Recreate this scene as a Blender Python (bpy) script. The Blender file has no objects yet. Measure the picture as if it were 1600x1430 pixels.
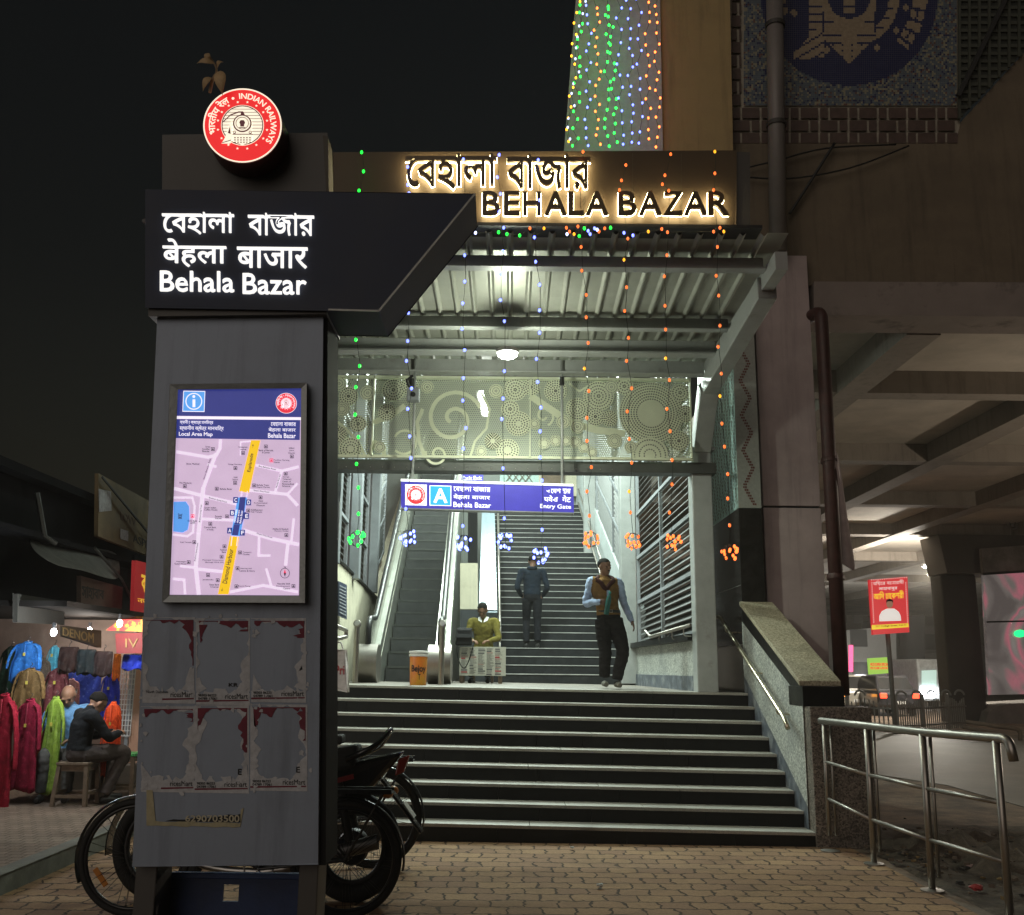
import bpy, bmesh, math, random
import numpy as np
from mathutils import Vector, Matrix, geometry
R = math.radians
random.seed(7)
S = bpy.context.scene
COL = S.collection
V = Vector

# ---------------------------------------------------------------- camera, sky, sun, exposure
FPX, PITCH, ROLL, EYE = 1550.0, R(12.05), 0.010, 1.58
cam = bpy.data.cameras.new('camera')
camo = bpy.data.objects.new('camera', cam)
COL.objects.link(camo)
cam.sensor_width = 36
cam.lens = 36 * FPX / 1600
cam.clip_start, cam.clip_end = 0.1, 600
CR = Matrix.Rotation(R(90) + PITCH, 3, 'X') @ Matrix.Rotation(ROLL, 3, 'Z')
camo.matrix_world = Matrix.Translation((0, 0, EYE)) @ CR.to_4x4()
S.camera = camo

world = bpy.data.worlds.new('World')
S.world = world
world.use_nodes = True
wn = world.node_tree
sky = wn.nodes.new('ShaderNodeTexSky')
sky.sky_type = 'NISHITA'
sky.sun_disc = False
SUN_EL, SUN_AZ = R(24), R(208)
sky.sun_elevation = R(1.5)
sky.sun_rotation = SUN_AZ
sky.air_density, sky.dust_density = 1.2, 4.0
hs = wn.nodes.new('ShaderNodeHueSaturation')
hs.inputs['Saturation'].default_value = 0.7
wn.links.new(sky.outputs[0], hs.inputs['Color'])
wn.links.new(hs.outputs[0], wn.nodes['Background'].inputs[0])
wn.nodes['Background'].inputs[1].default_value = 0.011

sun = bpy.data.lights.new('sun', 'SUN')
sun.energy = 0.5
sun.angle = R(50)
sun.color = (1.0, 0.88, 0.76)
suno = bpy.data.objects.new('sun', sun)
COL.objects.link(suno)
suno.rotation_euler = (R(90) - SUN_EL, 0, R(-28))     # from behind the camera, towards +Y

S.view_settings.view_transform = 'Standard'
S.view_settings.look = 'None'
S.view_settings.exposure = 0
S.view_settings.gamma = 1
S.cycles.use_denoising = True
try:
    S.cycles.denoiser = 'OPENIMAGEDENOISE'
except Exception:
    pass
S.cycles.max_bounces = 6
S.cycles.transparent_max_bounces = 12
S.cycles.sample_clamp_indirect = 3.0
S.cycles.caustics_reflective = False
S.cycles.caustics_refractive = False

# ---------------------------------------------------------------- pixel rays -> points on real planes
CAMP = V((0, 0, EYE))
def ray(px, py):
    return CR @ V(((px - 800) / FPX, (715 - py) / FPX, -1))
def PY(px, py, Y):
    d = ray(px, py); return CAMP + d * (Y / d.y)
def PX(px, py, X):
    d = ray(px, py); return CAMP + d * (X / d.x)
def PZ(px, py, Z):
    d = ray(px, py); return CAMP + d * ((Z - EYE) / d.z)

# ---------------------------------------------------------------- materials
MATS = {}
def nodes(name):
    m = bpy.data.materials.new(name); m.use_nodes = True
    return m, m.node_tree, m.node_tree.nodes['Principled BSDF']
def N(t, kind, **kw):
    n = t.nodes.new(kind)
    for k, v in kw.items(): setattr(n, k, v)
    return n
def mix(t, fac, a, b):
    n = t.nodes.new('ShaderNodeMix'); n.data_type = 'RGBA'
    for i, x in ((0, fac), (6, a), (7, b)):
        if hasattr(x, 'links'): t.links.new(x, n.inputs[i])
        else: n.inputs[i].default_value = x
    return n.outputs[2]
def c4(c): return (c[0], c[1], c[2], 1)
def M(name, col, rough=0.6, metal=0.0, var=0.25, scale=5.0, bump=0.15, bscale=40.0, col2=None, c2scale=1.5, c2lo=0.5, c2hi=0.7, coat=0.0, spec=0.5, streak=0.0):
    if name in MATS: return MATS[name]
    m, t, p = nodes(name)
    tc = N(t, 'ShaderNodeTexCoord')
    n1 = N(t, 'ShaderNodeTexNoise'); n1.inputs['Scale'].default_value = scale; n1.inputs['Detail'].default_value = 8; n1.inputs['Roughness'].default_value = .65
    t.links.new(tc.outputs['Object'], n1.inputs['Vector'])
    rp = N(t, 'ShaderNodeMapRange'); rp.inputs[1].default_value = .3; rp.inputs[2].default_value = .7
    t.links.new(n1.outputs[0], rp.inputs[0])
    lo = tuple(max(0, x * (1 - var)) for x in col); hi = tuple(min(1, x * (1 + var)) for x in col)
    out = mix(t, rp.outputs[0], c4(lo), c4(hi))
    if col2 is not None:
        n2 = N(t, 'ShaderNodeTexNoise'); n2.inputs['Scale'].default_value = c2scale; n2.inputs['Detail'].default_value = 10; n2.inputs['Roughness'].default_value = .7
        t.links.new(tc.outputs['Object'], n2.inputs['Vector'])
        r2 = N(t, 'ShaderNodeMapRange'); r2.inputs[1].default_value = c2lo; r2.inputs[2].default_value = c2hi
        t.links.new(n2.outputs[0], r2.inputs[0])
        out = mix(t, r2.outputs[0], out, c4(col2))
    if streak:
        mp = N(t, 'ShaderNodeMapping'); mp.inputs['Scale'].default_value = (3.2, 3.2, .22); t.links.new(tc.outputs['Object'], mp.inputs['Vector'])
        n4 = N(t, 'ShaderNodeTexNoise'); n4.inputs['Scale'].default_value = 2.2; n4.inputs['Detail'].default_value = 9; n4.inputs['Roughness'].default_value = .72; t.links.new(mp.outputs[0], n4.inputs['Vector'])
        r4 = N(t, 'ShaderNodeMapRange'); r4.inputs[1].default_value = .50; r4.inputs[2].default_value = .72; r4.inputs[4].default_value = streak; t.links.new(n4.outputs[0], r4.inputs[0])
        out = mix(t, r4.outputs[0], out, c4(tuple(x * .38 for x in col)))
    t.links.new(out, p.inputs['Base Color'])
    p.inputs['Metallic'].default_value = metal
    rr = N(t, 'ShaderNodeMapRange'); rr.inputs[3].default_value = max(0.02, rough - .1); rr.inputs[4].default_value = min(1, rough + .12)
    t.links.new(n1.outputs[0], rr.inputs[0]); t.links.new(rr.outputs[0], p.inputs['Roughness'])
    p.inputs['Specular IOR Level'].default_value = spec
    if coat: p.inputs['Coat Weight'].default_value = coat
    if bump:
        n3 = N(t, 'ShaderNodeTexNoise'); n3.inputs['Scale'].default_value = bscale; n3.inputs['Detail'].default_value = 4
        t.links.new(tc.outputs['Object'], n3.inputs['Vector'])
        b = N(t, 'ShaderNodeBump'); b.inputs['Strength'].default_value = bump; b.inputs['Distance'].default_value = .01
        t.links.new(n3.outputs[0], b.inputs['Height']); t.links.new(b.outputs[0], p.inputs['Normal'])
    MATS[name] = m
    return m
def EM(name, col, strength=1.0, base=None, mottled=0.0):
    if name in MATS: return MATS[name]
    m, t, p = nodes(name)
    p.inputs['Base Color'].default_value = c4(base if base else tuple(min(.8, x) for x in col))
    p.inputs['Roughness'].default_value = .35
    p.inputs['Emission Color'].default_value = c4(col)
    p.inputs['Emission Strength'].default_value = strength
    if mottled:
        tc = N(t, 'ShaderNodeTexCoord'); n1 = N(t, 'ShaderNodeTexNoise'); n1.inputs['Scale'].default_value = 9; n1.inputs['Detail'].default_value = 6
        t.links.new(tc.outputs['Object'], n1.inputs['Vector'])
        t.links.new(mix(t, n1.outputs[0], c4(tuple(x * (1 - mottled) for x in col)), c4(tuple(x * (1 + mottled) for x in col))), p.inputs['Emission Color'])
    MATS[name] = m
    return m
def speckle(name, a, b, rough=.35, scale=220, stain=None):
    m, t, p = nodes(name)
    tc = N(t, 'ShaderNodeTexCoord')
    v = N(t, 'ShaderNodeTexVoronoi'); v.inputs['Scale'].default_value = scale
    t.links.new(tc.outputs['Object'], v.inputs['Vector'])
    n = N(t, 'ShaderNodeTexNoise'); n.inputs['Scale'].default_value = 60; n.inputs['Detail'].default_value = 6
    t.links.new(tc.outputs['Object'], n.inputs['Vector'])
    sp = N(t, 'ShaderNodeSeparateColor'); t.links.new(v.outputs['Color'], sp.inputs[0])
    out = mix(t, sp.outputs[0], c4(a), c4(b))
    n2 = N(t, 'ShaderNodeTexNoise'); n2.inputs['Scale'].default_value = 2.2; n2.inputs['Detail'].default_value = 9
    t.links.new(tc.outputs['Object'], n2.inputs['Vector'])
    r = N(t, 'ShaderNodeMapRange'); r.inputs[1].default_value = .5; r.inputs[2].default_value = .75; r.inputs[4].default_value = .7
    t.links.new(n2.outputs[0], r.inputs[0])
    out = mix(t, r.outputs[0], out, c4(stain or tuple(x * .5 for x in a)))
    t.links.new(out, p.inputs['Base Color'])
    rr = N(t, 'ShaderNodeMapRange'); rr.inputs[3].default_value = rough - .1; rr.inputs[4].default_value = rough + .25
    t.links.new(n2.outputs[0], rr.inputs[0]); t.links.new(rr.outputs[0], p.inputs['Roughness'])
    MATS[name] = m
    return m

# ---------------------------------------------------------------- mesh builder
ORG = {}
def frame_of(d):
    d = V(d).normalized()
    a = V((0, 0, 1)) if abs(d.z) < .9 else V((1, 0, 0))
    u = d.cross(a).normalized()
    return d, u, u.cross(d).normalized()
class MB:
    def __init__(s): s.v = []; s.f = []; s.m = []
    def add(s, vs, fs, mi=0):
        o = len(s.v); s.v += [V(x) for x in vs]
        for f in fs: s.f.append([i + o for i in f]); s.m.append(mi)
        return s
    def box(s, x0, x1, y0, y1, z0, z1, mi=0):
        return s.hexa([(x0, y0, z0), (x1, y0, z0), (x1, y1, z0), (x0, y1, z0), (x0, y0, z1), (x1, y0, z1), (x1, y1, z1), (x0, y1, z1)], mi)
    def hexa(s, p, mi=0):
        return s.add(p, [(3, 2, 1, 0), (4, 5, 6, 7), (0, 1, 5, 4), (1, 2, 6, 5), (2, 3, 7, 6), (3, 0, 4, 7)], mi)
    def prism(s, poly, ext, mi=0):            # poly: points (any plane), ext: vector
        n = len(poly); e = V(ext); P = [V(x) for x in poly]
        tri = geometry.tessellate_polygon([P])
        vs = P + [x + e for x in P]
        fs = [tuple(t) for t in tri] + [tuple(i + n for i in reversed(t)) for t in tri] + [(i, (i + 1) % n, (i + 1) % n + n, i + n) for i in range(n)]
        return s.add(vs, fs, mi)
    def quad(s, p, mi=0): return s.add(p, [tuple(range(len(p)))], mi)
    def bar(s, a, b, w, h, mi=0, up=None):    # rectangular bar from a to b
        a, b = V(a), V(b); d = (b - a).normalized()
        u = d.cross(V(up) if up else (V((0, 0, 1)) if abs(d.z) < .95 else V((0, 1, 0)))).normalized(); v = u.cross(d).normalized()
        u *= w / 2; v *= h / 2
        return s.hexa([a - u - v, a + u - v, b + u - v, b - u - v, a - u + v, a + u + v, b + u + v, b - u + v], mi)
    def tube(s, pts, r, n=10, mi=0, caps=True, flat=1.0):
        pts = [V(p) for p in pts]; k = len(pts); rs = r if isinstance(r, (list, tuple)) else [r] * k
        o = len(s.v); pu = None
        for i, p in enumerate(pts):
            d = (pts[min(i + 1, k - 1)] - pts[max(i - 1, 0)])
            d = d.normalized() if d.length > 1e-9 else V((0, 0, 1))
            if pu is None: _, u, w = frame_of(d)
            else:
                u = (pu - d * pu.dot(d)); u = u.normalized() if u.length > 1e-6 else frame_of(d)[1]; w = u.cross(d).normalized()
            pu = u
            for j in range(n):
                a = 2 * math.pi * j / n
                s.v.append(p + (u * math.cos(a) + w * math.sin(a) * flat) * rs[i])
        for i in range(k - 1):
            for j in range(n):
                s.f.append([o + i * n + j, o + i * n + (j + 1) % n, o + (i + 1) * n + (j + 1) % n, o + (i + 1) * n + j]); s.m.append(mi)
        if caps:
            s.f.append([o + j for j in reversed(range(n))]); s.m.append(mi)
            s.f.append([o + (k - 1) * n + j for j in range(n)]); s.m.append(mi)
        return s
    def lathe(s, prof, c, axis=(0, 0, 1), n=20, mi=0):    # prof: (r, h)
        d, u, w = frame_of(axis); c = V(c); o = len(s.v); k = len(prof)
        for r, h in prof:
            for j in range(n):
                a = 2 * math.pi * j / n
                s.v.append(c + d * h + (u * math.cos(a) + w * math.sin(a)) * max(r, 1e-4))
        for i in range(k - 1):
            for j in range(n):
                s.f.append([o + i * n + j, o + i * n + (j + 1) % n, o + (i + 1) * n + (j + 1) % n, o + (i + 1) * n + j]); s.m.append(mi)
        s.f.append([o + j for j in reversed(range(n))]); s.m.append(mi)
        s.f.append([o + (k - 1) * n + j for j in range(n)]); s.m.append(mi)
        return s
    def torus(s, c, axis, Rr, r, n=40, k=10, mi=0, a0=0, a1=2 * math.pi, sq=1.0):
        d, u, w = frame_of(axis); c = V(c); o = len(s.v); full = abs(a1 - a0 - 2 * math.pi) < 1e-6
        m = n if full else n + 1
        for i in range(m):
            a = a0 + (a1 - a0) * i / n; e = u * math.cos(a) + w * math.sin(a)
            for j in range(k):
                b = 2 * math.pi * j / k
                s.v.append(c + e * (Rr + r * math.cos(b)) + d * (r * math.sin(b) * sq))
        for i in range(n):
            for j in range(k):
                i2 = (i + 1) % m
                s.f.append([o + i * k + j, o + i2 * k + j, o + i2 * k + (j + 1) % k, o + i * k + (j + 1) % k]); s.m.append(mi)
        return s
    def ball(s, c, r, n=12, k=8, mi=0):
        rx, ry, rz = r if isinstance(r, (list, tuple)) else (r, r, r); c = V(c); o = len(s.v)
        s.v.append(c + V((0, 0, -rz)))
        for i in range(1, k):
            t = -math.pi / 2 + math.pi * i / k
            for j in range(n):
                a = 2 * math.pi * j / n
                s.v.append(c + V((rx * math.cos(t) * math.cos(a), ry * math.cos(t) * math.sin(a), rz * math.sin(t))))
        s.v.append(c + V((0, 0, rz))); L = len(s.v) - 1
        for j in range(n): s.f.append([o, o + 1 + (j + 1) % n, o + 1 + j]); s.m.append(mi)
        for i in range(k - 2):
            for j in range(n):
                a = o + 1 + i * n; b = a + n
                s.f.append([a + j, a + (j + 1) % n, b + (j + 1) % n, b + j]); s.m.append(mi)
        a = o + 1 + (k - 2) * n
        for j in range(n): s.f.append([a + j, a + (j + 1) % n, L]); s.m.append(mi)
        return s
    def mesh(s, name, mats, org=V((0, 0, 0)), smooth=None):
        me = bpy.data.meshes.new(name)
        me.from_pydata([tuple(x - org) for x in s.v], [], s.f)
        for m in (mats if isinstance(mats, (list, tuple)) else [mats]): me.materials.append(m)
        me.polygons.foreach_set('material_index', s.m)
        if smooth is not None:
            me.polygons.foreach_set('use_smooth', [True] * len(s.f))
            if smooth < 180: me.set_sharp_from_angle(angle=R(smooth))
        me.update(); return me
    def build(s, name, mats, parent=None, smooth=None, bev=0, **tags):
        org = ORG.get(parent.name, V((0, 0, 0))) if parent else V((0, 0, 0))
        o = bpy.data.objects.new(name, s.mesh(name, mats, org, smooth))
        COL.objects.link(o)
        if parent: o.parent = parent
        ORG[o.name] = org
        if bev:
            b = o.modifiers.new('bevel', 'BEVEL'); b.width = bev; b.segments = 2; b.limit_method = 'ANGLE'; b.angle_limit = R(40)
        for k, v in tags.items(): o[k] = v
        return o
def thing(name, label, cat, loc=(0, 0, 0), group=None):
    o = bpy.data.objects.new(name, None); COL.objects.link(o)
    o.location = loc; o['label'] = label; o['category'] = cat; o.empty_display_size = .1
    if group: o['group'] = group
    ORG[o.name] = V(loc); return o
def copy_tree(o, parent=None, label=None):
    c = o.copy(); COL.objects.link(c)
    if parent: c.parent = parent
    if label: c['label'] = label
    ORG[c.name] = ORG.get(o.name, V((0, 0, 0)))
    for ch in list(o.children): copy_tree(ch, c)
    return c

# ---------------------------------------------------------------- lettering: font outlines filled piece by piece
TCACHE = {}
def outlines(text):
    if text in TCACHE: return TCACHE[text]
    c = bpy.data.curves.new('t', 'FONT'); c.body = text; c.resolution_u = 3
    o = bpy.data.objects.new('t', c); COL.objects.link(o)
    dg = bpy.context.evaluated_depsgraph_get(); dg.update()
    cu = o.evaluated_get(dg).to_curve(dg)
    loops = []
    for sp in cu.splines:
        bp = sp.bezier_points; n = len(bp); L = []
        if n == 0:
            L = [V((p.co.x, p.co.y)) for p in sp.points]
        for i in range(n):
            a, b = bp[i], bp[(i + 1) % n]
            p0, p1, p2, p3 = a.co, a.handle_right, b.handle_left, b.co
            ch = (p3 - p0); k = 3
            if ch.length < 1e-6: continue
            if abs(ch.cross(p1 - p0).length) < 1e-4 * 3 and abs(ch.cross(p2 - p0).length) < 1e-4 * 3: k = 1
            for j in range(k):
                t = j / k
                q = p0 * (1 - t) ** 3 + p1 * (3 * t * (1 - t) ** 2) + p2 * (3 * t * t * (1 - t)) + p3 * t ** 3
                L.append(V((q.x, q.y)))
        if len(L) >= 3: loops.append(L)
    o.evaluated_get(dg).to_curve_clear()
    bpy.data.objects.remove(o); bpy.data.curves.remove(c)
    area = lambda L: sum(L[i].x * L[(i + 1) % len(L)].y - L[(i + 1) % len(L)].x * L[i].y for i in range(len(L))) / 2
    ar = [area(L) for L in loops]
    big = max(range(len(loops)), key=lambda i: abs(ar[i])); sg = 1 if ar[big] > 0 else -1
    def inside(p, L):
        r = False; n = len(L)
        for i in range(n):
            a, b = L[i], L[(i + 1) % n]
            if (a.y > p.y) != (b.y > p.y) and p.x < (b.x - a.x) * (p.y - a.y) / (b.y - a.y) + a.x: r = not r
        return r
    outs = [[i, []] for i in range(len(loops)) if ar[i] * sg > 0]
    for i in range(len(loops)):
        if ar[i] * sg < 0:
            cand = [o for o in outs if inside(loops[i][0], loops[o[0]])]
            if cand: min(cand, key=lambda o: abs(ar[o[0]]))[1].append(i)
    res = [([loops[o[0]]] + [loops[h] for h in o[1]], sg) for o in outs]
    xs = [p.x for L in loops for p in L]; ys = [p.y for L in loops for p in L]
    TCACHE[text] = (res, (min(xs), max(xs), min(ys), max(ys)))
    return TCACHE[text]
def letter(mb, text, quad, ext, off=0.0, mi=0, fn=None, lift=.0004):
    """fit text in quad (bl, br, tr, tl); ext: vector of the letters' thickness; fn(u,v)->point overrides quad"""
    res, (x0, x1, y0, y1) = outlines(text); ext = V(ext)
    if fn is None:
        bl, br, tr, tl = [V(q) for q in quad]
        fn = lambda u, v: (bl * (1 - u) + br * u) * (1 - v) + (tl * (1 - u) + tr * u) * v
    en = ext.normalized()
    for k, (Ls, sg) in enumerate(res):
        P = []
        for L in Ls:
            n = len(L); Q = []
            for i in range(n):
                p = L[i]
                if off:
                    e = (L[(i + 1) % n] - L[i - 1]); l = e.length
                    if l > 1e-6: p = p + V((e.y, -e.x)) * (sg * off / l)
                Q.append(fn((p.x - x0) / (x1 - x0), (p.y - y0) / max(1e-6, y1 - y0)) + en * lift * (k % 5))
            P.append(Q)
        tri = geometry.tessellate_polygon(P)
        flat = [q for Q in P for q in Q]; n = len(flat)
        vs = [q + ext for q in flat] + flat
        fs = [tuple(t) for t in tri]; b = 0
        for Q in P:
            m = len(Q)
            fs += [(b + i, b + (i + 1) % m, b + (i + 1) % m + n, b + i + n) for i in range(m)]
            b += m
        mb.add(vs, fs, mi)
    return mb
def twidth(text, h):
    _, (x0, x1, y0, y1) = outlines(text); return h * (x1 - x0) / (y1 - y0)
TO = V((0, -1, 0))
def lbox(px0, py0, px1, py1, Y, slope=0.0):     # text box from pixels, on plane Y (slope: px drop per px)
    d = slope * (px1 - px0)
    return [PY(px0, py1, Y), PY(px1, py1 + d, Y), PY(px1, py0 + d, Y), PY(px0, py0, Y)]
def sheet(mb, pix, Y, th=.003, mi=0):           # thin sheet from pixel outline on plane Y, facing the street
    return mb.prism([PY(x, y, Y) for x, y in pix], TO * th, mi)
def xsheet(mb, pix, X, th=.003, mi=0):
    return mb.prism([PX(x, y, X) for x, y in pix], V((1 if X < 0 else -1, 0, 0)) * th, mi)
def smoothpath(P, k=6):
    P = [V(p) for p in P]; out = []
    for i in range(len(P) - 1):
        a, b, c, d = P[max(i - 1, 0)], P[i], P[i + 1], P[min(i + 2, len(P) - 1)]
        for j in range(k):
            t = j / k
            out.append(.5 * ((2 * b) + (c - a) * t + (2 * a - 5 * b + 4 * c - d) * t * t + (3 * b - a - 3 * c + d) * t ** 3))
    return out + [P[-1]]
def bend(P, r=.08, k=5):                         # polyline with rounded corners
    P = [V(p) for p in P]; out = [P[0]]
    for i in range(1, len(P) - 1):
        a, b, c = P[i - 1], P[i], P[i + 1]
        u, w = (a - b), (c - b); q = min(r, u.length * .45, w.length * .45); p0, p1 = b + u.normalized() * q, b + w.normalized() * q
        for j in range(k + 1):
            t = j / k; out.append(p0 * (1 - t) ** 2 + b * 2 * t * (1 - t) + p1 * t * t)
    return out + [P[-1]]
# ---------------------------------------------------------------- shared materials
m_steel = M('brushed_steel', (.36, .335, .305), .42, 1.0, .08, 6, 0)
m_brass = M('warm_steel', (.56, .50, .37), .32, 1.0, .08, 6, 0)
m_blackgran = M('black_granite', (.007, .007, .0075), .42, 0, .4, 12, .03, 80, (.024, .023, .021), 3.5, .56, .85, 0, .25)
m_treadgran = speckle('tread_granite', (.24, .23, .20), (.44, .43, .38), .45, 260, (.15, .14, .12))
m_palegran = speckle('pale_granite', (.20, .215, .205), (.66, .68, .62), .5, 62, (.24, .25, .25))
m_darkgran = speckle('dark_granite', (.05, .042, .036), (.30, .26, .22), .45, 80)
m_copegran = speckle('coping_granite', (.22, .20, .13), (.60, .54, .39), .5, 75, (.2, .18, .13))
m_stain = M('stained_skirting', (.10, .115, .14), .5, 0, .5, 9, .2, 30, (.3, .32, .33), 5, .5, .7)
m_greymetal = M('grey_painted_steel', (.30, .32, .34), .42, .2, .12, 4, .05, 60, (.2, .2, .2), 3, .55, .75)
m_postmetal = M('pale_painted_steel', (.36, .375, .365), .42, .1, .12, 5, .05, 60, (.25, .24, .22), 4, .58, .75)
m_cream = M('cream_plaster', (.62, .58, .44), .75, 0, .10, 2.5, .15, 40, (.42, .38, .27), 3.5, .55, .8, 0, .5, .3)
m_dark = M('dark_void', (.012, .013, .015), .9, 0, .3, 2, 0)
m_clad = M('column_cladding', (.46, .375, .37), .55, .1, .10, 1.5, .05, 30, (.36, .29, .285), 1.2, .45, .75, 0, .5, .45)
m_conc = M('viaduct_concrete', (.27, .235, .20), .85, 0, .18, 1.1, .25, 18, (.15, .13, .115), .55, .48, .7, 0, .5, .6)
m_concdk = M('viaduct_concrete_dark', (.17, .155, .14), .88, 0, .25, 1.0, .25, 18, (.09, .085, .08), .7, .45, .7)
m_slab = M('viaduct_slab', (.48, .43, .37), .9, 0, .2, .7, .2, 18, (.33, .30, .27), .45, .45, .7)
m_brown = M('brown_render', (.16, .125, .085), .85, 0, .16, 1.3, .2, 30, (.11, .085, .06), .8, .45, .72, 0, .5, .55)
m_wallgreen = M('ochre_wall', (.44, .32, .15), .8, 0, .10, 1.2, .15, 30, (.33, .24, .12), 1.2, .5, .75, 0, .5, .5)
m_sheet = M('corrugated_sheet', (.37, .38, .33), .45, .35, .14, 2.5, .05, 40, (.33, .33, .29), 3, .5, .75)
m_fascia = M('fascia_metal', (.085, .058, .032), .5, .25, .10, 2, .04, 30)
m_navy = M('navy_panel', (.017, .026, .056), .6, 0, .2, 2.5, .03, 30)
m_totem = M('totem_grey', (.26, .305, .385), .45, .15, .07, 1.6, .04, 40, (.20, .225, .27), 1.5, .5, .8, 0, .5, .45)
m_totemdk = M('totem_dark_grey', (.07, .066, .062), .5, .1, .1, 2, .04, 40)
m_black = M('black_paint', (.012, .012, .013), .4, 0, .2, 8, .03)
m_rubber = M('rubber', (.010, .010, .010), .75, 0, .3, 20, .25, 90)
m_white = M('white_paint', (.72, .72, .70), .5, 0, .06, 5, .03)
m_wood = M('worn_wood', (.17, .12, .08), .7, 0, .3, 12, .2, 60)
m_rust = M('rusty_drain_pipe', (.055, .020, .017), .5, .1, .35, 6, .15, 30)

# ---------------------------------------------------------------- ground
def paver_mat(name, c1, c2, mort, sx, sy, rough=.6, wob=.02, bumps=.6):
    m, t, p = nodes(name)
    tc = N(t, 'ShaderNodeTexCoord')
    nz = N(t, 'ShaderNodeTexNoise'); nz.inputs['Scale'].default_value = 7.5; nz.inputs['Detail'].default_value = 4
    t.links.new(tc.outputs['Object'], nz.inputs['Vector'])
    s = N(t, 'ShaderNodeVectorMath', operation='SUBTRACT'); s.inputs[1].default_value = (.5, .5, .5); t.links.new(nz.outputs['Color'], s.inputs[0])
    k = N(t, 'ShaderNodeVectorMath', operation='SCALE'); k.inputs['Scale'].default_value = wob * 6; t.links.new(s.outputs[0], k.inputs[0])
    a = N(t, 'ShaderNodeVectorMath', operation='ADD'); t.links.new(tc.outputs['Object'], a.inputs[0]); t.links.new(k.outputs[0], a.inputs[1])
    b = N(t, 'ShaderNodeTexBrick'); b.inputs['Scale'].default_value = 1; b.inputs['Brick Width'].default_value = sx; b.inputs['Row Height'].default_value = sy
    b.inputs['Mortar Size'].default_value = .010 if sx > .2 else .006; b.inputs['Mortar Smooth'].default_value = .3; b.inputs['Bias'].default_value = 0
    b.inputs['Color1'].default_value = c4(c1); b.inputs['Color2'].default_value = c4(c2); b.inputs['Mortar'].default_value = c4(mort)
    t.links.new(a.outputs[0], b.inputs['Vector'])
    n2 = N(t, 'ShaderNodeTexNoise'); n2.inputs['Scale'].default_value = 1.3; n2.inputs['Detail'].default_value = 10; n2.inputs['Roughness'].default_value = .7
    t.links.new(tc.outputs['Object'], n2.inputs['Vector'])
    r = N(t, 'ShaderNodeMapRange'); r.inputs[1].default_value = .48; r.inputs[2].default_value = .75; r.inputs[4].default_value = .8
    t.links.new(n2.outputs[0], r.inputs[0])
    out = mix(t, r.outputs[0], b.outputs[0], c4(tuple(x * .35 for x in c1)))
    n3 = N(t, 'ShaderNodeTexNoise'); n3.inputs['Scale'].default_value = 45; n3.inputs['Detail'].default_value = 6
    t.links.new(tc.outputs['Object'], n3.inputs['Vector'])
    r3 = N(t, 'ShaderNodeMapRange'); r3.inputs[1].default_value = .35; r3.inputs[2].default_value = .7; r3.inputs[3].default_value = .35; r3.inputs[4].default_value = 0
    t.links.new(n3.outputs[0], r3.inputs[0])
    out = mix(t, r3.outputs[0], out, c4(tuple(x * .5 for x in c2)))
    t.links.new(out, p.inputs['Base Color']); p.inputs['Roughness'].default_value = .85; p.inputs['Specular IOR Level'].default_value = .15
    h = N(t, 'ShaderNodeMath', operation='MULTIPLY_ADD'); h.inputs[1].default_value = -1.0; t.links.new(b.outputs['Fac'], h.inputs[0]); 
    hh = N(t, 'ShaderNodeMath', operation='MULTIPLY'); hh.inputs[1].default_value = .25; t.links.new(n3.outputs[0], hh.inputs[0]); t.links.new(hh.outputs[0], h.inputs[2])
    bp = N(t, 'ShaderNodeBump'); bp.inputs['Strength'].default_value = bumps; bp.inputs['Distance'].default_value = .02
    t.links.new(h.outputs[0], bp.inputs['Height']); t.links.new(bp.outputs[0], p.inputs['Normal'])
    MATS[name] = m; return m
m_pavers = paver_mat('interlocking_pavers', (.37, .235, .13), (.27, .16, .10), (.045, .033, .024), .23, .20, .6, .022, .9)
m_tiles = paver_mat('footpath_tiles', (.27, .20, .155), (.21, .155, .12), (.06, .045, .036), .12, .12, .7, .004, .5)
m_dirt = M('dirt_ground', (.23, .165, .115), .9, 0, .35, 3, .8, 25, (.07, .055, .045), 1.3, .42, .65)
m_road = M('road_asphalt', (.125, .112, .094), .6, 0, .25, 2, .35, 90, (.18, .155, .125), .6, .45, .7)
m_kerb = M('kerb_stone', (.11, .11, .09), .85, 0, .3, 6, .3, 30)

g = MB().quad([(-120, -20, 0), (140, -20, 0), (140, 260, 0), (-120, 260, 0)])
g.build('ground', m_dirt, kind='structure')
MB().box(-3.9, 3.15, 3.5, 9.9, -.05, .006).build('paved_forecourt', m_pavers, kind='structure')
rp = [PZ(1335, 1143, 0), PZ(1700, 1160, 0), PZ(2100, 1200, 0), PZ(2100, 1330, 0), PZ(1600, 1262, 0), PZ(1480, 1228, 0), PZ(1330, 1205, 0), V((4.6, 24, 0))]
MB().prism([V((q.x, q.y, .004)) for q in rp], (0, 0, .006)).build('road', m_road, kind='structure')
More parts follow.
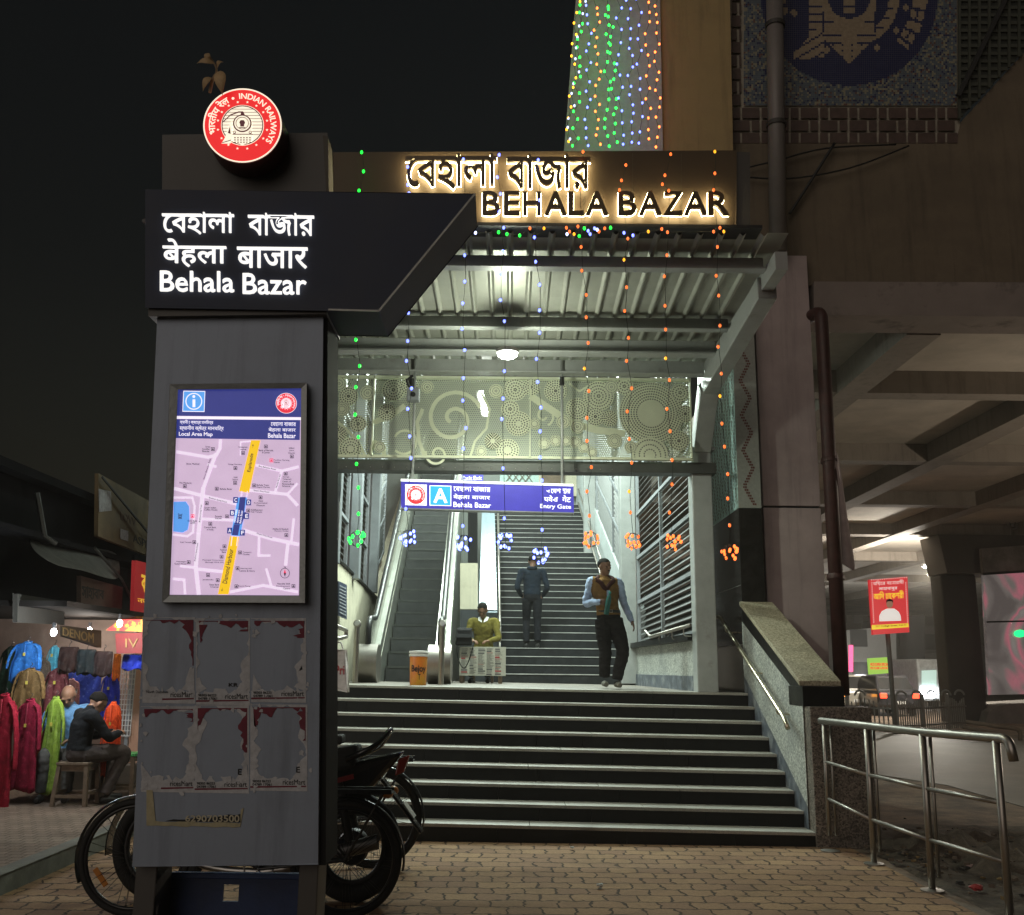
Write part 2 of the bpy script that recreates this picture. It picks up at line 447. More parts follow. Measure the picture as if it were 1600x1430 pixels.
# raised footpath in front of the shops, with its kerb
fa, fb = PZ(40, 1342, .14), PZ(178, 1288, .14)
fd = (fb - fa).normalized()
fp = [fa - fd * 3, fb + fd * 6, V((-3.2, 22, .14)), V((-9, 22, .14)), V((-9, fa.y - 3, .14))]
MB().prism([V((q.x, q.y, .14)) for q in fp], (0, 0, -.16)).build('footpath', m_tiles, kind='structure')
kn = V((fd.y, -fd.x, 0))
MB().hexa([fa - fd * 3, fa - fd * 3 + kn * .14, fb + fd * 6 + kn * .14, fb + fd * 6, fa - fd * 3 + V((0, 0, .012)), fa - fd * 3 + kn * .14 + V((0, 0, .012)), fb + fd * 6 + kn * .14 + V((0, 0, .012)), fb + fd * 6 + V((0, 0, .012))]).build('kerb', m_kerb, kind='structure', bev=.01)
k2 = MB(); k2.hexa([fa - fd * 3 + kn * .002 + V((0, 0, -.14)), fa - fd * 3 + kn * .13 + V((0, 0, -.14)), fb + fd * 6 + kn * .13 + V((0, 0, -.14)), fb + fd * 6 + kn * .002 + V((0, 0, -.14)), fa - fd * 3 + kn * .002 - V((0, 0, .001)), fa - fd * 3 + kn * .13 - V((0, 0, .001)), fb + fd * 6 + kn * .13 - V((0, 0, .001)), fb + fd * 6 + kn * .002 - V((0, 0, .001))])
k2.build('kerb_face', m_kerb, kind='structure')

# ---------------------------------------------------------------- front stairs
D0, RIS, TRD = 9.75, .15, .30
def st(x, y, z): return V((x, y - .025 * x, z - .010 * x))
def sbox(mb, x0, x1, y0, y1, z0, z1, mi=0):
    mb.hexa([st(x, y, z) for z in (z0, z1) for x, y in ((x0, y0), (x1, y0), (x1, y1), (x0, y1))], mi)
stair = thing('entrance_staircase', 'wide flight of nine black granite steps rising from the brick pavement to the station entrance', 'stairs', (0, D0, 0))
XL, XR = -3.3, 2.83
for k in range(9):
    z = .16 + RIS * k; y = D0 + TRD * k
    xr = XR if k else 3.12
    b = MB(); cuts = [XL] + [x for x in (-2.4 + (k % 2) * .5, -1.2 + (k % 3) * .3, -.1 + (k % 2) * .4, 1.1 - (k % 2) * .3, 2.1 - (k % 3) * .2)] + [xr]
    for ca, cb in zip(cuts, cuts[1:]): sbox(b, ca + .002, cb - .002, y + .012, y + TRD + .05 if k < 8 else 17.4, -.05 if k == 0 else z - RIS - .001, z - .032)
    b.build('riser', m_blackgran, stair)
    b = MB(); cuts = [XL, -1.7 + (k % 2) * .6, .2 + (k % 3) * .35, 1.7 - (k % 2) * .4, xr - .002]
    for ca, cb in zip(cuts, cuts[1:]): sbox(b, ca + .002, cb - .002, y + .003 * (int(ca * 7) % 2), y + TRD + .011 if k < 8 else y + .34, z - .03, z)
    b.build('tread', m_treadgran, stair, bev=.004)
b = MB(); sbox(b, XL, XR, D0 + TRD * 8 + .342, 17.4, 1.32, 1.36)
b.build('landing', m_darkgran, stair)
LZ = 1.36

# sloping parapet at the right of the stairs
par = thing('stair_parapet', 'sloping granite parapet wall with speckled coping at the right of the entrance steps', 'wall', (3.0, 9.85, 0))
PXL, PXR, PY0, PY1 = 2.835, 3.19, 9.85, 12.26
zc0, zc1 = 1.50, 2.42
MB().hexa([(PXL, PY0 + .4, 0), (PXR, PY0 + .4, 0), (PXR, PY1, 0), (PXL, PY1, 0), (PXL, PY0 + .4, 1.2), (PXR, PY0 + .4, 1.2), (PXR, PY1, zc1 - .05), (PXL, PY1, zc1 - .05)]).build('wall_core', m_darkgran, par)
MB().hexa([(PXL - .03, PY0, zc0 - .05), (PXR + .02, PY0, zc0 - .05), (PXR + .02, PY1, zc1 - .05), (PXL - .03, PY1, zc1 - .05), (PXL - .03, PY0, zc0), (PXR + .02, PY0, zc0), (PXR + .02, PY1, zc1), (PXL - .03, PY1, zc1)]).build('coping', m_copegran, par, bev=.006)
xf = PXL - .004
def xpoly(mb, pts, th=.004, x=None, mi=0): mb.prism([V((x or xf, a, c)) for a, c in pts], (-th, 0, 0), mi)
b = MB(); xpoly(b, [(PY0, 1.30), (PY0, zc0 - .052), (PY1, zc1 - .052), (PY1, zc1 - .24)]); b.build('black_band', m_blackgran, par)
b = MB(); xpoly(b, [(PY0, .34), (PY0, 1.298), (PY1, zc1 - .242), (PY1, 1.54)]); b.build('pale_facing', m_palegran, par)
b = MB(); xpoly(b, [(PY0, 0), (PY0, .338), (PY1, 1.538), (PY1, 1.2)]); b.build('skirting', m_stain, par)
MB().box(2.84, 3.42, 9.66, 10.24, -.02, 1.26).build('pier', m_darkgran, par, bev=.006)
MB().box(2.82, 3.22, 9.80, 10.3, 1.262, zc0 - .054).build('pier_cap', m_blackgran, par, bev=.004)

hr = thing('stair_handrail', 'sloping stainless tube handrail on the granite parapet beside the steps', 'handrail', (2.7, 10, 1.3))
pts = bend([PX(1104, 969, 2.62), PX(1124, 963, 2.70), PX(1226, 1124, 2.70), PX(1231, 1138, 2.70)], .1)
MB().tube(pts, .024, 12).build('rail', m_brass, hr, 180)
for q in (.12, .55, .9):
    a = PX(1124, 963, 2.70).lerp(PX(1226, 1124, 2.70), q)
    MB().tube(bend([a, a - V((0, 0, .08)), a + V((.135, 0, -.08))], .04), .009, 8).build('bracket', m_brass, hr, 60)

# black block with its tile wall above, right of the entrance
blk = thing('granite_block', 'polished black granite wall block between the entrance post and the cladded column', 'wall', (2.98, 12.3, 0))
MB().box(2.84, 3.13, 12.27, 14.0, 0, 3.58).build('block', M('polished_black', (.02, .019, .018), .12, 0, .3, 10, .02, 60, (.05, .048, .045), 2, .5, .8), blk, bev=.004)
b = MB()
for z in (2.62, 1.9): b.box(2.8385, 2.8395, 12.3, 14, z, z + .008)
b.build('joint', M('pale_grout', (.3, .29, .27), .8), blk)
tw = thing('tile_wall', 'narrow mosaic tiled wall with green diamond lattice and red zigzag strip above the black block', 'wall', (2.98, 12.3, 3.6))
m_gtile = M('green_tile', (.42, .58, .54), .35, 0, .15, 25, .05, 120)
m_stile = M('pale_tile', (.34, .36, .33), .4, 0, .12, 25, .05, 120)
m_rtile = M('red_tile', (.15, .045, .035), .4)
m_btile = M('brown_tile', (.14, .12, .08), .4)
MB().box(2.84, 3.13, 12.27, 14.2, 3.583, 6.4).build('wall', m_gtile, tw)
MB().box(2.842, 3.128, 12.266, 12.269, 3.585, 6.4).build('front_facing', m_stile, tw)
b = MB()
for i in range(-14, 26):           # diamonds on the side face as rows of small tiles
    for s in (1, -1):
        for j in range(90):
            y = 12.28 + j * .022; z = 3.6 + i * .36 + s * (y - 12.28) * 2.1
            if 3.6 < z < 6.38 and y < 14.1: b.box(2.836, 2.8395, y, y + .016, z, z + .03)
b.build('lattice_tiles', m_btile, tw)
b = MB(); zz = 3.62
while zz < 6.35:                   # zigzag of red tiles on the narrow front face
    ph = ((zz - 3.62) / .46) % 1; off = abs(ph - .5) * 2
    for k in range(2):
        x = 2.90 + off * .12 + k * .026
        b.box(x, x + .02, 12.262, 12.2655, zz, zz + .022)
    zz += .036
b.build('zigzag_tiles', m_rtile, tw)

# cladded column and the drain pipe
colm = thing('cladded_column', 'tall square column in purplish brown cladding right of the entrance', 'column', (3.57, 12.9, 0))
MB().box(3.2, 3.93, 12.45, 13.4, 0, 3.62).build('lower_cladding', m_clad, colm, bev=.008)
MB().box(3.2, 3.93, 12.45, 13.4, 3.645, 7.05).build('upper_cladding', m_clad, colm, bev=.008)
MB().box(3.22, 3.91, 12.47, 13.38, 3.6, 3.66).build('joint_gap', m_dark, colm)
dp = thing('drain_pipe', 'dark red drain pipe with an elbow running down beside the cladded column', 'pipe', (4.1, 12.3, 1.3))
e0, e1 = PY(1283, 490, 12.3), PY(1316, 1086, 11.6)
MB().tube(bend([e0 + V((-.12, .3, .03)), e0 + V((0, 0, .03)), e1], .12), .085, 16).build('pipe', m_rust, dp, 180)
for q in (.42, .72): MB().lathe([(.1, -.03), (.105, 0), (.1, .03)], e0.lerp(e1, q), e1 - e0, 16).build('collar', m_rust, dp, 60)
fl = MB(); rows = [[(1304, 705), (1307, 700), (1311, 716), (1313, 730)], [(1303, 775), (1309, 772), (1316, 780), (1321, 790)], [(1302, 840), (1311, 838), (1322, 845), (1331, 850)], [(1303, 876), (1314, 882), (1328, 890), (1339, 899)]]
vs = []
for i, rr in enumerate(rows):
    for j, (x, y) in enumerate(rr): vs.append(PY(x, y, 11.9 + .05 * (j % 2) + .02 * i))
fl.add(vs, [(i * 4 + j, i * 4 + j + 1, i * 4 + j + 5, i * 4 + j + 4) for i in range(3) for j in range(3)])
fo = fl.build('cloth_banner', M('faded_cloth', (.40, .32, .31), .8, 0, .2, 8, .2, 40), None, 180, label='faded grey pink cloth banner hanging limp from the drain pipe', category='banner')
sm = fo.modifiers.new('thick', 'SOLIDIFY'); sm.thickness = .006; sm2 = fo.modifiers.new('sub', 'SUBSURF'); sm2.levels = sm2.render_levels = 2

# ---------------------------------------------------------------- station wall, mosaic, viaduct
WY = 12.6
sw = thing('station_wall', 'brown rendered overhanging wall of the elevated station at the upper right', 'wall', PY(1400, 440, WY))
b = MB(); b.prism([PY(x, y, WY) for x, y in ((1141, 223), (1495, 222), (1502, 190), (1720, -50), (1720, 446), (1141, 446))], (0, .5, 0)); b.build('render_panel', m_brown, sw)
b = MB(); b.prism([PY(x, y, WY - .12) for x, y in ((1272, 440), (1760, 442), (1760, 496), (1272, 492))], (0, .7, 0)); b.build('edge_beam', M('edge_beam_concrete', (.24, .20, .18), .85, 0, .15, 1.5, .3, 20, (.11, .09, .08), 2.2, .55, .7), sw)
b = MB(); b.prism([PY(x, y, WY + .03) for x, y in ((1130, -60), (1500, -60), (1500, 226), (1130, 226))], (0, .4, 0)); b.build('backing_wall', M('grout', (.40, .36, .29), .8), sw)
ow = thing('ochre_wall', 'tall plain ochre building wall rising behind the name fascia under the curtain of lights', 'wall', PY(1000, 240, 12.4))
b = MB(); b.prism([PY(x, y, 12.4) for x, y in ((911, -70), (1139, -70), (1146, 262), (879, 262))], (0, 1.5, 0)); b.build('wall', m_wallgreen, ow)
b = MB(); b.prism([PY(x, y, 12.36) for x, y in ((905, -70), (1030, -70), (1036, 240), (881, 240))], (0, .02, 0)); b.build('light_backing_net', M('backing_net', (.55, .55, .52), .9, 0, .15, 14, .4, 30), ow)

# mosaic roundel built tile by tile
mz = thing('mosaic_panel', 'dark wall mosaic of a railway roundel in navy and beige tiles', 'mosaic', PY(1330, 165, WY))
cols = [(.030, .036, .105), (.38, .30, .21), (.12, .15, .18), (.30, .28, .20), (.16, .08, .07)]
mm = [M('tile_%s' % n, c, .35, 0, .2, 20, 0) for n, c in zip(('navy', 'beige', 'slate', 'sand', 'maroon'), cols)]
b = MB(); CS = 3.0; cx, cy, RD = 1327, -4, 138
def mosaic_cell(x, y):
    dx, dy = x - cx, y - cy; r = math.hypot(dx, dy)
    if r > RD:
        p = min(1, (r - RD) / 60)
        q = random.random()
        return 3 if q < .24 - .06 * p else (2 if q < .82 else 4 if q < .88 else 0)
    a = math.degrees(math.atan2(dy, dx))
    # train body and grille
    if abs(dx) < 43 and 55 < dy < 106 - abs(dx) * 1.0 and dy < 106:
        if int((dy - 55) / 3) in (1, 5): return 0 if abs(dx) > 12 else 1
        if dy > 66 and int(dx / 3 + 60) % 5 in (1,) and int(dy / 3) % 3 == 0: return 0
        return 1
    if abs(dx) < 43 and -70 < dy <= 55:
        if r < 38: return 1 if (r > 33 or (abs(dx) < 8 and dy < 26 and int(dy / 3) % 4)) else 0
        if r < 46: return 1
        if abs(dx) > 38: return 0
        return 1 if int(dy / 3) % 6 else 0
    # sweeping nose at the left
    if -88 < dx < -40 and dy > 40 and dy < 98:
        t = (dx + 88) / 48; top = 88 - 48 * t
        if top < dy < 98 - 4 * t: return 1 if (int(dy / 3 + dx / 5) % 5) else 0
    if -62 < dx < -43 and dy <= 60: return 1 if int(dy / 3) % 4 else 0
    if 62 < r < 78 and dx > 30 and dy > -70: return 1 if r > 72 or int(dy / 3) % 5 else 0
    for k in range(14):                               # stars
        sa = R(k * 360 / 14 + 10); sx, sy = 90 * math.cos(sa), 90 * math.sin(sa)
        if sx > -50 or sy < 30:
            if abs(dx - sx) + abs(dy - sy) < 6.5: return 1
    if 99 < r < 122 and (-60 < a < 42): return 1 if (int(a / 2.3) % 4) and not (int(r / 3) % 4 == 0 and int(a / 9) % 2) else 0
    if 99 < r < 118 and (a < -150 or a > 165): return 1 if int(a / 3) % 3 else 0
    return 0
nx = int((1497 - 1162) / CS); ny = int((165 + 60) / CS)
for i in range(nx):
    for j in range(ny):
        x, y = 1162 + i * CS, -60 + j * CS
        k = mosaic_cell(x + 1.5, y + 1.5); s = CS * .92
        b.quad([PY(x, y + s, WY - .004), PY(x + s, y + s, WY - .004), PY(x + s, y, WY - .004), PY(x, y, WY - .004)], k)
b.build('roundel_tiles', mm, mz)
b = MB(); m_brk = M('mosaic_brick', (.085, .052, .042), .6, 0, .3, 8, .1, 50)
for r in range(3):                                    # brick pattern border below and at the left
    y = 169 + r * 19.5; x = 1144; i = r
    while x < 1494:
        w = 27 if i % 2 else 12; w = min(w, 1496 - x)
        b.prism([PY(q, s, WY - .002) for q, s in ((x, y), (x + w, y), (x + w, y + 16), (x, y + 16))], (0, -.006, 0)); x += w + 3.4; i += 1
for r in range(11):
    y = 148 - r * 20.5
    for x, w in (((1143, 8), (1155, 3)) if r % 2 else ((1143, 14), )): b.prism([PY(q, s, WY - .002) for q, s in ((x, y), (x + w, y), (x + w, y + 17), (x, y + 17))], (0, -.006, 0))
b.build('brick_border', m_brk, mz)
rp_ = thing('round_riser', 'pale round vertical service pipe in front of the mosaic panel', 'pipe', PY(1216, 400, 12.2))
MB().tube([PY(1216, 392, 12.25), PY(1209, -80, 12.25)], .115, 18).build('pipe', M('riser_grey', (.21, .19, .18), .5, .1, .1, 3), rp_, 180)
for y in (195, 40): MB().lathe([(.135, -.03), (.135, .03)], PY(1213 if y > 100 else 1211, y, 12.25), (0, 0, 1), 18).build('clamp', M('clamp_dark', (.05, .045, .04), .6), rp_, 40)
# lattice screen at the top right corner
ls = thing('lattice_screen', 'dark green metal lattice screen with vertical bars at the top right corner', 'screen', PY(1550, 120, WY))
b = MB(); out = [(1497, -60), (1760, -60), (1720, -20), (1602, 78), (1497, 188)]
b.prism([PY(x, y, WY - .02) for x, y in out], (0, .01, 0)); b.build('backing', M('screen_dark', (.02, .024, .02), .8), ls)
b = MB()
lowy = lambda x: 188 - (x - 1497) * 1.04
for i in range(16):
    x = 1499 + i * 15.5
    if lowy(x) > -60: b.bar(PY(x, lowy(x), WY - .05), PY(x, -60, WY - .05), .035, .03)
for i in range(20):
    y = 180 - i * 12
    xe = min(1740, 1497 + (188 - y) / 1.04)
    b.bar(PY(1497, y, WY - .035), PY(xe, y, WY - .035), .02, .05)
b.build('bars', M('screen_green', (.055, .06, .045), .6), ls)
MB().bar(PY(1497, 150, WY - .1), PY(1605, -70, WY - .1), .05, .06).build('brace', M('screen_brace', (.02, .02, .02), .6), ls)

vd = thing('viaduct', 'concrete viaduct soffit with crossing beams over the road at the right', 'viaduct', (9, 20, 5.2))
ZS = 6.22
MB().box(3.95, 60, WY + .6, 90, ZS + .40, ZS + .8).build('slab', m_slab, vd)
for yb, w in ((16.2, .4), (21.7, .4), (27.6, .45), (33.9, .6), (42, .6), (52, .6)):
    MB().box(3.95, 60, yb, yb + w, ZS + .02 * (yb > 30), ZS + .398).build('cross_beam', m_conc, vd)
for xb, w in ((5.5, .48), (9.3, .48), (13.1, .48), (17.2, .5), (22, .5)):
    MB().box(xb, xb + w, WY + .6, 88, ZS - .012, ZS + .396).build('longitudinal_beam', m_conc, vd)
pr = thing('viaduct_pier', 'massive dark concrete pier with flared cap under the viaduct', 'pier', (15.8, 34.5, 0))
pl, prr = PY(1488, 1130, 34).x, PY(1545, 1130, 34).x
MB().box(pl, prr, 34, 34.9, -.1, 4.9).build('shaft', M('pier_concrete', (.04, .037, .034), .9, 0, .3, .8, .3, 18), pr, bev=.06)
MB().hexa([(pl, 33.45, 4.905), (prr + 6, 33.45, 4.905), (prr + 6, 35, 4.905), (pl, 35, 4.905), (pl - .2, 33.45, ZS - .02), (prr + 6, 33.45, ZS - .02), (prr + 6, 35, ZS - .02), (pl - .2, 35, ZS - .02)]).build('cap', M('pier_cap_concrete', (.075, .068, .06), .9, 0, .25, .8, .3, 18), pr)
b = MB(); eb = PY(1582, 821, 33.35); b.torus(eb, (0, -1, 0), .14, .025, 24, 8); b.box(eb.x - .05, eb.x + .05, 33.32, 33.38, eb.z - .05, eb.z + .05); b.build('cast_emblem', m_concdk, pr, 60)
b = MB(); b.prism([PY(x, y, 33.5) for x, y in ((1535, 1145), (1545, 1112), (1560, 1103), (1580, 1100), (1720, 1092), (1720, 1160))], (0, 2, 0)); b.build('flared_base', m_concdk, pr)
# ---------------------------------------------------------------- entrance canopy
cn = thing('entrance_canopy', 'corrugated steel canopy on pale purlins over the entrance steps', 'canopy', (0, 10, 5.2))
CX0, CX1, CY0, CY1 = -3.3, 2.46, 8.28, 12.1
zroof = lambda y: 5.40 - (y - CY0) * .03
b = MB(); P = []; x = CX0
while x < CX1 - .19:
    P += [(x, .028), (x + .024, 0.0), (x + .040, 0.0), (x + .064, .028)]; x += .19
P.append((CX1, .028))
n = len(P)
vs = [V((x, y, zroof(y) + dz)) for y in (CY0, CY1) for x, dz in P]
b.add(vs, [(i, i + 1, n + i + 1, n + i) for i in range(n - 1)])
rs = b.build('roof_sheet', m_sheet, cn); md = rs.modifiers.new('s', 'SOLIDIFY'); md.thickness = .004; md.offset = 1
for y, h, w in ((8.72, .15, .10), (10.25, .15, .10), (10.95, .20, .16), (11.65, .2, .14)):
    z = zroof(y) - .004; p = MB(); p.box(CX0, CX1 - .12, y, y + .02, z - h, z); p.box(CX0, CX1 - .12, y - w, y - .002, z - h, z - h + .02)
    p.build('purlin', m_postmetal, cn)
MB().box(CX1 - .115, CX1 - .005, CY0 + .05, CY1, zroof(CY1) - .18, zroof(CY1) - .01).build('edge_beam', m_postmetal, cn)
# bent steel frame on the right: post, raking brace
X0, X1 = 2.24, 2.49
MB().box(X0, X1, 12.12, 12.4, LZ - .03, 4.28).build('post', m_postmetal, cn, bev=.012)
MB().box(X0 - .04, X1 + .04, 12.08, 12.44, 4.282, 4.32).build('flange_plate', m_greymetal, cn)
k1, k2_ = V((2.38, 12.2, 4.33)), V((2.40, 11.5, 5.02)); k3 = V((2.37, 8.95, 5.16))
MB().bar(k1, V((2.40, 11.72, 4.98)), .22, .26, up=(0, 1, 0)).build('raking_strut', m_postmetal, cn, bev=.01)
a, c = PY(1128, 548, 11.6), PY(1192, 432, 8.9)
MB().bar(V((2.40, 11.7, 4.98)), V((2.40, 8.85, zroof(9) - .24)), .18, .22).build('raking_arm', m_postmetal, cn, bev=.01)
cl = thing('canopy_lamp', 'bright round white lamp under the middle of the canopy', 'lamp', PY(793, 552, 10.1))
lc = PY(793, 552, 10.1)
MB().lathe([(.10, .05), (.12, .03), (.115, 0)], lc, (0, 0, 1), 20).build('housing', m_white, cl, 60)
MB().lathe([(.105, -.001), (.10, -.03), (.07, -.05), (.02, -.058)], lc, (0, 0, 1), 20).build('diffuser', EM('lamp_white', (.92, 1, .88), 30), cl, 60)
L = bpy.data.lights.new('canopy_lamp_light', 'SPOT'); L.spot_size = R(172); L.spot_blend = .35; L.energy = 130; L.color = (.93, 1.0, .80); L.shadow_soft_size = .1
lo = bpy.data.objects.new('canopy_lamp_light', L); COL.objects.link(lo); lo.parent = cl; lo.location = (0, 0, -.13)
L = bpy.data.lights.new('canopy_lamp_upward_light', 'POINT'); L.energy = 68; L.color = (.93, 1.0, .80); L.shadow_soft_size = .12
lo = bpy.data.objects.new('canopy_lamp_upward_light', L); COL.objects.link(lo); lo.parent = cl; lo.location = (0, 0, -.24)

# name fascia with halo lit letters
FY = 8.2
fs = thing('name_fascia', 'bronze metal fascia above the canopy carrying the station name in halo lit letters', 'fascia sign', PY(830, 350, FY))
q = [PY(505, 239, FY), PY(1150, 236, FY), PY(1150, 353, FY), PY(505, 352, FY)]
b = MB(); b.prism(q, (0, .22, 0)); b.build('panel', m_fascia, fs, bev=.006)
b = MB(); b.prism([PY(1148, 237, FY + .02), PY(1172, 238, FY + .02), PY(1172, 352, FY + .02), PY(1152, 352, FY + .02)], (0, .2, 0)); b.build('end_panel', m_totemdk, fs)
b = MB(); b.box(CX0, 2.2, FY - .03, FY + .24, q[2].z - .035, q[2].z - .004); b.build('bottom_trim', m_black, fs)
m_let = M('bronze_letter', (.12, .085, .045), .4, .4, .15, 8)
m_halo = EM('halo_warm', (1, .85, .50), 17)
m_rib = M('fascia_joint', (.10, .08, .05), .5, .4)
for x in (560, 640, 700, 760, 836, 912, 988, 1064):
    b = MB(); b.prism([PY(x, 239, FY - .001), PY(x + 1.2, 239, FY - .001), PY(x + 1.2, 351, FY - .001), PY(x, 351, FY - .001)], (0, -.002, 0)); b.build('panel_joint', m_rib, fs)
def halo(words, ybase):
    for s, bx in words:
        b = MB(); letter(b, s, lbox(*bx, FY - .075), TO * .035, .022 if len(s) == 1 else .014); b.build('letter', m_let, fs)
        b = MB(); letter(b, s, lbox(*bx, FY - .060), TO * -.012, .036 if len(s) == 1 else .026); b.build('halo_light', m_halo, fs)
halo((('েবহালা', (634, 243, 776, 296)), ('বাজার', (792, 244, 922, 296))), 0)
lat = 'BEHALA BAZAR'
xs = [(755, 780), (788, 812), (818, 844), (852, 884), (889, 912), (916, 949), None, (967, 993), (999, 1032), (1037, 1065), (1069, 1103), (1107, 1137)]
halo([(c, (x[0], 302, x[1], 337)) for c, x in zip(lat, xs) if x], 0)

# ---------------------------------------------------------------- perforated screen over the opening
SY = 12.0
def perforated():
    m, t, p = nodes('perforated_metal')
    p.inputs['Base Color'].default_value = (.50, .54, .42, 1); p.inputs['Metallic'].default_value = .1; p.inputs['Roughness'].default_value = .6
    tc = N(t, 'ShaderNodeTexCoord')
    sx = N(t, 'ShaderNodeSeparateXYZ'); t.links.new(tc.outputs['Object'], sx.inputs[0])
    def frac(sock, k, off=None):
        a = N(t, 'ShaderNodeMath', operation='MULTIPLY'); a.inputs[1].default_value = k; t.links.new(sock, a.inputs[0]); o = a.outputs[0]
        if off is not None:
            c = N(t, 'ShaderNodeMath', operation='ADD'); t.links.new(o, c.inputs[0]); t.links.new(off, c.inputs[1]); o = c.outputs[0]
        f = N(t, 'ShaderNodeMath', operation='FRACT'); t.links.new(o, f.inputs[0])
        s = N(t, 'ShaderNodeMath', operation='SUBTRACT'); s.inputs[1].default_value = .5; t.links.new(f.outputs[0], s.inputs[0]); return s.outputs[0], o
    K = 38
    vz, rawz = frac(sx.outputs[2], K)
    fl_ = N(t, 'ShaderNodeMath', operation='FLOOR'); t.links.new(rawz, fl_.inputs[0])
    hf = N(t, 'ShaderNodeMath', operation='MULTIPLY'); hf.inputs[1].default_value = .5; t.links.new(fl_.outputs[0], hf.inputs[0])
    vx, _ = frac(sx.outputs[0], K, hf.outputs[0])
    cb = N(t, 'ShaderNodeCombineXYZ'); t.links.new(vx, cb.inputs[0]); t.links.new(vz, cb.inputs[1])
    ln = N(t, 'ShaderNodeVectorMath', operation='LENGTH'); t.links.new(cb.outputs[0], ln.inputs[0])
    lt = N(t, 'ShaderNodeMath', operation='LESS_THAN'); lt.inputs[1].default_value = .34; t.links.new(ln.outputs['Value'], lt.inputs[0])
    iv = N(t, 'ShaderNodeMath', operation='SUBTRACT'); iv.inputs[0].default_value = 1; t.links.new(lt.outputs[0], iv.inputs[1])
    t.links.new(iv.outputs[0], p.inputs['Alpha'])
    return m
m_perf = perforated()
m_psolid = M('screen_metal', (.74, .77, .58), .6, .1, .08, 4, .02)
m_hole = M('screen_hole', (.015, .017, .013), .9, 0, .2, 3, 0)
ps = thing('perforated_screen', 'perforated metal screen with spiral and flower patterns hanging over the entrance', 'screen', PY(795, 716, SY))
xa, xb = PY(512, 650, SY).x - .9, PY(1080, 650, SY).x
zt, zb = PY(800, 594, SY).z, PY(800, 714, SY).z
px2x = lambda px, py: PY(px, py, SY)
edges = [xa, PY(585, 650, SY).x, PY(830, 650, SY).x, xb]
for i in range(3): MB().box(edges[i] + .006, edges[i + 1] - .006, SY, SY + .004, zb, zt).build('perforated_sheet', m_perf, ps)
fr = MB()
for x in edges[1:]: fr.box(x - .02, x - .004, SY - .05, SY + .02, zb - .02, zt + .02)
fr.box(xa, xb, SY - .05, SY + .02, zt, zt + .03); fr.box(xa, xb, SY - .05, SY + .02, zb - .03, zb)
fr.build('frame', m_psolid, ps)
pat = MB(); hol = MB(); RIB = [0]
def ribbon(P, w):                     # flat band of unpierced metal
    W_ = [px2x(x, y) for x, y in P]; n = len(W_); RIB[0] += 1
    for i in range(n - 1):
        a, c = W_[i], W_[i + 1]; d = (c - a).normalized(); s = V((d.z, 0, -d.x)) * w / 2; e = d * w * .15
        z = -.003 - .0004 * (i % 2) - .0009 * (RIB[0] % 17)
        pat.prism([a - s - e + V((0, z, 0)), c - s + e + V((0, z, 0)), c + s + e + V((0, z, 0)), a + s - e + V((0, z, 0))], (0, -.0003, 0))
def spiral(cx, cy, r0, r1, turns, a0, w=.05, k=46):
    ribbon([(cx + (r0 + (r1 - r0) * i / k) * math.cos(a0 + turns * 2 * math.pi * i / k), cy + (r0 + (r1 - r0) * i / k) * math.sin(a0 + turns * 2 * math.pi * i / k)) for i in range(k + 1)], w)
DISC = [0]
def flower(cx, cy, r, rings, hole=.011, mid=0):
    c = px2x(cx, cy); rr = r / 1550 * 12.4; DISC[0] += 1; dy = -.020 - .0011 * (DISC[0] % 23)
    inside = lambda x, z: xa + .01 < x < xb - .01 and zb < z < zt
    poly = [(c.x + rr * math.cos(a * math.pi / 18), c.z + rr * math.sin(a * math.pi / 18)) for a in range(36)]
    poly = [(min(max(x, xa + .01), xb - .01), min(max(z, zb + .002), zt - .002)) for x, z in poly]
    pat.prism([V((x, SY + dy, z)) for x, z in poly], (0, -.0003, 0))
    for q in range(rings):
        ra = rr * (mid + (1 - mid) * (q + .45) / rings); nn = max(5, int(ra * 2 * math.pi / (hole * 3.1)))
        for i in range(nn):
            t = 2 * math.pi * (i + .5 * (q % 2)) / nn; x, z = c.x + ra * math.cos(t), c.z + ra * math.sin(t)
            if inside(x, z): hol.prism([V((x + hole * math.cos(k * 1.0472), SY + dy - .0004, z + hole * math.sin(k * 1.0472))) for k in range(6)], (0, -.0003, 0))
spiral(708, 655, 6, 46, 1.55, 2.4); ribbon([(663, 712), (655, 690), (652, 660), (660, 640)], .045)
spiral(850, 650, 4, 16, 1.1, .5, .028); ribbon([(735, 714), (742, 690), (760, 670), (765, 640), (752, 615)], .03); ribbon([(520, 655), (535, 665), (560, 690), (570, 712)], .035); ribbon([(890, 600), (905, 612), (925, 600)], .025); spiral(683, 710, 3, 18, 1.3, 1.5, .03); spiral(632, 690, 16, 20, .8, 3.6, .03)
ribbon([(830, 620), (860, 640), (890, 660), (930, 672), (975, 678)], .09); ribbon([(585, 660), (610, 650), (632, 635)], .07)
ribbon([(578, 712), (584, 690), (600, 700), (600, 714)], .05)
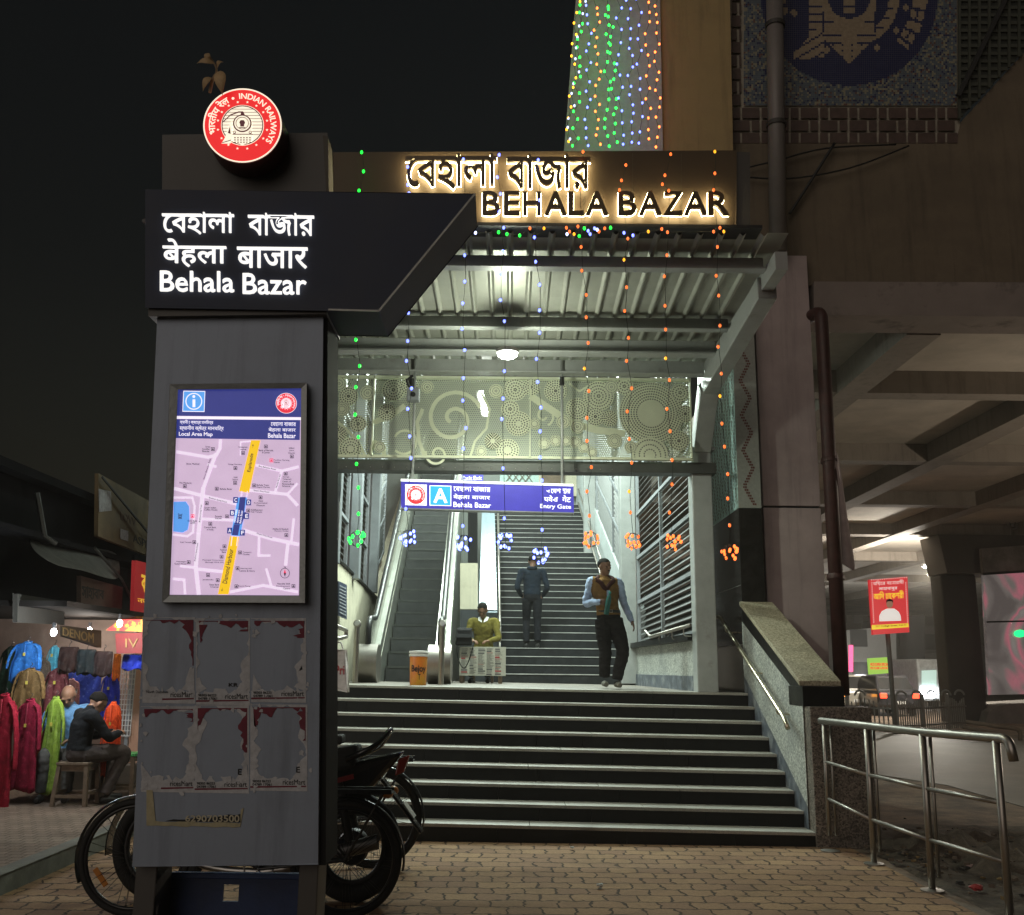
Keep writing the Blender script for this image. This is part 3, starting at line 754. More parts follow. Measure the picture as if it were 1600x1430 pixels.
for x, y, r, n, md in ((560, 663, 13, 3, 0), (548, 702, 18, 3, .25), (605, 645, 14, 4, 0), (810, 663, 20, 4, .2), (793, 704, 18, 3, .3), (797, 640, 14, 3, 0), (805, 610, 18, 4, 0), (902, 640, 18, 4, .1), (935, 620, 24, 5, 0), (930, 652, 15, 4, 0), (952, 655, 13, 4, .1), (1017, 647, 50, 7, .42), (1015, 712, 28, 3, .2), (975, 605, 14, 3, 0), (1062, 615, 14, 3, 0), (1060, 690, 16, 4, 0), (850, 694, 9, 2, .5), (868, 690, 9, 2, .5), (884, 690, 8, 2, .5), (898, 692, 9, 2, .5), (912, 700, 9, 2, .5), (925, 708, 8, 2, .5), (835, 663, 9, 2, .4), (530, 600, 12, 3, 0), (615, 610, 18, 4, 0), (545, 620, 15, 4, 0), (535, 640, 12, 3, .3), (575, 615, 12, 3, 0), (640, 604, 14, 4, 0), (668, 606, 10, 3, 0), (775, 612, 11, 3, 0), (770, 690, 13, 4, .3), (752, 706, 9, 2, .4), (830, 606, 14, 4, 0), (868, 612, 18, 5, 0), (880, 660, 11, 3, 0), (902, 668, 11, 3, 0), (955, 606, 11, 3, 0), (960, 690, 12, 3, .3), (985, 700, 10, 3, 0), (1070, 648, 14, 4, 0), (530, 680, 13, 4, .2), (594, 700, 9, 2, .4)):
    flower(x, y, r, n, .0095 if r > 12 else .006, md)
pat.build('pattern_bands', m_psolid, ps); hol.build('pattern_holes', m_hole, ps)
bm_ = thing('lintel_beam', 'dark steel lintel beam running under the perforated screen', 'beam', PY(795, 735, SY + .15))
MB().box(xa, xb + .3, SY + .06, SY + .3, PY(800, 735, SY).z, zb - .035).build('web', M('lintel_dark', (.075, .08, .075), .5, .3, .2, 3), bm_)
b = MB()
for i in range(30): x = xa + .1 + i * .15; b.ball((x, SY + .055, PY(800, 733, SY).z + .02), .007, 6, 4)
b.build('bolt_row', m_steel, bm_)
for px in (556, 570, 625, 657, 688, 748, 805, 920, 935, 953, 1035):
    a = px2x(px, 594); MB().bar(a + V((0, .03, .0)), a + V((0, .03, .14)), .03, .05).build('hanger', m_black, ps)

# ---------------------------------------------------------------- station interior
def sh(x, y, z): return V((x - .035 * (y - 12), y, z))
def ibox(mb, x0, x1, y0, y1, z0, z1, mi=0):
    mb.hexa([sh(x, y, z) for z in (z0, z1) for x, y in ((x0, y0), (x1, y0), (x1, y1), (x0, y1))], mi)
IY0, IY1 = 12.25, 27.0
FLT = 17.2                                            # foot of the inner flight
fz = lambda y: LZ + max(0, (y - FLT)) * .5
iw = thing('inner_side_wall', 'cream plastered wall of the entrance hall at the left of the escalator', 'wall', (-2.3, 14, LZ))
b = MB(); b.hexa([sh(x, y, z) for (y0, y1, z0, z1a, z1b) in ((0, 0, 0, 0, 0),) for (x, y, z) in ((-2.5, 12.3, 1.3), (-2.3, 12.3, 1.3), (-2.3, 19, 1.3), (-2.5, 19, 1.3), (-2.5, 12.3, 3.02), (-2.3, 12.3, 3.02), (-2.3, 19, 2.85), (-2.5, 19, 2.85))]); b.build('plaster', m_cream, iw)
b = MB(); b.hexa([sh(*q) for q in ((-2.5, 19, 1.3), (-2.3, 19, 1.3), (-2.3, IY1, 1.3), (-2.5, IY1, 1.3), (-2.5, 19, 2.85), (-2.3, 19, 2.85), (-2.3, IY1, 6.4), (-2.5, IY1, 6.4))]); b.build('plaster', m_cream, iw)
b = MB(); b.hexa([sh(*q) for q in ((-2.5, 12.3, 3.03), (-2.27, 12.3, 3.03), (-2.27, 19, 2.86), (-2.5, 19, 2.86), (-2.5, 12.3, 3.06), (-2.27, 12.3, 3.06), (-2.27, 19, 2.89), (-2.5, 19, 2.89))]); b.build('sill', m_blackgran, iw)
nb = [PX(x, y, -2.28) for x, y in ((529, 908), (542, 914), (542, 968), (529, 962))]
b = MB(); b.prism([q - V((.0, 0, 0)) for q in nb], (-.012, 0, 0)); b.build('notice_board', M('notice_blue', (.04, .055, .10), .4), iw)
b = MB()
for i in range(9): 
    a0, a1 = PX(530.5, 915 + i * 5.2, -2.27), PX(540.5, 920 + i * 5.2, -2.27)
    b.bar(a0, a1, .004, .012)
b.build('notice_lines', M('notice_text', (.4, .42, .45), .6), iw)

def louvre(mb_f, mb_s, x, y0, y1, z00, z01, z1, side):
    """window bay between y0,y1 on the plane x: frame bars and tilted slats; sill height z00 at y0 to z01 at y1"""
    zs = lambda y: z00 + (z01 - z00) * (y - y0) / (y1 - y0)
    for f in (0, .5, 1):
        y = y0 + (y1 - y0) * f; mb_f.bar(sh(x, y, zs(y)), sh(x, y, z1), .05, .06, up=(0, 1, 0))
    zr = [0, .42, .84, 1]
    for q in range(5):
        h = q * .75
        if zs(y1) + h < z1: mb_f.bar(sh(x, y0, zs(y0) + h), sh(x, y1, zs(y1) + h), .06, .05)
    k = 0
    while True:
        h = .05 + k * .095; k += 1
        if max(zs(y0), zs(y1)) + h > z1 - .02: break
        for (u, w) in ((.04, .47), (.53, .96)):
            ya, yb = y0 + (y1 - y0) * u, y0 + (y1 - y0) * w
            c0, c1 = sh(x + side * .03, ya, zs(ya) + h), sh(x + side * .03, yb, zs(yb) + h)
            dv = V((side * .045, 0, .05))
            mb_s.add([c0 - dv, c1 - dv, c1 + dv, c0 + dv, c0 - dv + V((0, 0, .008)), c1 - dv + V((0, 0, .008)), c1 + dv + V((0, 0, .008)), c0 + dv + V((0, 0, .008))], [(0, 1, 2, 3), (7, 6, 5, 4), (0, 4, 5, 1), (1, 5, 6, 2), (2, 6, 7, 3), (3, 7, 4, 0)])
m_slat = M('louvre_slat', (.085, .09, .088), .6, .1, .15, 6, .03)
def wall_bays(name, label, x, side, bays, colsY):
    w = thing(name, label, 'louvred window', sh(x, 12.3, LZ))
    for (y0, y1, z00, z01, z1) in bays:
        f, s = MB(), MB(); louvre(f, s, x, y0, y1, z00, z01, z1, side)
        f.build('window_frame', m_greymetal, w); s.build('slats', m_slat, w)
    return w
wall_bays('louvred_window_wall', 'grey steel louvred windows above the cream wall at the left of the entrance hall', -2.4, -1, ((12.4, 15.0, 3.05, 3.0, 6.2), (15.3, 17.7, 3.0, 2.95, 6.4), (18.0, 21, 2.9, 4.0, 7)), ())
for y, w_ in ((12.75, .2), (15.1, .22), (17.9, .22)):
    q = MB(); ibox(q, -2.36, -2.2, y, y + w_, 2.9, 6.6); q.build('steel_column', m_greymetal, None, bev=.01, label='%s pale grey steel column between louvred windows at the left of the entrance hall' % {12.75: 'nearest', 15.1: 'middle', 17.9: 'farthest'}[y], category='column', group='steel columns of the left window wall')
wr = wall_bays('louvred_window_wall', 'grey steel louvred windows above the granite wall at the right of the entrance hall', 2.34, 1, ((12.6, 16.9, 2.05, 1.95, 6.3), (17.2, 22.6, 2.6, 5.1, 7.2)), ())
rw = thing('inner_granite_wall', 'pale granite wall with dark sill under the right hand louvred windows', 'wall', (2.35, 14, LZ))
b = MB(); ibox(b, 2.30, 2.5, 12.42, 17.0, 1.3, 1.95); b.build('granite_panel', m_palegran, rw)
b = MB(); ibox(b, 2.20, 2.5, 12.42, 17.0, 1.953, 2.03); b.build('sill', m_blackgran, rw)
b = MB(); ibox(b, 2.285, 2.299, 12.42, 17.0, 1.3, 1.52); b.build('skirting', m_stain, rw)
b = MB(); b.hexa([sh(*q) for q in ((2.30, 17.2, 1.3), (2.5, 17.2, 1.3), (2.5, IY1, 1.3), (2.30, IY1, 1.3), (2.30, 17.2, 2.62), (2.5, 17.2, 2.62), (2.5, IY1, 7.3), (2.30, IY1, 7.3))]); b.build('granite_panel', M('cool_plaster', (.46, .50, .50), .6, 0, .1, 3, .05, 40, (.34, .37, .38), 2, .5, .8), rw)
for y, nm in ((17.0, 'wide pale steel column at the foot of the inner stairs on the right'), (22.7, 'slim pale steel column halfway up the inner stairs on the right')):
    q = MB(); ibox(q, 2.06, 2.32, y, y + .25, LZ if y < 20 else 4, 7.6); q.build('steel_column', m_postmetal, None, bev=.01, label=nm, category='column')
hr2 = thing('wall_handrail', 'short stainless handrail on the pale granite wall inside the entrance', 'handrail', sh(2.2, 14, 2))
pp = bend([PX(1008, 986, 2.02), PX(1016, 995, 2.08), PX(1078, 977, 2.16)], .1); MB().tube(pp, .022, 10).build('rail', m_steel, hr2, 180)
for x, y in ((1030, 993), (1050, 987), (1068, 981)): 
    a = PX(x, y, 2.12); MB().tube(bend([a, a - V((0, 0, .1)), a + V((.1, .05, -.1))], .04), .008, 8).build('bracket', m_steel, hr2, 60)
hr3 = thing('wall_handrail', 'long stainless double handrail climbing the wall beside the inner stairs', 'handrail', sh(2.1, 19, 2))
for dz in (.55, .9):
    MB().tube([sh(2.16, 17.4, LZ + dz), sh(2.16, 25, 5.2 + dz)], .024, 10).build('rail', m_steel, hr3, 180)
# flight of stairs
fl2 = thing('inner_staircase', 'long dark granite staircase with pale nosings climbing inside the station', 'stairs', sh(.9, FLT, LZ))
bb, nn = MB(), MB()
for k in range(30):
    y = FLT + k * .3; z = LZ + .15 * (k + 1)
    ibox(bb, -.22, 2.3, y, y + .32, LZ - .02 if k == 0 else z - .3, z - .016)
    ibox(nn, -.22, 2.28, y - .012, y + .045, z - .015, z)
    ibox(bb, -.22, 2.28, y + .046, y + .312, z - .0155, z - .002)
bb.build('steps', M('inner_step_granite', (.018, .020, .022), .5, 0, .4, 8, .04, 80, (.035, .037, .04), 3, .52, .75, 0, .25), fl2); nn.build('nosings', M('nosing_strip', (.42, .42, .40), .5), fl2)
# escalator
es = thing('escalator', 'steel escalator with ribbed steps and glass balustrades climbing inside the station', 'escalator', sh(-1.5, 15.5, LZ))
EY = 15.4; SL = .577
bb = MB()
for k in range(32):
    y = EY + .4 * k; z = LZ + .02 + .4 * SL * k
    ibox(bb, -1.80, -1.02, y, y + .43, z - .25, z)
    for j in range(1):
        ibox(bb, -1.80, -1.02, y - .006, y + .0, z - .03, z + .003, 1)
bb.build('steps', [M('escalator_step', (.06, .063, .063), .5, .3, .2, 6, .1, 60), M('step_edge', (.09, .095, .09), .4, .5)], es)
m_skirt = M('escalator_skirt', (.36, .37, .33), .3, .8, .1, 4, .03)
m_hand = M('handrail_rubber', (.015, .015, .016), .4)
for x0, x1, nm in ((-2.02, -1.82, 0), (-1.0, -.80, 1)):
    q = MB(); q.hexa([sh(*w) for w in ((x0, EY - .9, LZ), (x1, EY - .9, LZ), (x1, EY + 10, LZ), (x0, EY + 10, LZ), (x0, EY - .9, LZ + .30), (x1, EY - .9, LZ + .30), (x1, EY + 10, LZ + .42 + 10 * SL), (x0, EY + 10, LZ + .42 + 10 * SL))]); q.build('skirt_panel', m_skirt, es)
    xm = (x0 + x1) / 2
    pol = [(EY - 1.0, .3), (EY - 1.25, .55), (EY - 1.1, .86), (EY - .3, .92), (EY + 10, .92 + 10.3 * SL), (EY + 10, .44 + 10 * SL), (EY - .2, .32)]
    q = MB(); q.prism([sh(xm - .02, y, LZ + z) for y, z in pol], (.04, 0, 0)); q.build('balustrade', M('balustrade_steel', (.40, .40, .33), .22, .75, .08, 5, .02), es)
    hp = bend([sh(xm, EY - .9, LZ + .34), sh(xm, EY - 1.28, LZ + .36), sh(xm, EY - 1.25, LZ + .90), sh(xm, EY - .3, LZ + .95), sh(xm, EY + 10, LZ + .95 + 10.3 * SL)], .22, 8)
    MB().tube(hp, .045, 10).build('moving_handrail', m_hand, es, 180)
    MB().bar(sh(x1 - .012, EY - .3, LZ + .36), sh(x1 - .012, EY + 10, LZ + .45 + 10 * SL), .03, .03).build('trim', M('pale_trim', (.65, .66, .55), .3, .6), es)
    q = MB(); q.tube([sh(xm - .16, EY - 1.25, LZ + .28), sh(xm + .16, EY - 1.25, LZ + .28)], .27, 22); q.build('newel_drum', m_steel, es, 60)
# divider between escalator and stairs
dv = thing('divider_wall', 'cream and white divider panels between the escalator and the inner stairs', 'wall', sh(-.5, 17.5, LZ))
def yface(mb, pix, Y, d, mi=0): mb.prism([PY(x, y, Y) for x, y in pix], (0, d, 0), mi)
b = MB(); yface(b, ((719, 880), (746, 880), (746, 952), (719, 952)), 17.6, .3); b.build('cream_panel', m_cream, dv)
b = MB(); yface(b, ((719, 953), (777, 953), (777, 1066), (719, 1066)), 17.55, .3); b.build('dark_base', M('divider_dark', (.04, .045, .05), .5), dv)
b = MB(); w0, w1 = PY(748, 957, 17.5), PY(777, 957, 17.5); w2, w3 = PY(773, 800, 24.0), PY(753, 800, 24.0)
b.prism([w0, w1, w2, w3], (0, .1, -.1)); b.build('white_deck', M('white_deck', (.20, .26, .30), .4, .1, .06, 3), dv)
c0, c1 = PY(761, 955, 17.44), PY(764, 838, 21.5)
MB().tube([c0 + V((0, -.02, .03)), c1 + V((0, -.05, .03))], .016, 8).build('tube_light', EM('tube_cool', (.82, .92, 1), 6), dv)  # glowing strip painting a tube's reflection on the deck; no lamp sits here
b = MB(); yface(b, ((731, 800), (746, 800), (746, 878), (731, 878)), 19.0, .2); b.build('recess', m_dark, dv)
hr4 = thing('stair_rail', 'upright stainless rail on the left edge of the inner stairs', 'handrail', sh(-.2, 17, LZ))
MB().tube([PY(781, 1000, 17.0), PY(778, 800, 25.0)], .03, 10).build('rail', m_steel, hr4, 180)
for q in (0.02, .25, .5, .75): a = PY(781, 1000, 17.0).lerp(PY(778, 800, 25.0), q); MB().tube([a, a - V((0, 0, .75))], .02, 8).build('baluster', m_steel, hr4, 180)
# back wall, roof of the hall
bw = thing('hall_back_wall', 'grey back wall at the top of the hall with a green lattice tile panel', 'wall', (-.5, 27, 5))
b = MB(); b.box(-4, 3.2, 27, 27.3, 1, 9.5); b.build('wall', M('back_wall_grey', (.25, .27, .25), .8, 0, .1, 1.5), bw)
b = MB(); yface(b, ((781, 726), (842, 726), (842, 760), (781, 760)), 26.9, .05); b.build('tile_panel', m_gtile, bw)
b = MB()
for i in range(-4, 12):
    for s in (1, -1):
        a, c = PY(781 + i * 10, 726, 26.88), PY(781 + i * 10 + s * 26, 760, 26.88)
        if 779 < 781 + i * 10 < 843 and 779 < 781 + i * 10 + s * 26 < 843: b.bar(a, c, .03, .02)
b.build('lattice_tiles', m_btile, bw)
b = MB(); yface(b, ((842, 728), (905, 728), (905, 775), (842, 775)), 26.85, .05); b.build('cream_panel', m_cream, bw)
b = MB(); yface(b, ((846, 740), (882, 740), (882, 775), (846, 775)), 26.8, .04); b.build('door', m_wood, bw)
rf = thing('hall_roof', 'sloping grey ceiling of the entrance hall above the inner stairs', 'roof', (0, 20, 6.5))
b = MB(); b.hexa([sh(*q) for q in ((-2.6, 12.3, 5.7), (2.6, 12.3, 5.7), (2.6, IY1, 10.1), (-2.6, IY1, 10.1), (-2.6, 12.3, 5.85), (2.6, 12.3, 5.85), (2.6, IY1, 10.25), (-2.6, IY1, 10.25))]); b.build('ceiling', M('hall_ceiling', (.35, .36, .33), .7), rf)
# tubes
T1 = thing('tube_light', 'slanted bright fluorescent tube seen through the perforated screen', 'tube light', PY(756, 632, 12.9))
MB().tube([PY(751, 612, 12.7), PY(760, 650, 12.7)], .035, 10).build('tube', EM('tube_white', (.95, 1, .95), 30), T1, 60)
MB().bar(PY(748.5, 612, 12.8), PY(757.5, 650, 12.8), .08, .05).build('batten', m_white, T1)
for i, (x, y, z, e) in enumerate(((-.8, 14.2, 6.08, 255), (1.1, 15.5, 6.46, 255), (-1.2, 19.0, 7.5, 330), (1.0, 20.5, 7.95, 330), (0, 24, 8.95, 370))):
    t_ = thing('hall_tube_light', 'ceiling tube light %s inside the entrance hall' % ('nearest the screen on the left', 'nearest the screen on the right', 'above the escalator', 'above the inner stairs', 'at the top of the stairs')[i], 'tube light', sh(x, y, z), 'ceiling tube lights of the hall')
    MB().tube([sh(x - .6, y, z - .04), sh(x + .6, y, z - .04)], .03, 8).build('tube', EM('tube_hall', (.9, 1, .92), 8), t_, 60)
    MB().bar(sh(x - .6, y, z + .03), sh(x + .6, y, z + .03), .07, .06).build('batten', m_white, t_)
    L = bpy.data.lights.new('hall_tube', 'AREA'); L.shape = 'RECTANGLE'; L.size = 1.2; L.size_y = .08; L.energy = e; L.color = (.84, 1.0, .90)
    lo = bpy.data.objects.new('hall_tube', L); COL.objects.link(lo); lo.parent = t_; lo.location = (0, 0, -.09)
# ---------------------------------------------------------------- railway roundel
def roundel(c, ux, uy, n, mb, detail=True):
    """red disc with rim, ring text, stars and a locomotive; materials 0 red, 1 cream, 2 dark red"""
    c, ux, uy, n = V(c), V(ux), V(uy), V(n); rr = ux.length
    lay = [0.0]
    def pt(x, y, l): return c + ux * x + uy * y + n * (l * .0012)
    def poly(P, l, mi): mb.prism([pt(x, y, l) for x, y in P], n * .001, mi)
    circ = lambda r, k=64, x0=0, y0=0: [(x0 + r * math.cos(2 * math.pi * i / k), y0 + r * math.sin(2 * math.pi * i / k)) for i in range(k)]
    def ring(r0, r1, l, mi, k=72, x0=0, y0=0):
        for i in range(k):
            a, b = 2 * math.pi * i / k, 2 * math.pi * (i + 1) / k
            poly([(x0 + r0 * math.cos(a), y0 + r0 * math.sin(a)), (x0 + r1 * math.cos(a), y0 + r1 * math.sin(a)), (x0 + r1 * math.cos(b), y0 + r1 * math.sin(b)), (x0 + r0 * math.cos(b), y0 + r0 * math.sin(b))], l, mi)
    poly(circ(.975), 0, 0); ring(.955, .99, 1, 1); poly(circ(.54), 1, 1); ring(.50, .525, 2, 2)
    def arc(text, a0, a1, r0, r1):
        fn = lambda u, v: pt((r0 + (r1 - r0) * v) * math.cos(R(a0 + (a1 - a0) * u)), (r0 + (r1 - r0) * v) * math.sin(R(a0 + (a1 - a0) * u)), 1)
        letter(mb, text, None, n * .001, .018, 1, fn, .0002)
    arc('INDIAN RAILWAYS', 96, -36, .71, .86); arc('भारतीय रेल', 197, 118, .69, .91)
    poly(circ(.035, 14, -.24 * 1, .72), 1, 1)
    for k in range(16):
        a = R(k * 22.5 + 11); x, y = .63 * math.cos(a), .63 * math.sin(a)
        poly([(x + (.036 if j % 2 == 0 else .015) * math.cos(R(90 + 36 * j)), y + (.036 if j % 2 == 0 else .015) * math.sin(R(90 + 36 * j))) for j in range(10)], 1, 1)
    for i in range(9):
        y = .42 - i * .085; w = math.sqrt(max(0, .50 ** 2 - y * y))
        poly([(-w, y), (w, y), (w, y + .012), (-w, y + .012)], 2, 2)
    # locomotive: boiler ring, body, grille and swept nose
    poly([(-.24, -.28), (-.24, .1), (-.15, .22), (.15, .22), (.24, .1), (.24, -.28)], 3, 1)
    poly(circ(.235, 36, 0, .04), 4, 2); poly(circ(.20, 36, 0, .04), 5, 1); ring(.15, .165, 6, 2, 30, 0, .04)
    poly([(-.05, -.05), (.05, -.05), (.05, .0), (.075, .06), (.04, .12), (-.04, .12), (-.075, .06), (-.05, .0)], 6, 2)
    poly([(-.08, -.09), (.08, -.09), (.08, -.07), (-.08, -.07)], 6, 2)
    poly([(-.05, .24), (.05, .24), (.03, .34), (-.03, .34)], 4, 2)
    for x in (-.2, .2): poly(circ(.04, 14, x, -.2), 4, 2); poly(circ(.022, 12, x, -.2), 5, 1)
    poly([(-.26, -.26), (.26, -.26), (.26, -.24), (-.26, -.24)], 4, 2)
    poly([(-.25, -.28), (.25, -.28), (.25, -.42), (.0, -.54), (-.25, -.42)], 4, 1)
    for i in range(6):
        for j in range(3): poly([(-.2 + i * .075, -.33 - j * .06), (-.165 + i * .075, -.33 - j * .06), (-.165 + i * .075, -.36 - j * .06), (-.2 + i * .075, -.36 - j * .06)], 5, 2)
    poly([(-.27, .12), (-.24, -.38), (-.30, -.5), (-.52, -.5), (-.44, -.36), (-.36, -.12)], 5, 1)
    poly([(-.31, -.05), (-.29, -.25), (-.36, -.22)], 6, 2); poly([(-.5, -.47), (-.28, -.40), (-.28, -.42), (-.5, -.49)], 6, 2)
    if detail:
        P = [(-.48, .1), (-.3, .28), (-.1, .36), (.02, .36), (.06, .28)]
        for a, b in zip(P, P[1:]): poly([a, b, (b[0], b[1] - .035), (a[0], a[1] - .035)], 4, 2)
    return mb

m_lred = EM('lit_red', (.78, .014, .018), .95)
m_lcream = EM('lit_cream', (1, .88, .68), 1.0)
m_ldred = EM('lit_maroon', (.10, .02, .03), .6)
m_litwhite = EM('lit_white', (1, .97, .92), 1.05)
# ---------------------------------------------------------------- totem sign
TY = 5.2
tt = thing('totem_sign', 'tall grey station totem at the left with navy name box and dark top block', 'totem sign', PY(360, 1400, TY))
def tprism(pix, Y, d, name, m, bev=.004, parent=tt):
    b = MB(); b.prism([PY(x, y, Y) for x, y in pix], (0, d, 0)); return b.build(name, m, parent, bev=bev)
tprism([(247, 491), (504, 489), (497, 1351), (208, 1353)], TY, .06, 'panel', m_totem)
tprism([(251, 494), (501, 492), (494, 1349), (213, 1350)], TY + .061, .34, 'core', M('totem_core', (.02, .02, .021), .8, 0, .1, 3, 0, 40, None, 1, .5, .7, 0, .1))
tprism([(505, 489), (512, 489), (509, 1352), (498, 1352)], TY + .03, .34, 'side_trim', M('totem_side', (.02, .02, .021), .8, 0, .1, 3, 0, 40, None, 1, .5, .7, 0, .1))
tprism([(232, 480), (510, 480), (510, 491), (232, 494)], TY - .04, .44, 'lip', m_totemdk)
tprism([(255, 212), (510, 209), (514, 301), (255, 299)], TY + .06, .12, 'top_block', m_totemdk, .006)
tprism([(505, 212), (512, 214), (514, 300), (510, 300)], TY + .03, .16, 'block_trim', M('trim_bronze', (.05, .042, .03), .5, .3))
nb_ = tprism([(228, 297), (742, 303), (592, 486), (228, 480)], TY - .06, .42, 'name_box', m_navy, .004)
edge = MB()
for a, c in (((742, 303), (592, 486)), ((592, 486), (513, 484))): edge.bar(PY(*a, TY - .062), PY(*c, TY - .062), .006, .010)
edge.build('box_edge', M('edge_trim', (.20, .20, .19), .35, .7), tt)
for s, bx, off in (('েবহালা', (254, 332, 366, 366), .003), ('বাজার', (388, 334, 491, 368), .003), ('बेहला', (255, 374, 354, 417), .006), ('बाजार', (371, 387, 481, 419), .006), ('Behala', (251, 424, 366, 456), .005), ('Bazar', (380, 428, 479, 460), .005)):
    b = MB(); letter(b, s, lbox(*bx, TY - .0605, .012), TO * .012, off); b.build('lit_lettering', m_litwhite, tt)
lg = thing('railway_roundel', 'glowing round red railway roundel mounted on the dark top block of the totem', 'roundel sign', PY(379, 196, TY))
cc = PY(379, 196, TY - .12); hx = (PY(441, 196, TY - .12) - PY(317, 196, TY - .12)) / 2; hy = (PY(379, 137, TY - .12) - PY(379, 254, TY - .12)) / 2
b = MB(); 
prof = [(cc + hx * math.cos(2 * math.pi * i / 64) + hy * math.sin(2 * math.pi * i / 64)) for i in range(64)]
b.prism([p + V((0, .004, 0)) for p in prof], (0, .16, 0)); b.build('case', M('roundel_case', (.08, .012, .012), .4), lg)
b = MB(); roundel(cc, hx, hy, (0, -1, 0), b); b.build('lit_face', [m_lred, m_lcream, m_ldred], lg)
# legs
for nm, x0, x1 in (('leg', 217, 250), ('leg', 470, 500)):
    a, c = PY(x0, 1353, TY + .1), PY(x1, 1353, TY + .1)
    MB().box(a.x, c.x, TY + .06, TY + .30, 0, a.z + .02).build('leg', m_totemdk, tt, bev=.006)
# lightbox with the local area map
mp_ = thing('map_lightbox', 'illuminated local area map in a grey metal frame on the totem', 'map board', PY(366, 940, TY))
MY = TY - .045
fro, fri = [(265, 600), (479, 598), (476, 942), (253, 941)], [(277, 608), (470, 606), (467, 931), (264, 930)]
for i in range(4):
    j = (i + 1) % 4
    b = MB(); P = [fro[i], fro[j], fri[j], fri[i]]
    f = [PY(x, y, TY - .002) for x, y in P[:2]]; g_ = [PY(x, y, MY - .03) for x, y in P]
    o2 = [PY(x, y, TY - .001) for x, y in P]
    b.hexa([o2[0], o2[1], o2[2], o2[3], g_[0] + V((0, .006, 0)), g_[1] + V((0, .006, 0)), g_[2] + V((0, .012, 0)), g_[3] + V((0, .012, 0))])
    b.build('frame', M('lightbox_frame', (.22, .235, .24), .35, .5, .1, 4), mp_)
LV = [0]
def mq(X, Y, l): return PY(250 + X / 3.972, 590 + Y / 3.972, MY - .0008 * l)
def mpoly(mb, P, l, mi=0): mb.prism([mq(x, y, l) for x, y in P], TO * .0006, mi)
mcol = [('map_ground', (.62, .46, .64), .88), ('map_navy', (.035, .045, .24), .85), ('map_road', (.80, .68, .84), .95), ('map_yellow', (.88, .54, .012), .95), ('map_pool', (.10, .33, .80), .95), ('map_white', (.92, .86, .95), 1.0), ('map_text', (.035, .02, .05), .5), ('map_lightblue', (.10, .36, .85), .95), ('map_red', (.80, .03, .10), .9), ('map_hot', (1, .97, 1), 1.6)]
mmats = [EM(n, c, s, mottled=.14 if n in ('map_ground', 'map_navy') else 0) for n, c, s in mcol]
def mpart(name, fnc, mis):
    b = MB(); fnc(b); b.build(name, mmats, mp_)
mpart('map_sheet', lambda b: mpoly(b, [(106, 72), (878, 66), (862, 1352), (58, 1348)], 0, 0), 0)
def hdr(b):
    mpoly(b, [(106, 74), (878, 66), (876, 246), (102, 238)], 1, 1); mpoly(b, [(103, 240), (876, 248), (876, 264), (102, 256)], 1, 5)
    mpoly(b, [(102, 258), (870, 264), (867, 388), (97, 376)], 2, 1)
    mpoly(b, [(145, 82), (281, 84), (276, 214), (139, 212)], 2, 5); mpoly(b, [(149, 87), (277, 89), (272, 209), (143, 207)], 3, 7)
    cx, cy = 210, 148
    for r, mi, l in ((52, 5, 4), (46, 7, 5)): mpoly(b, [(cx + r * math.cos(i * math.pi / 16), cy + r * math.sin(i * math.pi / 16)) for i in range(32)], l, mi)
    mpoly(b, [(202, 136), (219, 136), (219, 184), (202, 184)], 6, 5); mpoly(b, [(210 + 9 * math.cos(i * .6283), 118 + 9 * math.sin(i * .6283)) for i in range(10)], 6, 5)
mpart('header', hdr, 0)
def roads(b):
    def road(P, w):
        for a, c in zip(P, P[1:]):
            d = V((c[0] - a[0], c[1] - a[1])); s = V((-d.y, d.x)).normalized() * w / 2; e = d.normalized() * w * .35
            LV[0] = (LV[0] + 1) % 7
            mpoly(b, [(a[0] - e.x + s.x, a[1] - e.y + s.y), (c[0] + e.x + s.x, c[1] + e.y + s.y), (c[0] + e.x - s.x, c[1] + e.y - s.y), (a[0] - e.x - s.x, a[1] - e.y - s.y)], 1 + LV[0] * .12, 2)
    road([(108, 462), (300, 495), (350, 480), (372, 440), (375, 390)], 18); road([(345, 478), (268, 690)], 20); road([(268, 690), (240, 960), (222, 1180)], 24)
    road([(95, 690), (268, 735), (480, 785)], 20); road([(300, 540), (345, 552)], 14); road([(600, 545), (755, 580), (855, 555)], 16); road([(755, 580), (715, 710)], 14)
    road([(560, 700), (790, 725), (850, 790)], 18); road([(790, 725), (850, 660)], 12); road([(265, 878), (450, 885)], 16); road([(525, 950), (690, 1000), (855, 1035)], 20)
    road([(615, 990), (612, 1105), (680, 1105)], 14); road([(795, 1020), (780, 1160)], 20); road([(830, 880), (815, 1020)], 14); road([(222, 1180), (240, 1340)], 24); road([(240, 1190), (390, 1205)], 18)
    road([(130, 1170), (222, 1180)], 14); road([(85, 1250), (150, 1255), (155, 1340)], 14); road([(660, 1190), (690, 1290)], 14); road([(440, 1330), (640, 1290), (850, 1330)], 16); road([(500, 480), (500, 400), (560, 395)], 8)
    road([(90, 745), (200, 745), (215, 800), (205, 960), (170, 985), (85, 975)], 12)
mpart('streets', roads, 0)
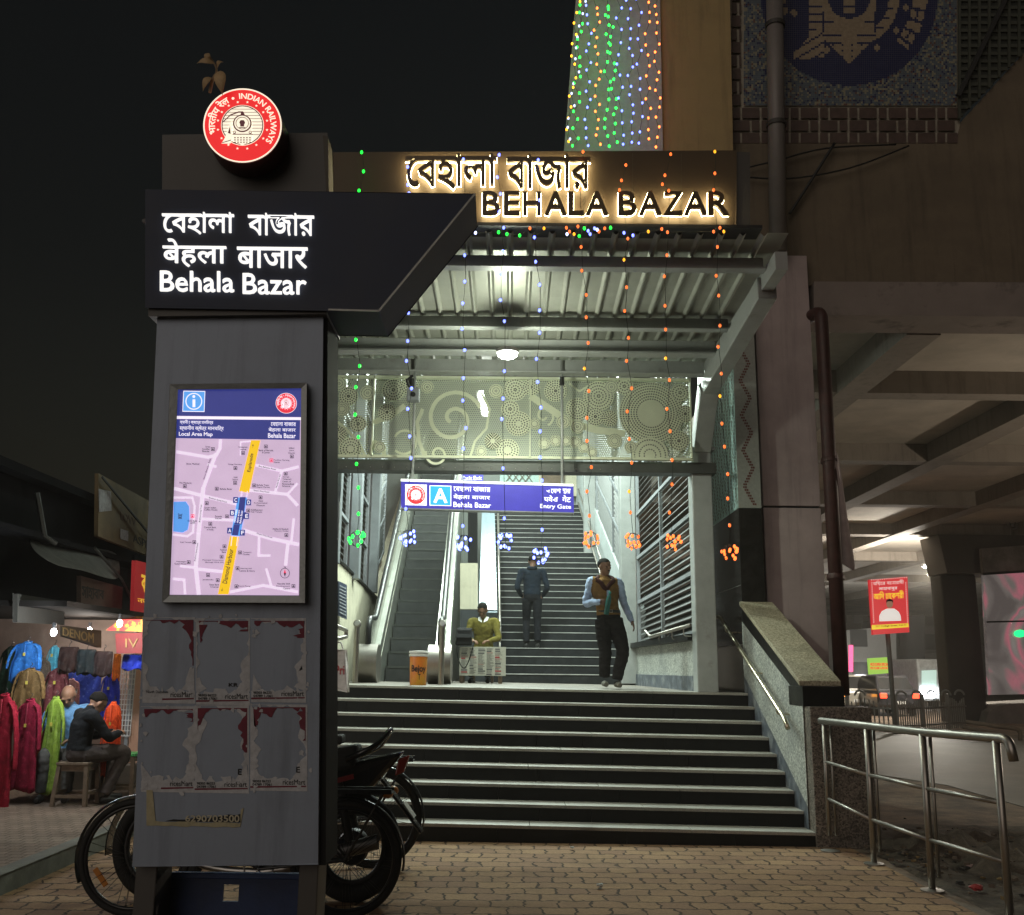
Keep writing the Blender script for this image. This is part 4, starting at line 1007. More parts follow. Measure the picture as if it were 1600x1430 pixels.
def rail(b):
    mpoly(b, [(566, 390), (622, 390), (552, 715), (492, 705)], 3, 3); mpoly(b, [(436, 985), (490, 990), (425, 1345), (360, 1345)], 3, 3)
    mpoly(b, [(482, 745), (540, 745), (498, 985), (440, 980)], 4, 7); mpoly(b, [(496, 742), (532, 742), (522, 835), (484, 835)], 5, 1); mpoly(b, [(484, 836), (536, 836), (506, 912), (460, 912)], 5, 1); mpoly(b, [(458, 913), (496, 913), (484, 980), (446, 978)], 5, 1)
    for s, x, y in (('C', 470, 760), ('D', 551, 775), ('B', 450, 840), ('E', 538, 860), ('A', 433, 950), ('F', 513, 963)): mpoly(b, [(x - 15, y - 18), (x + 15, y - 18), (x + 13, y + 18), (x - 17, y + 18)], 6, 1)
    for x in (505, 540): mpoly(b, [(x, 705), (x + 5, 705), (x, 742), (x - 5, 742)], 5, 2); mpoly(b, [(x - 60, 985), (x - 55, 985), (x - 62, 1045), (x - 67, 1045)], 5, 2)
mpart('rail_line', rail, 0)
def pool(b):
    mpoly(b, [(85, 772), (160, 770), (180, 800), (183, 880), (172, 945), (140, 962), (82, 955)], 4, 4)
mpart('pool', pool, 0)
def mtext(b, s, X0, Y0, X1, Y1, mi=6, l=7, off=.008, sl=.012, lift=.0001):
    letter(b, s, [mq(X0, Y1, l), mq(X1, Y1 + (X1 - X0) * sl, l), mq(X1, Y0 + (X1 - X0) * sl, l), mq(X0, Y0, l)], TO * .0005, off, mi, None, lift)
def rtext(b, s, a, c, h, mi=6, l=8, off=.01):
    a, c = V(a), V(c); d = (c - a).normalized(); u = V((d.y, -d.x)) * h
    letter(b, s, [mq(*a, l), mq(*c, l), mq(*(c + u), l), mq(*(a + u), l)], TO * .0005, off, mi, None, .0001)
def heads(b):
    mtext(b, 'স্থানীয় ক্ষেত্র মানিচত্র', 124, 262, 330, 292, 5, 6); mtext(b, 'स्थानीय क्षेत्र मानचित्र', 122, 296, 395, 332, 5, 6); mtext(b, 'Local Area Map', 118, 338, 326, 368, 5, 6, .015)
    mtext(b, 'েবহালা বাজার', 688, 276, 843, 302, 5, 6); mtext(b, 'बेहला बाजार', 674, 308, 842, 338, 5, 6); mtext(b, 'Behala Bazar', 671, 346, 842, 374, 5, 6, .015)
    rtext(b, 'Esplanade', (566, 588), (585, 474), 26, 6, 8, .012); rtext(b, 'Diamond Harbour', (415, 1280), (456, 1068), 28, 6, 8, .012)
    rtext(b, '→', (579, 436), (583, 415), 10); rtext(b, '←', (388, 1328), (393, 1305), 10)
    for s, x, y in (('C', 470, 760), ('D', 551, 775), ('B', 450, 840), ('E', 538, 860), ('A', 433, 950), ('F', 513, 963)): mtext(b, s, x - 8, y - 11, x + 8, y + 11, 5, 8, .02, 0)
    rtext(b, 'েবহালা বাজার', (470, 900), (482, 820), 12, 5, 8); rtext(b, 'बेहला बाजार', (487, 903), (498, 823), 12, 5, 8); rtext(b, 'Behala Bazar', (503, 906), (515, 826), 12, 5, 8)
mpart('lettering', heads, 0)
def smalls(b):
    for s, x0, y0, x1 in (('Sree', 282, 424, 312), ('Kooldhar', 264, 438, 310), ('Bhandar', 262, 452, 308), ('Shiva Medical', 163, 530, 244), ('Unnavion', 488, 426, 542), ('market', 498, 440, 536), ('Bank of Baroda', 612, 446, 702), ('E-Corner', 634, 460, 682), ('Infant', 800, 432, 834), ('Jesus', 802, 448, 832), ('Church', 796, 463, 836), ('Poulther Nursing', 706, 508, 803), ('Home', 706, 520, 742), ('Ganga Nursery', 422, 534, 508), ('Hall', 458, 614, 480), ('Saloon', 450, 628, 484), ('The Menaces', 118, 648, 196), ('Behala Bazar', 372, 686, 448), ('Behala Tram', 600, 662, 676), ('Depot Market', 600, 676, 682), ('George', 762, 612, 802), ('Telegraph', 760, 626, 816), ('Centre of', 760, 640, 812), ('Paramedical', 758, 655, 830), ('Science', 758, 668, 808), ('State', 612, 760, 640), ('Archaeological', 582, 774, 666), ('Museum', 600, 788, 650), ('South Indian', 276, 802, 348), ('Coffee House', 274, 815, 356), ('Siddheswari', 566, 816, 636), ('Kali Temple', 566, 830, 634), ('Pauwels', 342, 856, 384), ('Kitchen', 342, 868, 382), ('Central Bank', 274, 924, 348), ('of India', 290, 938, 332), ('ICICI Bank', 172, 884, 230), ('ATM', 188, 898, 216), ('Pool', 112, 844, 138), ('Kali Temple', 126, 1018, 196), ('Adidas & Reebok', 698, 934, 798), ('Factory Outlet', 712, 948, 798), ('Federal', 374, 1064, 414), ('Bank', 384, 1078, 410), ('Tasteport', 514, 1080, 568), ('Outlet', 514, 1092, 556), ('Municipal Corporation', 264, 1128, 394), ('(Borough XIII & XIV)', 280, 1142, 394), ('Vidyasagar', 100, 1138, 162), ('Guest House', 90, 1150, 164), ('Hearing Aid', 498, 1180, 568), ('Centre & Store', 492, 1194, 588), ('Jamabandhu', 264, 1250, 332), ('State Bank', 306, 1280, 368), ('E-Corner', 314, 1294, 366), ('Petrol Pump', 486, 1290, 562), ('Nandlal Skill', 728, 1274, 806), ('Development', 722, 1290, 806), ('Centre', 766, 1304, 806), ('N', 770, 1172, 780)):
        mtext(b, s, x0, y0, x1, y0 + 10.5, 6, 7, .012, .01)
    for s, a, c in (('Naren Banerjee Road', (278, 634), (318, 506)), ('Brahmo Samaj Road', (303, 752), (412, 780)), ('Roy Bahadur Road', (612, 556), (716, 577)), ('Motilal Roy Rd', (728, 686), (752, 604)), ('Satyen Roy Road', (580, 706), (676, 718)), ('Satyen Roy Road', (598, 972), (694, 1000)), ('Brahmo Samaj Road', (222, 1140), (240, 1030)), ('Brahmo Long Trust', (252, 898), (262, 790))):
        rtext(b, s, a, c, 11, 6, 7)
    for x, y in ((328, 444), (515, 468), (657, 428), (818, 490), (691, 514), (468, 562), (466, 654), (352, 690), (154, 674), (584, 670), (780, 596), (624, 744), (290, 780), (548, 826), (416, 862), (312, 908), (202, 860), (124, 866), (213, 1022), (784, 978), (400, 1048), (497, 1086), (382, 1112), (178, 1146), (481, 1184), (298, 1226), (358, 1258), (474, 1296), (828, 1294)):
        mi = 8 if (x, y) in ((691, 514), (202, 860)) else 6
        for (p, q, r, s_) in ((-11, -11, 11, -8), (-11, 8, 11, 11), (-11, -8, -8, 8), (8, -8, 11, 8), (-5, -1, 5, 6), (-2, -6, 2, -1)): mpoly(b, [(x + p, y + q), (x + r, y + q), (x + r, y + s_), (x + p, y + s_)], 7, mi)
    for i in range(24):
        a0, a1 = i * math.pi / 12, (i + 1) * math.pi / 12
        mpoly(b, [(775 + 30 * math.cos(a0), 1214 + 32 * math.sin(a0)), (775 + 30 * math.cos(a1), 1214 + 32 * math.sin(a1)), (775 + 27 * math.cos(a1), 1214 + 29 * math.sin(a1)), (775 + 27 * math.cos(a0), 1214 + 29 * math.sin(a0))], 7, 6)
    mpoly(b, [(768, 1214), (775, 1190), (782, 1214)], 7, 8); mpoly(b, [(768, 1214), (782, 1214), (775, 1238)], 7, 6)
mpart('place_names', smalls, 0)
b = MB(); c_ = mq(784, 160, 4); roundel(c_, mq(850, 161, 4) - c_, mq(784, 96, 4) - c_, (0, -1, 0), b, False); b.build('roundel', [EM('map_roundel_red', (.78, .03, .06), .9), mmats[5], EM('map_roundel_dark', (.5, .03, .06), .7)], mp_)
# torn posters glued on the lower panel
rnd = random.Random(3)
m_paper = M('torn_paper', (.50, .51, .54), .9, 0, .22, 22, .3, 60, (.36, .37, .40), 14, .55, .75)
m_crim = M('crimson_print', (.17, .03, .05), .85, 0, .2, 20, .2, 60)
m_ink = M('black_ink', (.02, .02, .02), .8, 0, .1, 5, 0)
def jag(a, c, n, amp):
    out = []
    for i in range(n):
        t = (i + rnd.random() * .6) / n
        out.append((a[0] + (c[0] - a[0]) * t + rnd.uniform(-amp, amp), a[1] + (c[1] - a[1]) * t + rnd.uniform(-amp, amp)))
    return out
Z3 = lambda x, y: (200 + x / 2.919, 940 + y / 2.919)
PYY = TY - .0012
def scrap(mb, P, l=0, mi=0): mb.prism([PY(*Z3(x, y), PYY - .0009 * l) for x, y in P], TO * .0006, mi)
def tear(a, c, nx, ny, w, n=20):
    # ragged edge running from a to c, pushed along (nx, ny) by a slowly varying width with sharp nicks
    p0, p1, p2 = rnd.uniform(0, 9), rnd.uniform(0, 9), rnd.uniform(0, 9); out = []
    for i in range(n + 1):
        t = i / n; k = w * max(.12, .55 + .55 * math.sin(4.3 * t + p0) + .35 * math.sin(11 * t + p1) + .25 * math.sin(27 * t + p2) + rnd.uniform(-.2, .2))
        out.append((a[0] + (c[0] - a[0]) * t + nx * k, a[1] + (c[1] - a[1]) * t + ny * k))
    return out
def ringstrip(mb, x0, y0, x1, y1, w, l=0, mi=0, sides='LTRB'):
    if 'T' in sides: scrap(mb, [(x0, y0), (x1, y0)] + tear((x1, y0), (x0, y0), 0, 1, w * .75), l, mi)
    if 'L' in sides: scrap(mb, [(x0, y1), (x0, y0)] + tear((x0, y0), (x0, y1), 1, 0, w * 1.3, 26), l + .05, mi)
    if 'R' in sides: scrap(mb, [(x1, y0), (x1, y1)] + tear((x1, y1), (x1, y0), -1, 0, w * 1.3, 26), l + .1, mi)
posters = [(66, 72, 306, 462, 'LT', .45), (310, 76, 556, 470, 'LTR', 1), (562, 76, 812, 458, 'TR', .9), (60, 478, 304, 868, 'TR', .5), (304, 474, 552, 872, 'LTR', 1), (558, 470, 818, 862, 'LTR', 1)]
for i, (x0, y0, x1, y1, sd, k) in enumerate(posters):
    b = MB()
    ringstrip(b, x0, y0, x1, y1 - 60, 26, 0, 0, sd)
    scrap(b, [(x0, y1), (x0, y1 - 50)] + jag((x0 + 5, y1 - 60), (x1 - 5, y1 - 62), 20, 16) + [(x1, y1 - 50), (x1, y1 + 4)], .2, 0)
    scrap(b, jag((x0 + 4, y1 - 130), (x0 + 50, y1 - 60), 7, 9) + [(x0 + 4, y1 - 50)], .3, 0)
    scrap(b, jag((x1 - 60, y1 - 60), (x1 - 6, y1 - 170), 7, 12) + [(x1 - 3, y1 - 50)], .4, 0)
    scrap(b, [(x0 + 14, y0 + 12), (x1 - 8, y0 + 12)] + tear((x1 - 8, y0 + 12), (x0 + 14, y0 + 12), 0, 1, 22 + 6 * (i % 3)), 1, 1)
    if sd != 'LT' or True: scrap(b, [(x1 - 8, y0 + 30), (x1 - 8, y0 + (220, 60, 90, 70, 215, 165)[i])] + tear((x1 - 8, y0 + (220, 60, 90, 70, 215, 165)[i]), (x1 - 8, y0 + 30), -1, 0, 30, 12), 1.1, 1)
    if k == 1: scrap(b, [(x0 + 14, y0 + 30), (x0 + 52, y0 + 30)] + jag((x0 + 40, y0 + 60), (x0 + 14, y0 + 120), 7, 8), 1.1, 1)
    scrap(b, [(x0 + (0 if k > .6 else 90), y1 - 20), (x1 - 6, y1 - 22), (x1 - 6, y1 - 16), (x0 + (0 if k > .6 else 90), y1 - 12)], 1.2, 1)
    p_ = b.build('torn_poster', [m_paper, m_crim], tt)
    b = MB()
    def zt(s, X0, Y0, X1, Y1, off=.004): letter(b, s, [PY(*Z3(X0, Y1), PYY - .002), PY(*Z3(X1, Y1), PYY - .002), PY(*Z3(X1, Y0), PYY - .002), PY(*Z3(X0, Y0), PYY - .002)], TO * .0004, off, 0, None, .0001)
    zt('ricesMart', x1 - 112, y1 - 50, x1 - 10, y1 - 26)
    if k > .6: zt('98303 86223', x0 + 10, y1 - 48, x0 + 92, y1 - 37, .02); zt('04789 17061', x0 + 10, y1 - 33, x0 + 96, y1 - 22, .02)
    if i in (4, 5): zt('E', x1 - 50, y1 - 108, x1 - 34, y1 - 82, .03)
    if i == 1: zt('KR', x0 + 150, y1 - 98, x0 + 190, y1 - 82, .03)
    if i == 0: zt('North Dumdum', x0 + 18, y1 - 56, x0 + 116, y1 - 44)
    b.build('print', m_ink, p_)
b = MB()
for i in range(70):
    gx, gy = rnd.choice((66, 308, 558, 815)) + rnd.gauss(0, 16), rnd.uniform(80, 870)
    if rnd.random() < .4: gx, gy = rnd.uniform(70, 810), rnd.choice((80, 440, 490, 850)) + rnd.gauss(0, 18)
    s_ = rnd.uniform(3, 13); k_ = rnd.randint(5, 8); scrap(b, [(min(838, max(50, gx + s_ * rnd.uniform(.4, 1.3) * math.cos(6.283 * j / k_))), gy + s_ * rnd.uniform(.4, 1.6) * math.sin(6.283 * j / k_)) for j in range(k_)], 1.4 + .02 * i, 0)
b.build('paper_scraps', m_paper, tt)
b = MB(); scrap(b, jag((96, 1022), (520, 1030), 18, 3) + [(528, 940), (514, 950), (512, 1012)] + jag((440, 1008), (110, 1002), 12, 3) + [(112, 860), (84, 860), (84, 1022)], 2, 0)
st_ = b.build('torn_sticker', M('yellowed_paper', (.42, .38, .25), .9, 0, .2, 20, .2), tt)
b = MB(); scrap(b, [(168, 1002), (514, 1008), (512, 968)] + jag((500, 972), (180, 996), 9, 5), 2.6, 0); b.build('black_band', m_ink, st_)
b = MB(); letter(b, '6290703500', [PY(*Z3(x, y), PYY - .0034) for x, y in ((262, 1003), (508, 1006), (508, 974), (262, 976))], TO * .0004, .02); b.build('print', M('pale_ink', (.5, .46, .34), .8), st_)
# leafy sprig rooted on top of the roundel
sp = thing('leafy_sprig', 'small leafy sprig growing on top of the red roundel', 'plant', PY(340, 150, TY - .1))
z1 = lambda X, Y: PY(200 + X / 3.25, 60 + Y / 3.25, TY - .16)
m_leaf = M('dusty_leaf', (.48, .33, .17), .6, 0, .3, 14, .2, 60)
MB().tube(smoothpath([z1(415, 275), z1(428, 220), z1(450, 160), z1(420, 100), z1(405, 80)]), [.009] * 10 + [.006] * 15, 6).build('stem', M('twig', (.28, .2, .12), .8), sp)
def leaf(base, tip, w):
    a, c = z1(*base), z1(*tip); d = c - a; s = d.cross(V((0, 1, 0))).normalized() * w; b = MB()
    ks = 8; L_ = []
    for i in range(ks + 1):
        t = i / ks; h = math.sin(math.pi * min(1, t * 1.05) ** .8) if t < .95 else 0.02
        m_ = a + d * t + V((0, -.02 * math.sin(math.pi * t), 0)); L_ += [m_ - s * h + V((0, -.012 * h, 0)), m_, m_ + s * h + V((0, -.012 * h, 0))]
    b.add(L_, [(i * 3 + j, i * 3 + j + 1, i * 3 + j + 4, i * 3 + j + 3) for i in range(ks) for j in (0, 1)])
    o = b.build('leaf', m_leaf, sp, 180); o.modifiers.new('s', 'SOLIDIFY').thickness = .002
for a, c, w in (((470, 165), (480, 290), .034), ((425, 200), (380, 270), .02), ((440, 130), (350, 128), .018), ((410, 125), (410, 76), .018), ((455, 150), (484, 122), .012)): leaf(a, c, w)
# blue crate under the totem
bc = thing('blue_crate', 'dark blue plastic crate with a cut out handle under the totem', 'crate', PY(360, 1440, TY + .2))
bl = M('blue_plastic', (.015, .035, .11), .45, 0, .25, 6, .1)
q = [PY(x, y, TY + .10) for x, y in ((238, 1386), (462, 1386), (462, 1500), (238, 1500))]
x0, x1, z1_, z0_ = q[0].x, q[1].x, q[0].z, max(.12, q[2].z)
hx0, hx1, hz0, hz1 = PY(330, 1400, TY + .1).x, PY(356, 1400, TY + .1).x, PY(340, 1424, TY + .1).z, PY(340, 1396, TY + .1).z
b = MB(); yy = TY + .31
for (a, c, e, f) in ((x0, hx0, .02, z1_), (hx1, x1, .02, z1_), (hx0, hx1, .02, hz0), (hx0, hx1, hz1, z1_)): b.box(a, c, yy, yy + .02, e, f)
b.build('front_panel', bl, bc)
MB().box(x0, x1, yy + .5, yy + .52, .02, z1_ - .25).build('back_panel', bl, bc); MB().box(x0, x0 + .02, yy + .021, yy + .499, .02, z1_ - .1).build('side_panel', bl, bc); MB().box(x1 - .02, x1, yy + .021, yy + .499, .02, z1_ - .1).build('side_panel', bl, bc)
MB().box(x0 - .015, x1 + .015, yy - .012, yy + .03, z1_ + .001, z1_ + .03).build('rim', M('blue_rim', (.03, .07, .2), .4), bc, bev=.006)

# ---------------------------------------------------------------- hanging entry sign
HY = 11.55
hs_ = thing('entry_sign', 'long lit blue entry gate sign hanging from two rods over the escalator', 'hanging sign', PY(760, 800, HY))
Zs = lambda x, y: (620 + x / 5.333, 720 + y / 5.333)
sb = [Zs(*p) for p in ((35, 170), (1472, 212), (1476, 432), (35, 392))]
m_sblue = EM('sign_blue', (.045, .04, .33), .9, mottled=.25); m_swhite = EM('sign_white', (.93, .93, 1), 1.1); m_sred = EM('sign_red', (.75, .03, .04), .9); m_slb = EM('sign_lightblue', (.03, .33, .86), .95)
b = MB(); b.prism([PY(x, y, HY) for x, y in sb], (0, .10, 0)); b.build('lit_panel', m_sblue, hs_)
b = MB(); b.prism([PY(*Zs(*p), HY - .012) for p in ((33, 150), (1470, 194), (1472, 213), (33, 171))], (0, .13, 0)); b.build('top_frame', EM('lit_frame', (.9, 1, .9), .9), hs_)
b = MB(); b.prism([PY(*Zs(*p), HY - .012) for p in ((33, 391), (1476, 431), (1476, 440), (33, 401))], (0, .13, 0)); b.build('bottom_frame', m_greymetal, hs_)
def sq(P, l, mi, b): b.prism([PY(*Zs(*p), HY - .001 - .001 * l) for p in P], TO * .001, mi)
b = MB(); sq([(70, 196), (250, 200), (250, 374), (70, 370)], 0, 0, b); sq([(272, 205), (454, 209), (454, 378), (272, 374)], 0, 0, b); sq([(279, 211), (448, 215), (448, 372), (279, 368)], 1, 1, b)
b.build('symbol_panel', [m_swhite, m_slb], hs_)
def stext(s, X0, Y0, X1, Y1, off=.012, sl=.028, l=2):
    b = MB(); letter(b, s, [PY(*Zs(*p), HY - .001 - .001 * l) for p in ((X0, Y1), (X1, Y1 + sl * (X1 - X0)), (X1, Y0 + sl * (X1 - X0)), (X0, Y0))], TO * .001, off, 0, None, .0002); b.build('lettering', m_swhite, hs_)
stext('A', 310, 232, 418, 348, .03)
stext('েবহালা বাজার', 472, 212, 780, 256); stext('बेहला बाजार', 472, 276, 776, 322); stext('Behala Bazar', 472, 343, 785, 385)
stext('প', 1246, 242, 1274, 268, .02, 0); stext('েবশ', 1284, 232, 1366, 270, .02, .01); stext('দ', 1382, 234, 1404, 262, .02, 0); stext('ব', 1390, 262, 1408, 276, .02, 0); stext('ার', 1404, 232, 1448, 272, .02, .0)
stext('पवेश', 1228, 290, 1342, 340, .02, .01); stext('गेट', 1380, 290, 1450, 344, .02, .01); stext('Entry Gate', 1195, 360, 1452, 404)
b = MB(); c_ = PY(*Zs(160, 284), HY - .002); roundel(c_, PY(*Zs(241, 286), HY - .002) - c_, PY(*Zs(160, 203), HY - .002) - c_, (0, -1, 0), b, False); b.build('roundel', [m_sred, m_swhite, EM('sign_dark', (.45, .03, .05), .7)], hs_)
for x, y0, y1 in ((643, 568, 750), (878, 566, 756)):
    MB().tube([PY(x + (1.5 if x < 700 else .5), y1, HY + .05), V((PY(x, y1, HY + .05).x, HY + .05, zroof(HY) - .02))], .017, 8).build('rod', m_postmetal, hs_, 180)
    a = PY(x, y0 + 30, HY + .03); MB().lathe([(.03, -.05), (.03, .05)], a, (0, 0, 1), 10).build('rod_joint', m_black, hs_, 60)
cbx = thing('security_camera', 'small grey security camera box on the left rod of the hanging sign', 'camera', PY(647, 612, HY))
a = PY(647, 620, HY); MB().box(a.x - .08, a.x + .07, HY - .1, HY + .02, a.z - .07, a.z + .09).build('housing', m_greymetal, cbx, bev=.01)
MB().tube([a + V((-.05, -.02, .09)), a + V((-.09, -.02, .2)), a + V((-.02, -.02, .26))], .02, 8).build('arm', m_black, cbx, 180); MB().lathe([(.03, 0), (.028, .02)], a + V((0, -.1, 0)), (0, -1, 0), 12).build('lens', m_black, cbx, 60)
ds = thing('direction_sign', 'small blue overhead direction sign far back above the stairs', 'sign', PY(720, 752, 25))
b = MB(); b.prism([PY(x, y, 25) for x, y in ((689, 741), (755, 742), (755, 760), (689, 759))], (0, .1, 0)); b.build('panel', m_sblue, ds)
b = MB()
for x, mi in ((691, 0), (702, 1), (712, 1)): b.prism([PY(x + p, y, 24.99) for p, y in ((0, 743), (8, 743), (8, 752), (0, 752))], TO * .005, mi)
b.build('pictogram', [m_swhite, m_slb], ds)
b = MB(); letter(b, 'Exit', lbox(722, 744, 738, 750, 24.99), TO * .004, .01); letter(b, 'Exit', lbox(740, 744, 753, 750, 24.99), TO * .004, .01); letter(b, '↑', lbox(692.5, 744, 697.5, 751, 24.98), TO * .004, .01, 1); b.build('lettering', [m_swhite, m_sblue], ds)

# ---------------------------------------------------------------- festive LED strings
LEDC = {'g': ((.01, 1, .04), 4), 'b': ((.13, .17, 1), 5), 'o': ((1, .16, .03), 1.9), 'y': ((1, .40, .02), 1.8), 'w': ((.5, .58, 1), 4)}
m_led = {k: EM('led_%s' % n, LEDC[k][0], LEDC[k][1]) for k, n in zip('gboyw', ('green', 'blue', 'orange', 'yellow', 'white'))}
m_led2 = {k: EM('curtain_led_' + k, LEDC[k][0], LEDC[k][1] * {'g': 2.4, 'o': 3.2, 'y': 2.6, 'b': 1.1, 'w': .7}[k]) for k in LEDC}
m_led3 = {k: EM('cluster_led_' + k, LEDC[k][0], LEDC[k][1] * 1.7) for k in LEDC}
m_wire = M('string_wire', (.02, .03, .02), .6, 0, .1, 3, 0)
def bulbmesh(m, r):
    b = MB(); b.ball((0, 0, 0), (r, r, r * 1.35), 8, 6); return b.mesh('bulb', m, smooth=180)
bulbs = {k: bulbmesh(m_led[k], .0118) for k in m_led}
bulbs_c = {k: bulbmesh(m_led3[k], .0115) for k in m_led}
bulbs_s = {k: bulbmesh(m_led2[k], .0145) for k in m_led}
def bulb(parent, p, k, small=False):
    o = bpy.data.objects.new('bulb', (bulbs_s if small else bulbs)[k]); COL.objects.link(o); o.parent = parent; o.location = p - ORG[parent.name]; return o
LY = 8.02
strings = [
 ('g', 558, [(565, 238), (568, 268), (561, 298), (556, 531), (562, 572), (556, 605), (555, 648), (560, 683), (557, 725), (560, 762), (560, 803)], (558, 842), 'leftmost hanging string of green lights ending in a green cluster'),
 ('b', 639, [(637, 261), (637, 289), (639, 302), (638, 489), (637, 533), (635, 564), (643, 607), (637, 639), (640, 682), (642, 716), (634, 795)], (638, 840), 'string of blue lights hanging left of the escalator beside the green string'),
 ('b', 725, [(724, 249), (727, 369), (726, 399), (726, 440), (723, 474), (722, 514), (726, 547), (724, 591), (723, 626), (728, 669), (724, 701), (723, 822)], (725, 848), 'string of blue lights hanging in front of the escalator steps'),
 ('b', 785, [(780, 242), (777, 277), (782, 303), (780, 331), (786, 393), (782, 428), (782, 469), (788, 502), (788, 580), (786, 623), (784, 655), (786, 732), (788, 810)], (790, 846), 'string of blue lights hanging just below the round canopy lamp'),
 ('b', 842, [(841, 250), (843, 313), (835, 371), (837, 409), (843, 445), (843, 485), (843, 520), (838, 561), (840, 597), (845, 637), (844, 674), (844, 715), (847, 751), (847, 828)], (845, 868), 'rightmost blue light string ending in a cluster over the climbing man'),
 ('o', 914, [(911, 237), (906, 296), (908, 386), (909, 423), (916, 461), (916, 496), (919, 536), (913, 576), (920, 611), (917, 653), (917, 689), (924, 730), (917, 768), (921, 806)], (923, 843), 'leftmost orange light string ending over the inner stairs'),
 ('o', 980, [(978, 258), (971, 282), (968, 297), (981, 373), (975, 406), (979, 449), (976, 486), (982, 528), (979, 564), (987, 607), (980, 643), (983, 686), (987, 723), (983, 768), (985, 801)], (989, 845), 'orange light string ending above and right of the descending man'),
 ('o', 1042, [(1048, 241), (1039, 274), (1035, 288), (1045, 298), (1042, 399), (1038, 432), (1039, 478), (1040, 515), (1040, 560), (1046, 594), (1042, 639), (1047, 674), (1050, 719), (1050, 757), (1046, 801)], (1051, 847), 'orange light string ending in front of the right louvred window'),
 ('o', 1125, [(1117, 237), (1117, 271), (1115, 297), (1121, 386), (1119, 431), (1123, 462), (1125, 509), (1122, 542), (1127, 584), (1125, 619), (1128, 662), (1132, 698), (1137, 741), (1137, 779), (1140, 821)], (1140, 863), 'rightmost orange light string ending before the polished black block')]
for k, x, pts, orb, lab in strings:
    s = thing('light_string', lab, 'light string', PY(*orb, LY) - V((0, 0, .12)), 'hanging light strings of the entrance')
    W_ = [PY(px, py, LY) for px, py in pts]; oc = PY(*orb, LY)
    MB().tube([w + V((.006, .004, 0)) for w in W_] + [oc + V((0, 0, .05))], .0022, 5).build('wire', m_wire, s)
    for i, (w, p) in enumerate(zip(W_, pts)):
        kk = k
        if k == 'o' and (i * 7 + int(x)) % 9 == 0: kk = 'y'
        bulb(s, w, kk)
    b = MB()                                   # wire ball with its lamps
    for i in range(4):
        ax = V((math.cos(i * .785), math.sin(i * .785), 0)); b.torus(oc, ax, .062, .0022, 20, 5)
    ob = b.build('wire_ball', m_wire, s, 60)
    rr_ = random.Random(int(x))
    for i in range(14):
        t, f = rr_.uniform(0, 6.28), math.acos(rr_.uniform(-.95, .8)); d = V((math.sin(f) * math.cos(t), math.sin(f) * math.sin(t) - .2, math.cos(f)))
        o = bpy.data.objects.new('bulb', bulbs_c[k]); COL.objects.link(o); o.parent = ob; o.location = oc + d * .065 - ORG[s.name]
tg = thing('tangled_light_string', 'tangled multicoloured light string lying along the bottom edge of the name fascia', 'light string', PY(900, 366, LY))
tp = [(727, 369, 'b'), (743, 364, 'w'), (779, 363, 'g'), (787, 356, 'b'), (792, 366, 'g'), (812, 368, 'g'), (828, 357, 'o'), (835, 371, 'b'), (850, 357, 'y'), (885, 356, 'o'), (886, 366, 'w'), (890, 362, 'o'), (897, 366, 'y'), (903, 354, 'o'), (905, 369, 'g'), (913, 357, 'g'), (919, 361, 'b'), (922, 366, 'b'), (929, 357, 'b'), (933, 359, 'w'), (936, 362, 'o'), (945, 357, 'o'), (954, 356, 'g'), (975, 364, 'b'), (989, 368, 'b'), (1013, 362, 'y'), (1034, 358, 'o'), (1043, 363, 'o'), (1115, 362, 'o'), (1125, 356, 'o'), (1131, 362, 'y')]
MB().tube([PY(x, y, LY + .03) for x, y, _ in tp], .0025, 5).build('wire', m_wire, tg)
for x, y, k in tp: bulb(tg, PY(x, y, LY), k)
# curtain of lights on the tall wall
rc = random.Random(11); WYL = 12.02
for i, (xt, xb, k, n, nm) in enumerate(((903, 888, 'y', 22, 'yellow'), (907, 898, 'g', 26, 'green'), (914, 886, 'w', 20, 'white'), (920, 918, 'b', 24, 'pale blue'), (932, 936, 'o', 28, 'orange'), (947, 950, 'g', 24, 'green'), (951, 964, 'g', 26, 'green'), (966, 972, 'b', 20, 'pale blue'), (983, 986, 'b', 24, 'blue'), (997, 1002, 'b', 18, 'blue'), (1010, 1013, 'o', 22, 'orange'), (1024, 1029, 'o', 24, 'orange'))):
    n = int(n * .72)
    where = ('first strand at the left edge', 'second strand from the left', 'third strand from the left, slanting', 'fourth strand from the left', 'fifth strand from the left', 'sixth strand from the left', 'seventh strand, beside another green one', 'strand right of the two green ones', 'fourth strand from the right', 'third strand from the right', 'second strand from the right', 'last strand at the right edge')[i]
    s = thing('curtain_light_strand', '%s lights on the ochre wall, %s' % (nm, where), 'light string', PY(xb, 236, WYL), 'curtain of light strands on the ochre wall')
    ps_ = []
    for j in range(n):
        t = (j + .5 * (i % 2)) / n; y = -14 + 250 * t
        ps_.append(PY(xt + (xb - xt) * max(0, t) + rc.uniform(-5, 5), y + rc.uniform(-2.5, 2.5), WYL))
    MB().tube([p + V((0, .03, 0)) for p in ps_], .003, 5).build('wire', m_wire, s)
    for p in ps_: bulb(s, p, k, True)
# loose black wires on the station wall
for pts, lab in (([(1150, 266), (1210, 252), (1290, 232), (1400, 226)], 'thin black wire sagging across the brown wall below the mosaic border'), ([(1155, 276), (1235, 279), (1330, 262), (1420, 228)], 'second thin black wire sagging lower across the brown wall'), ([(1234, 334), (1265, 286), (1304, 224)], 'short thick black cable slanting up the brown wall')):
    b = MB().tube(smoothpath([PY(x, y, WY - .1) for x, y in pts], 5), .012 if len(pts) == 4 else .022, 6)
    b.build('wire', m_black, None, 180, label=lab, category='wire')
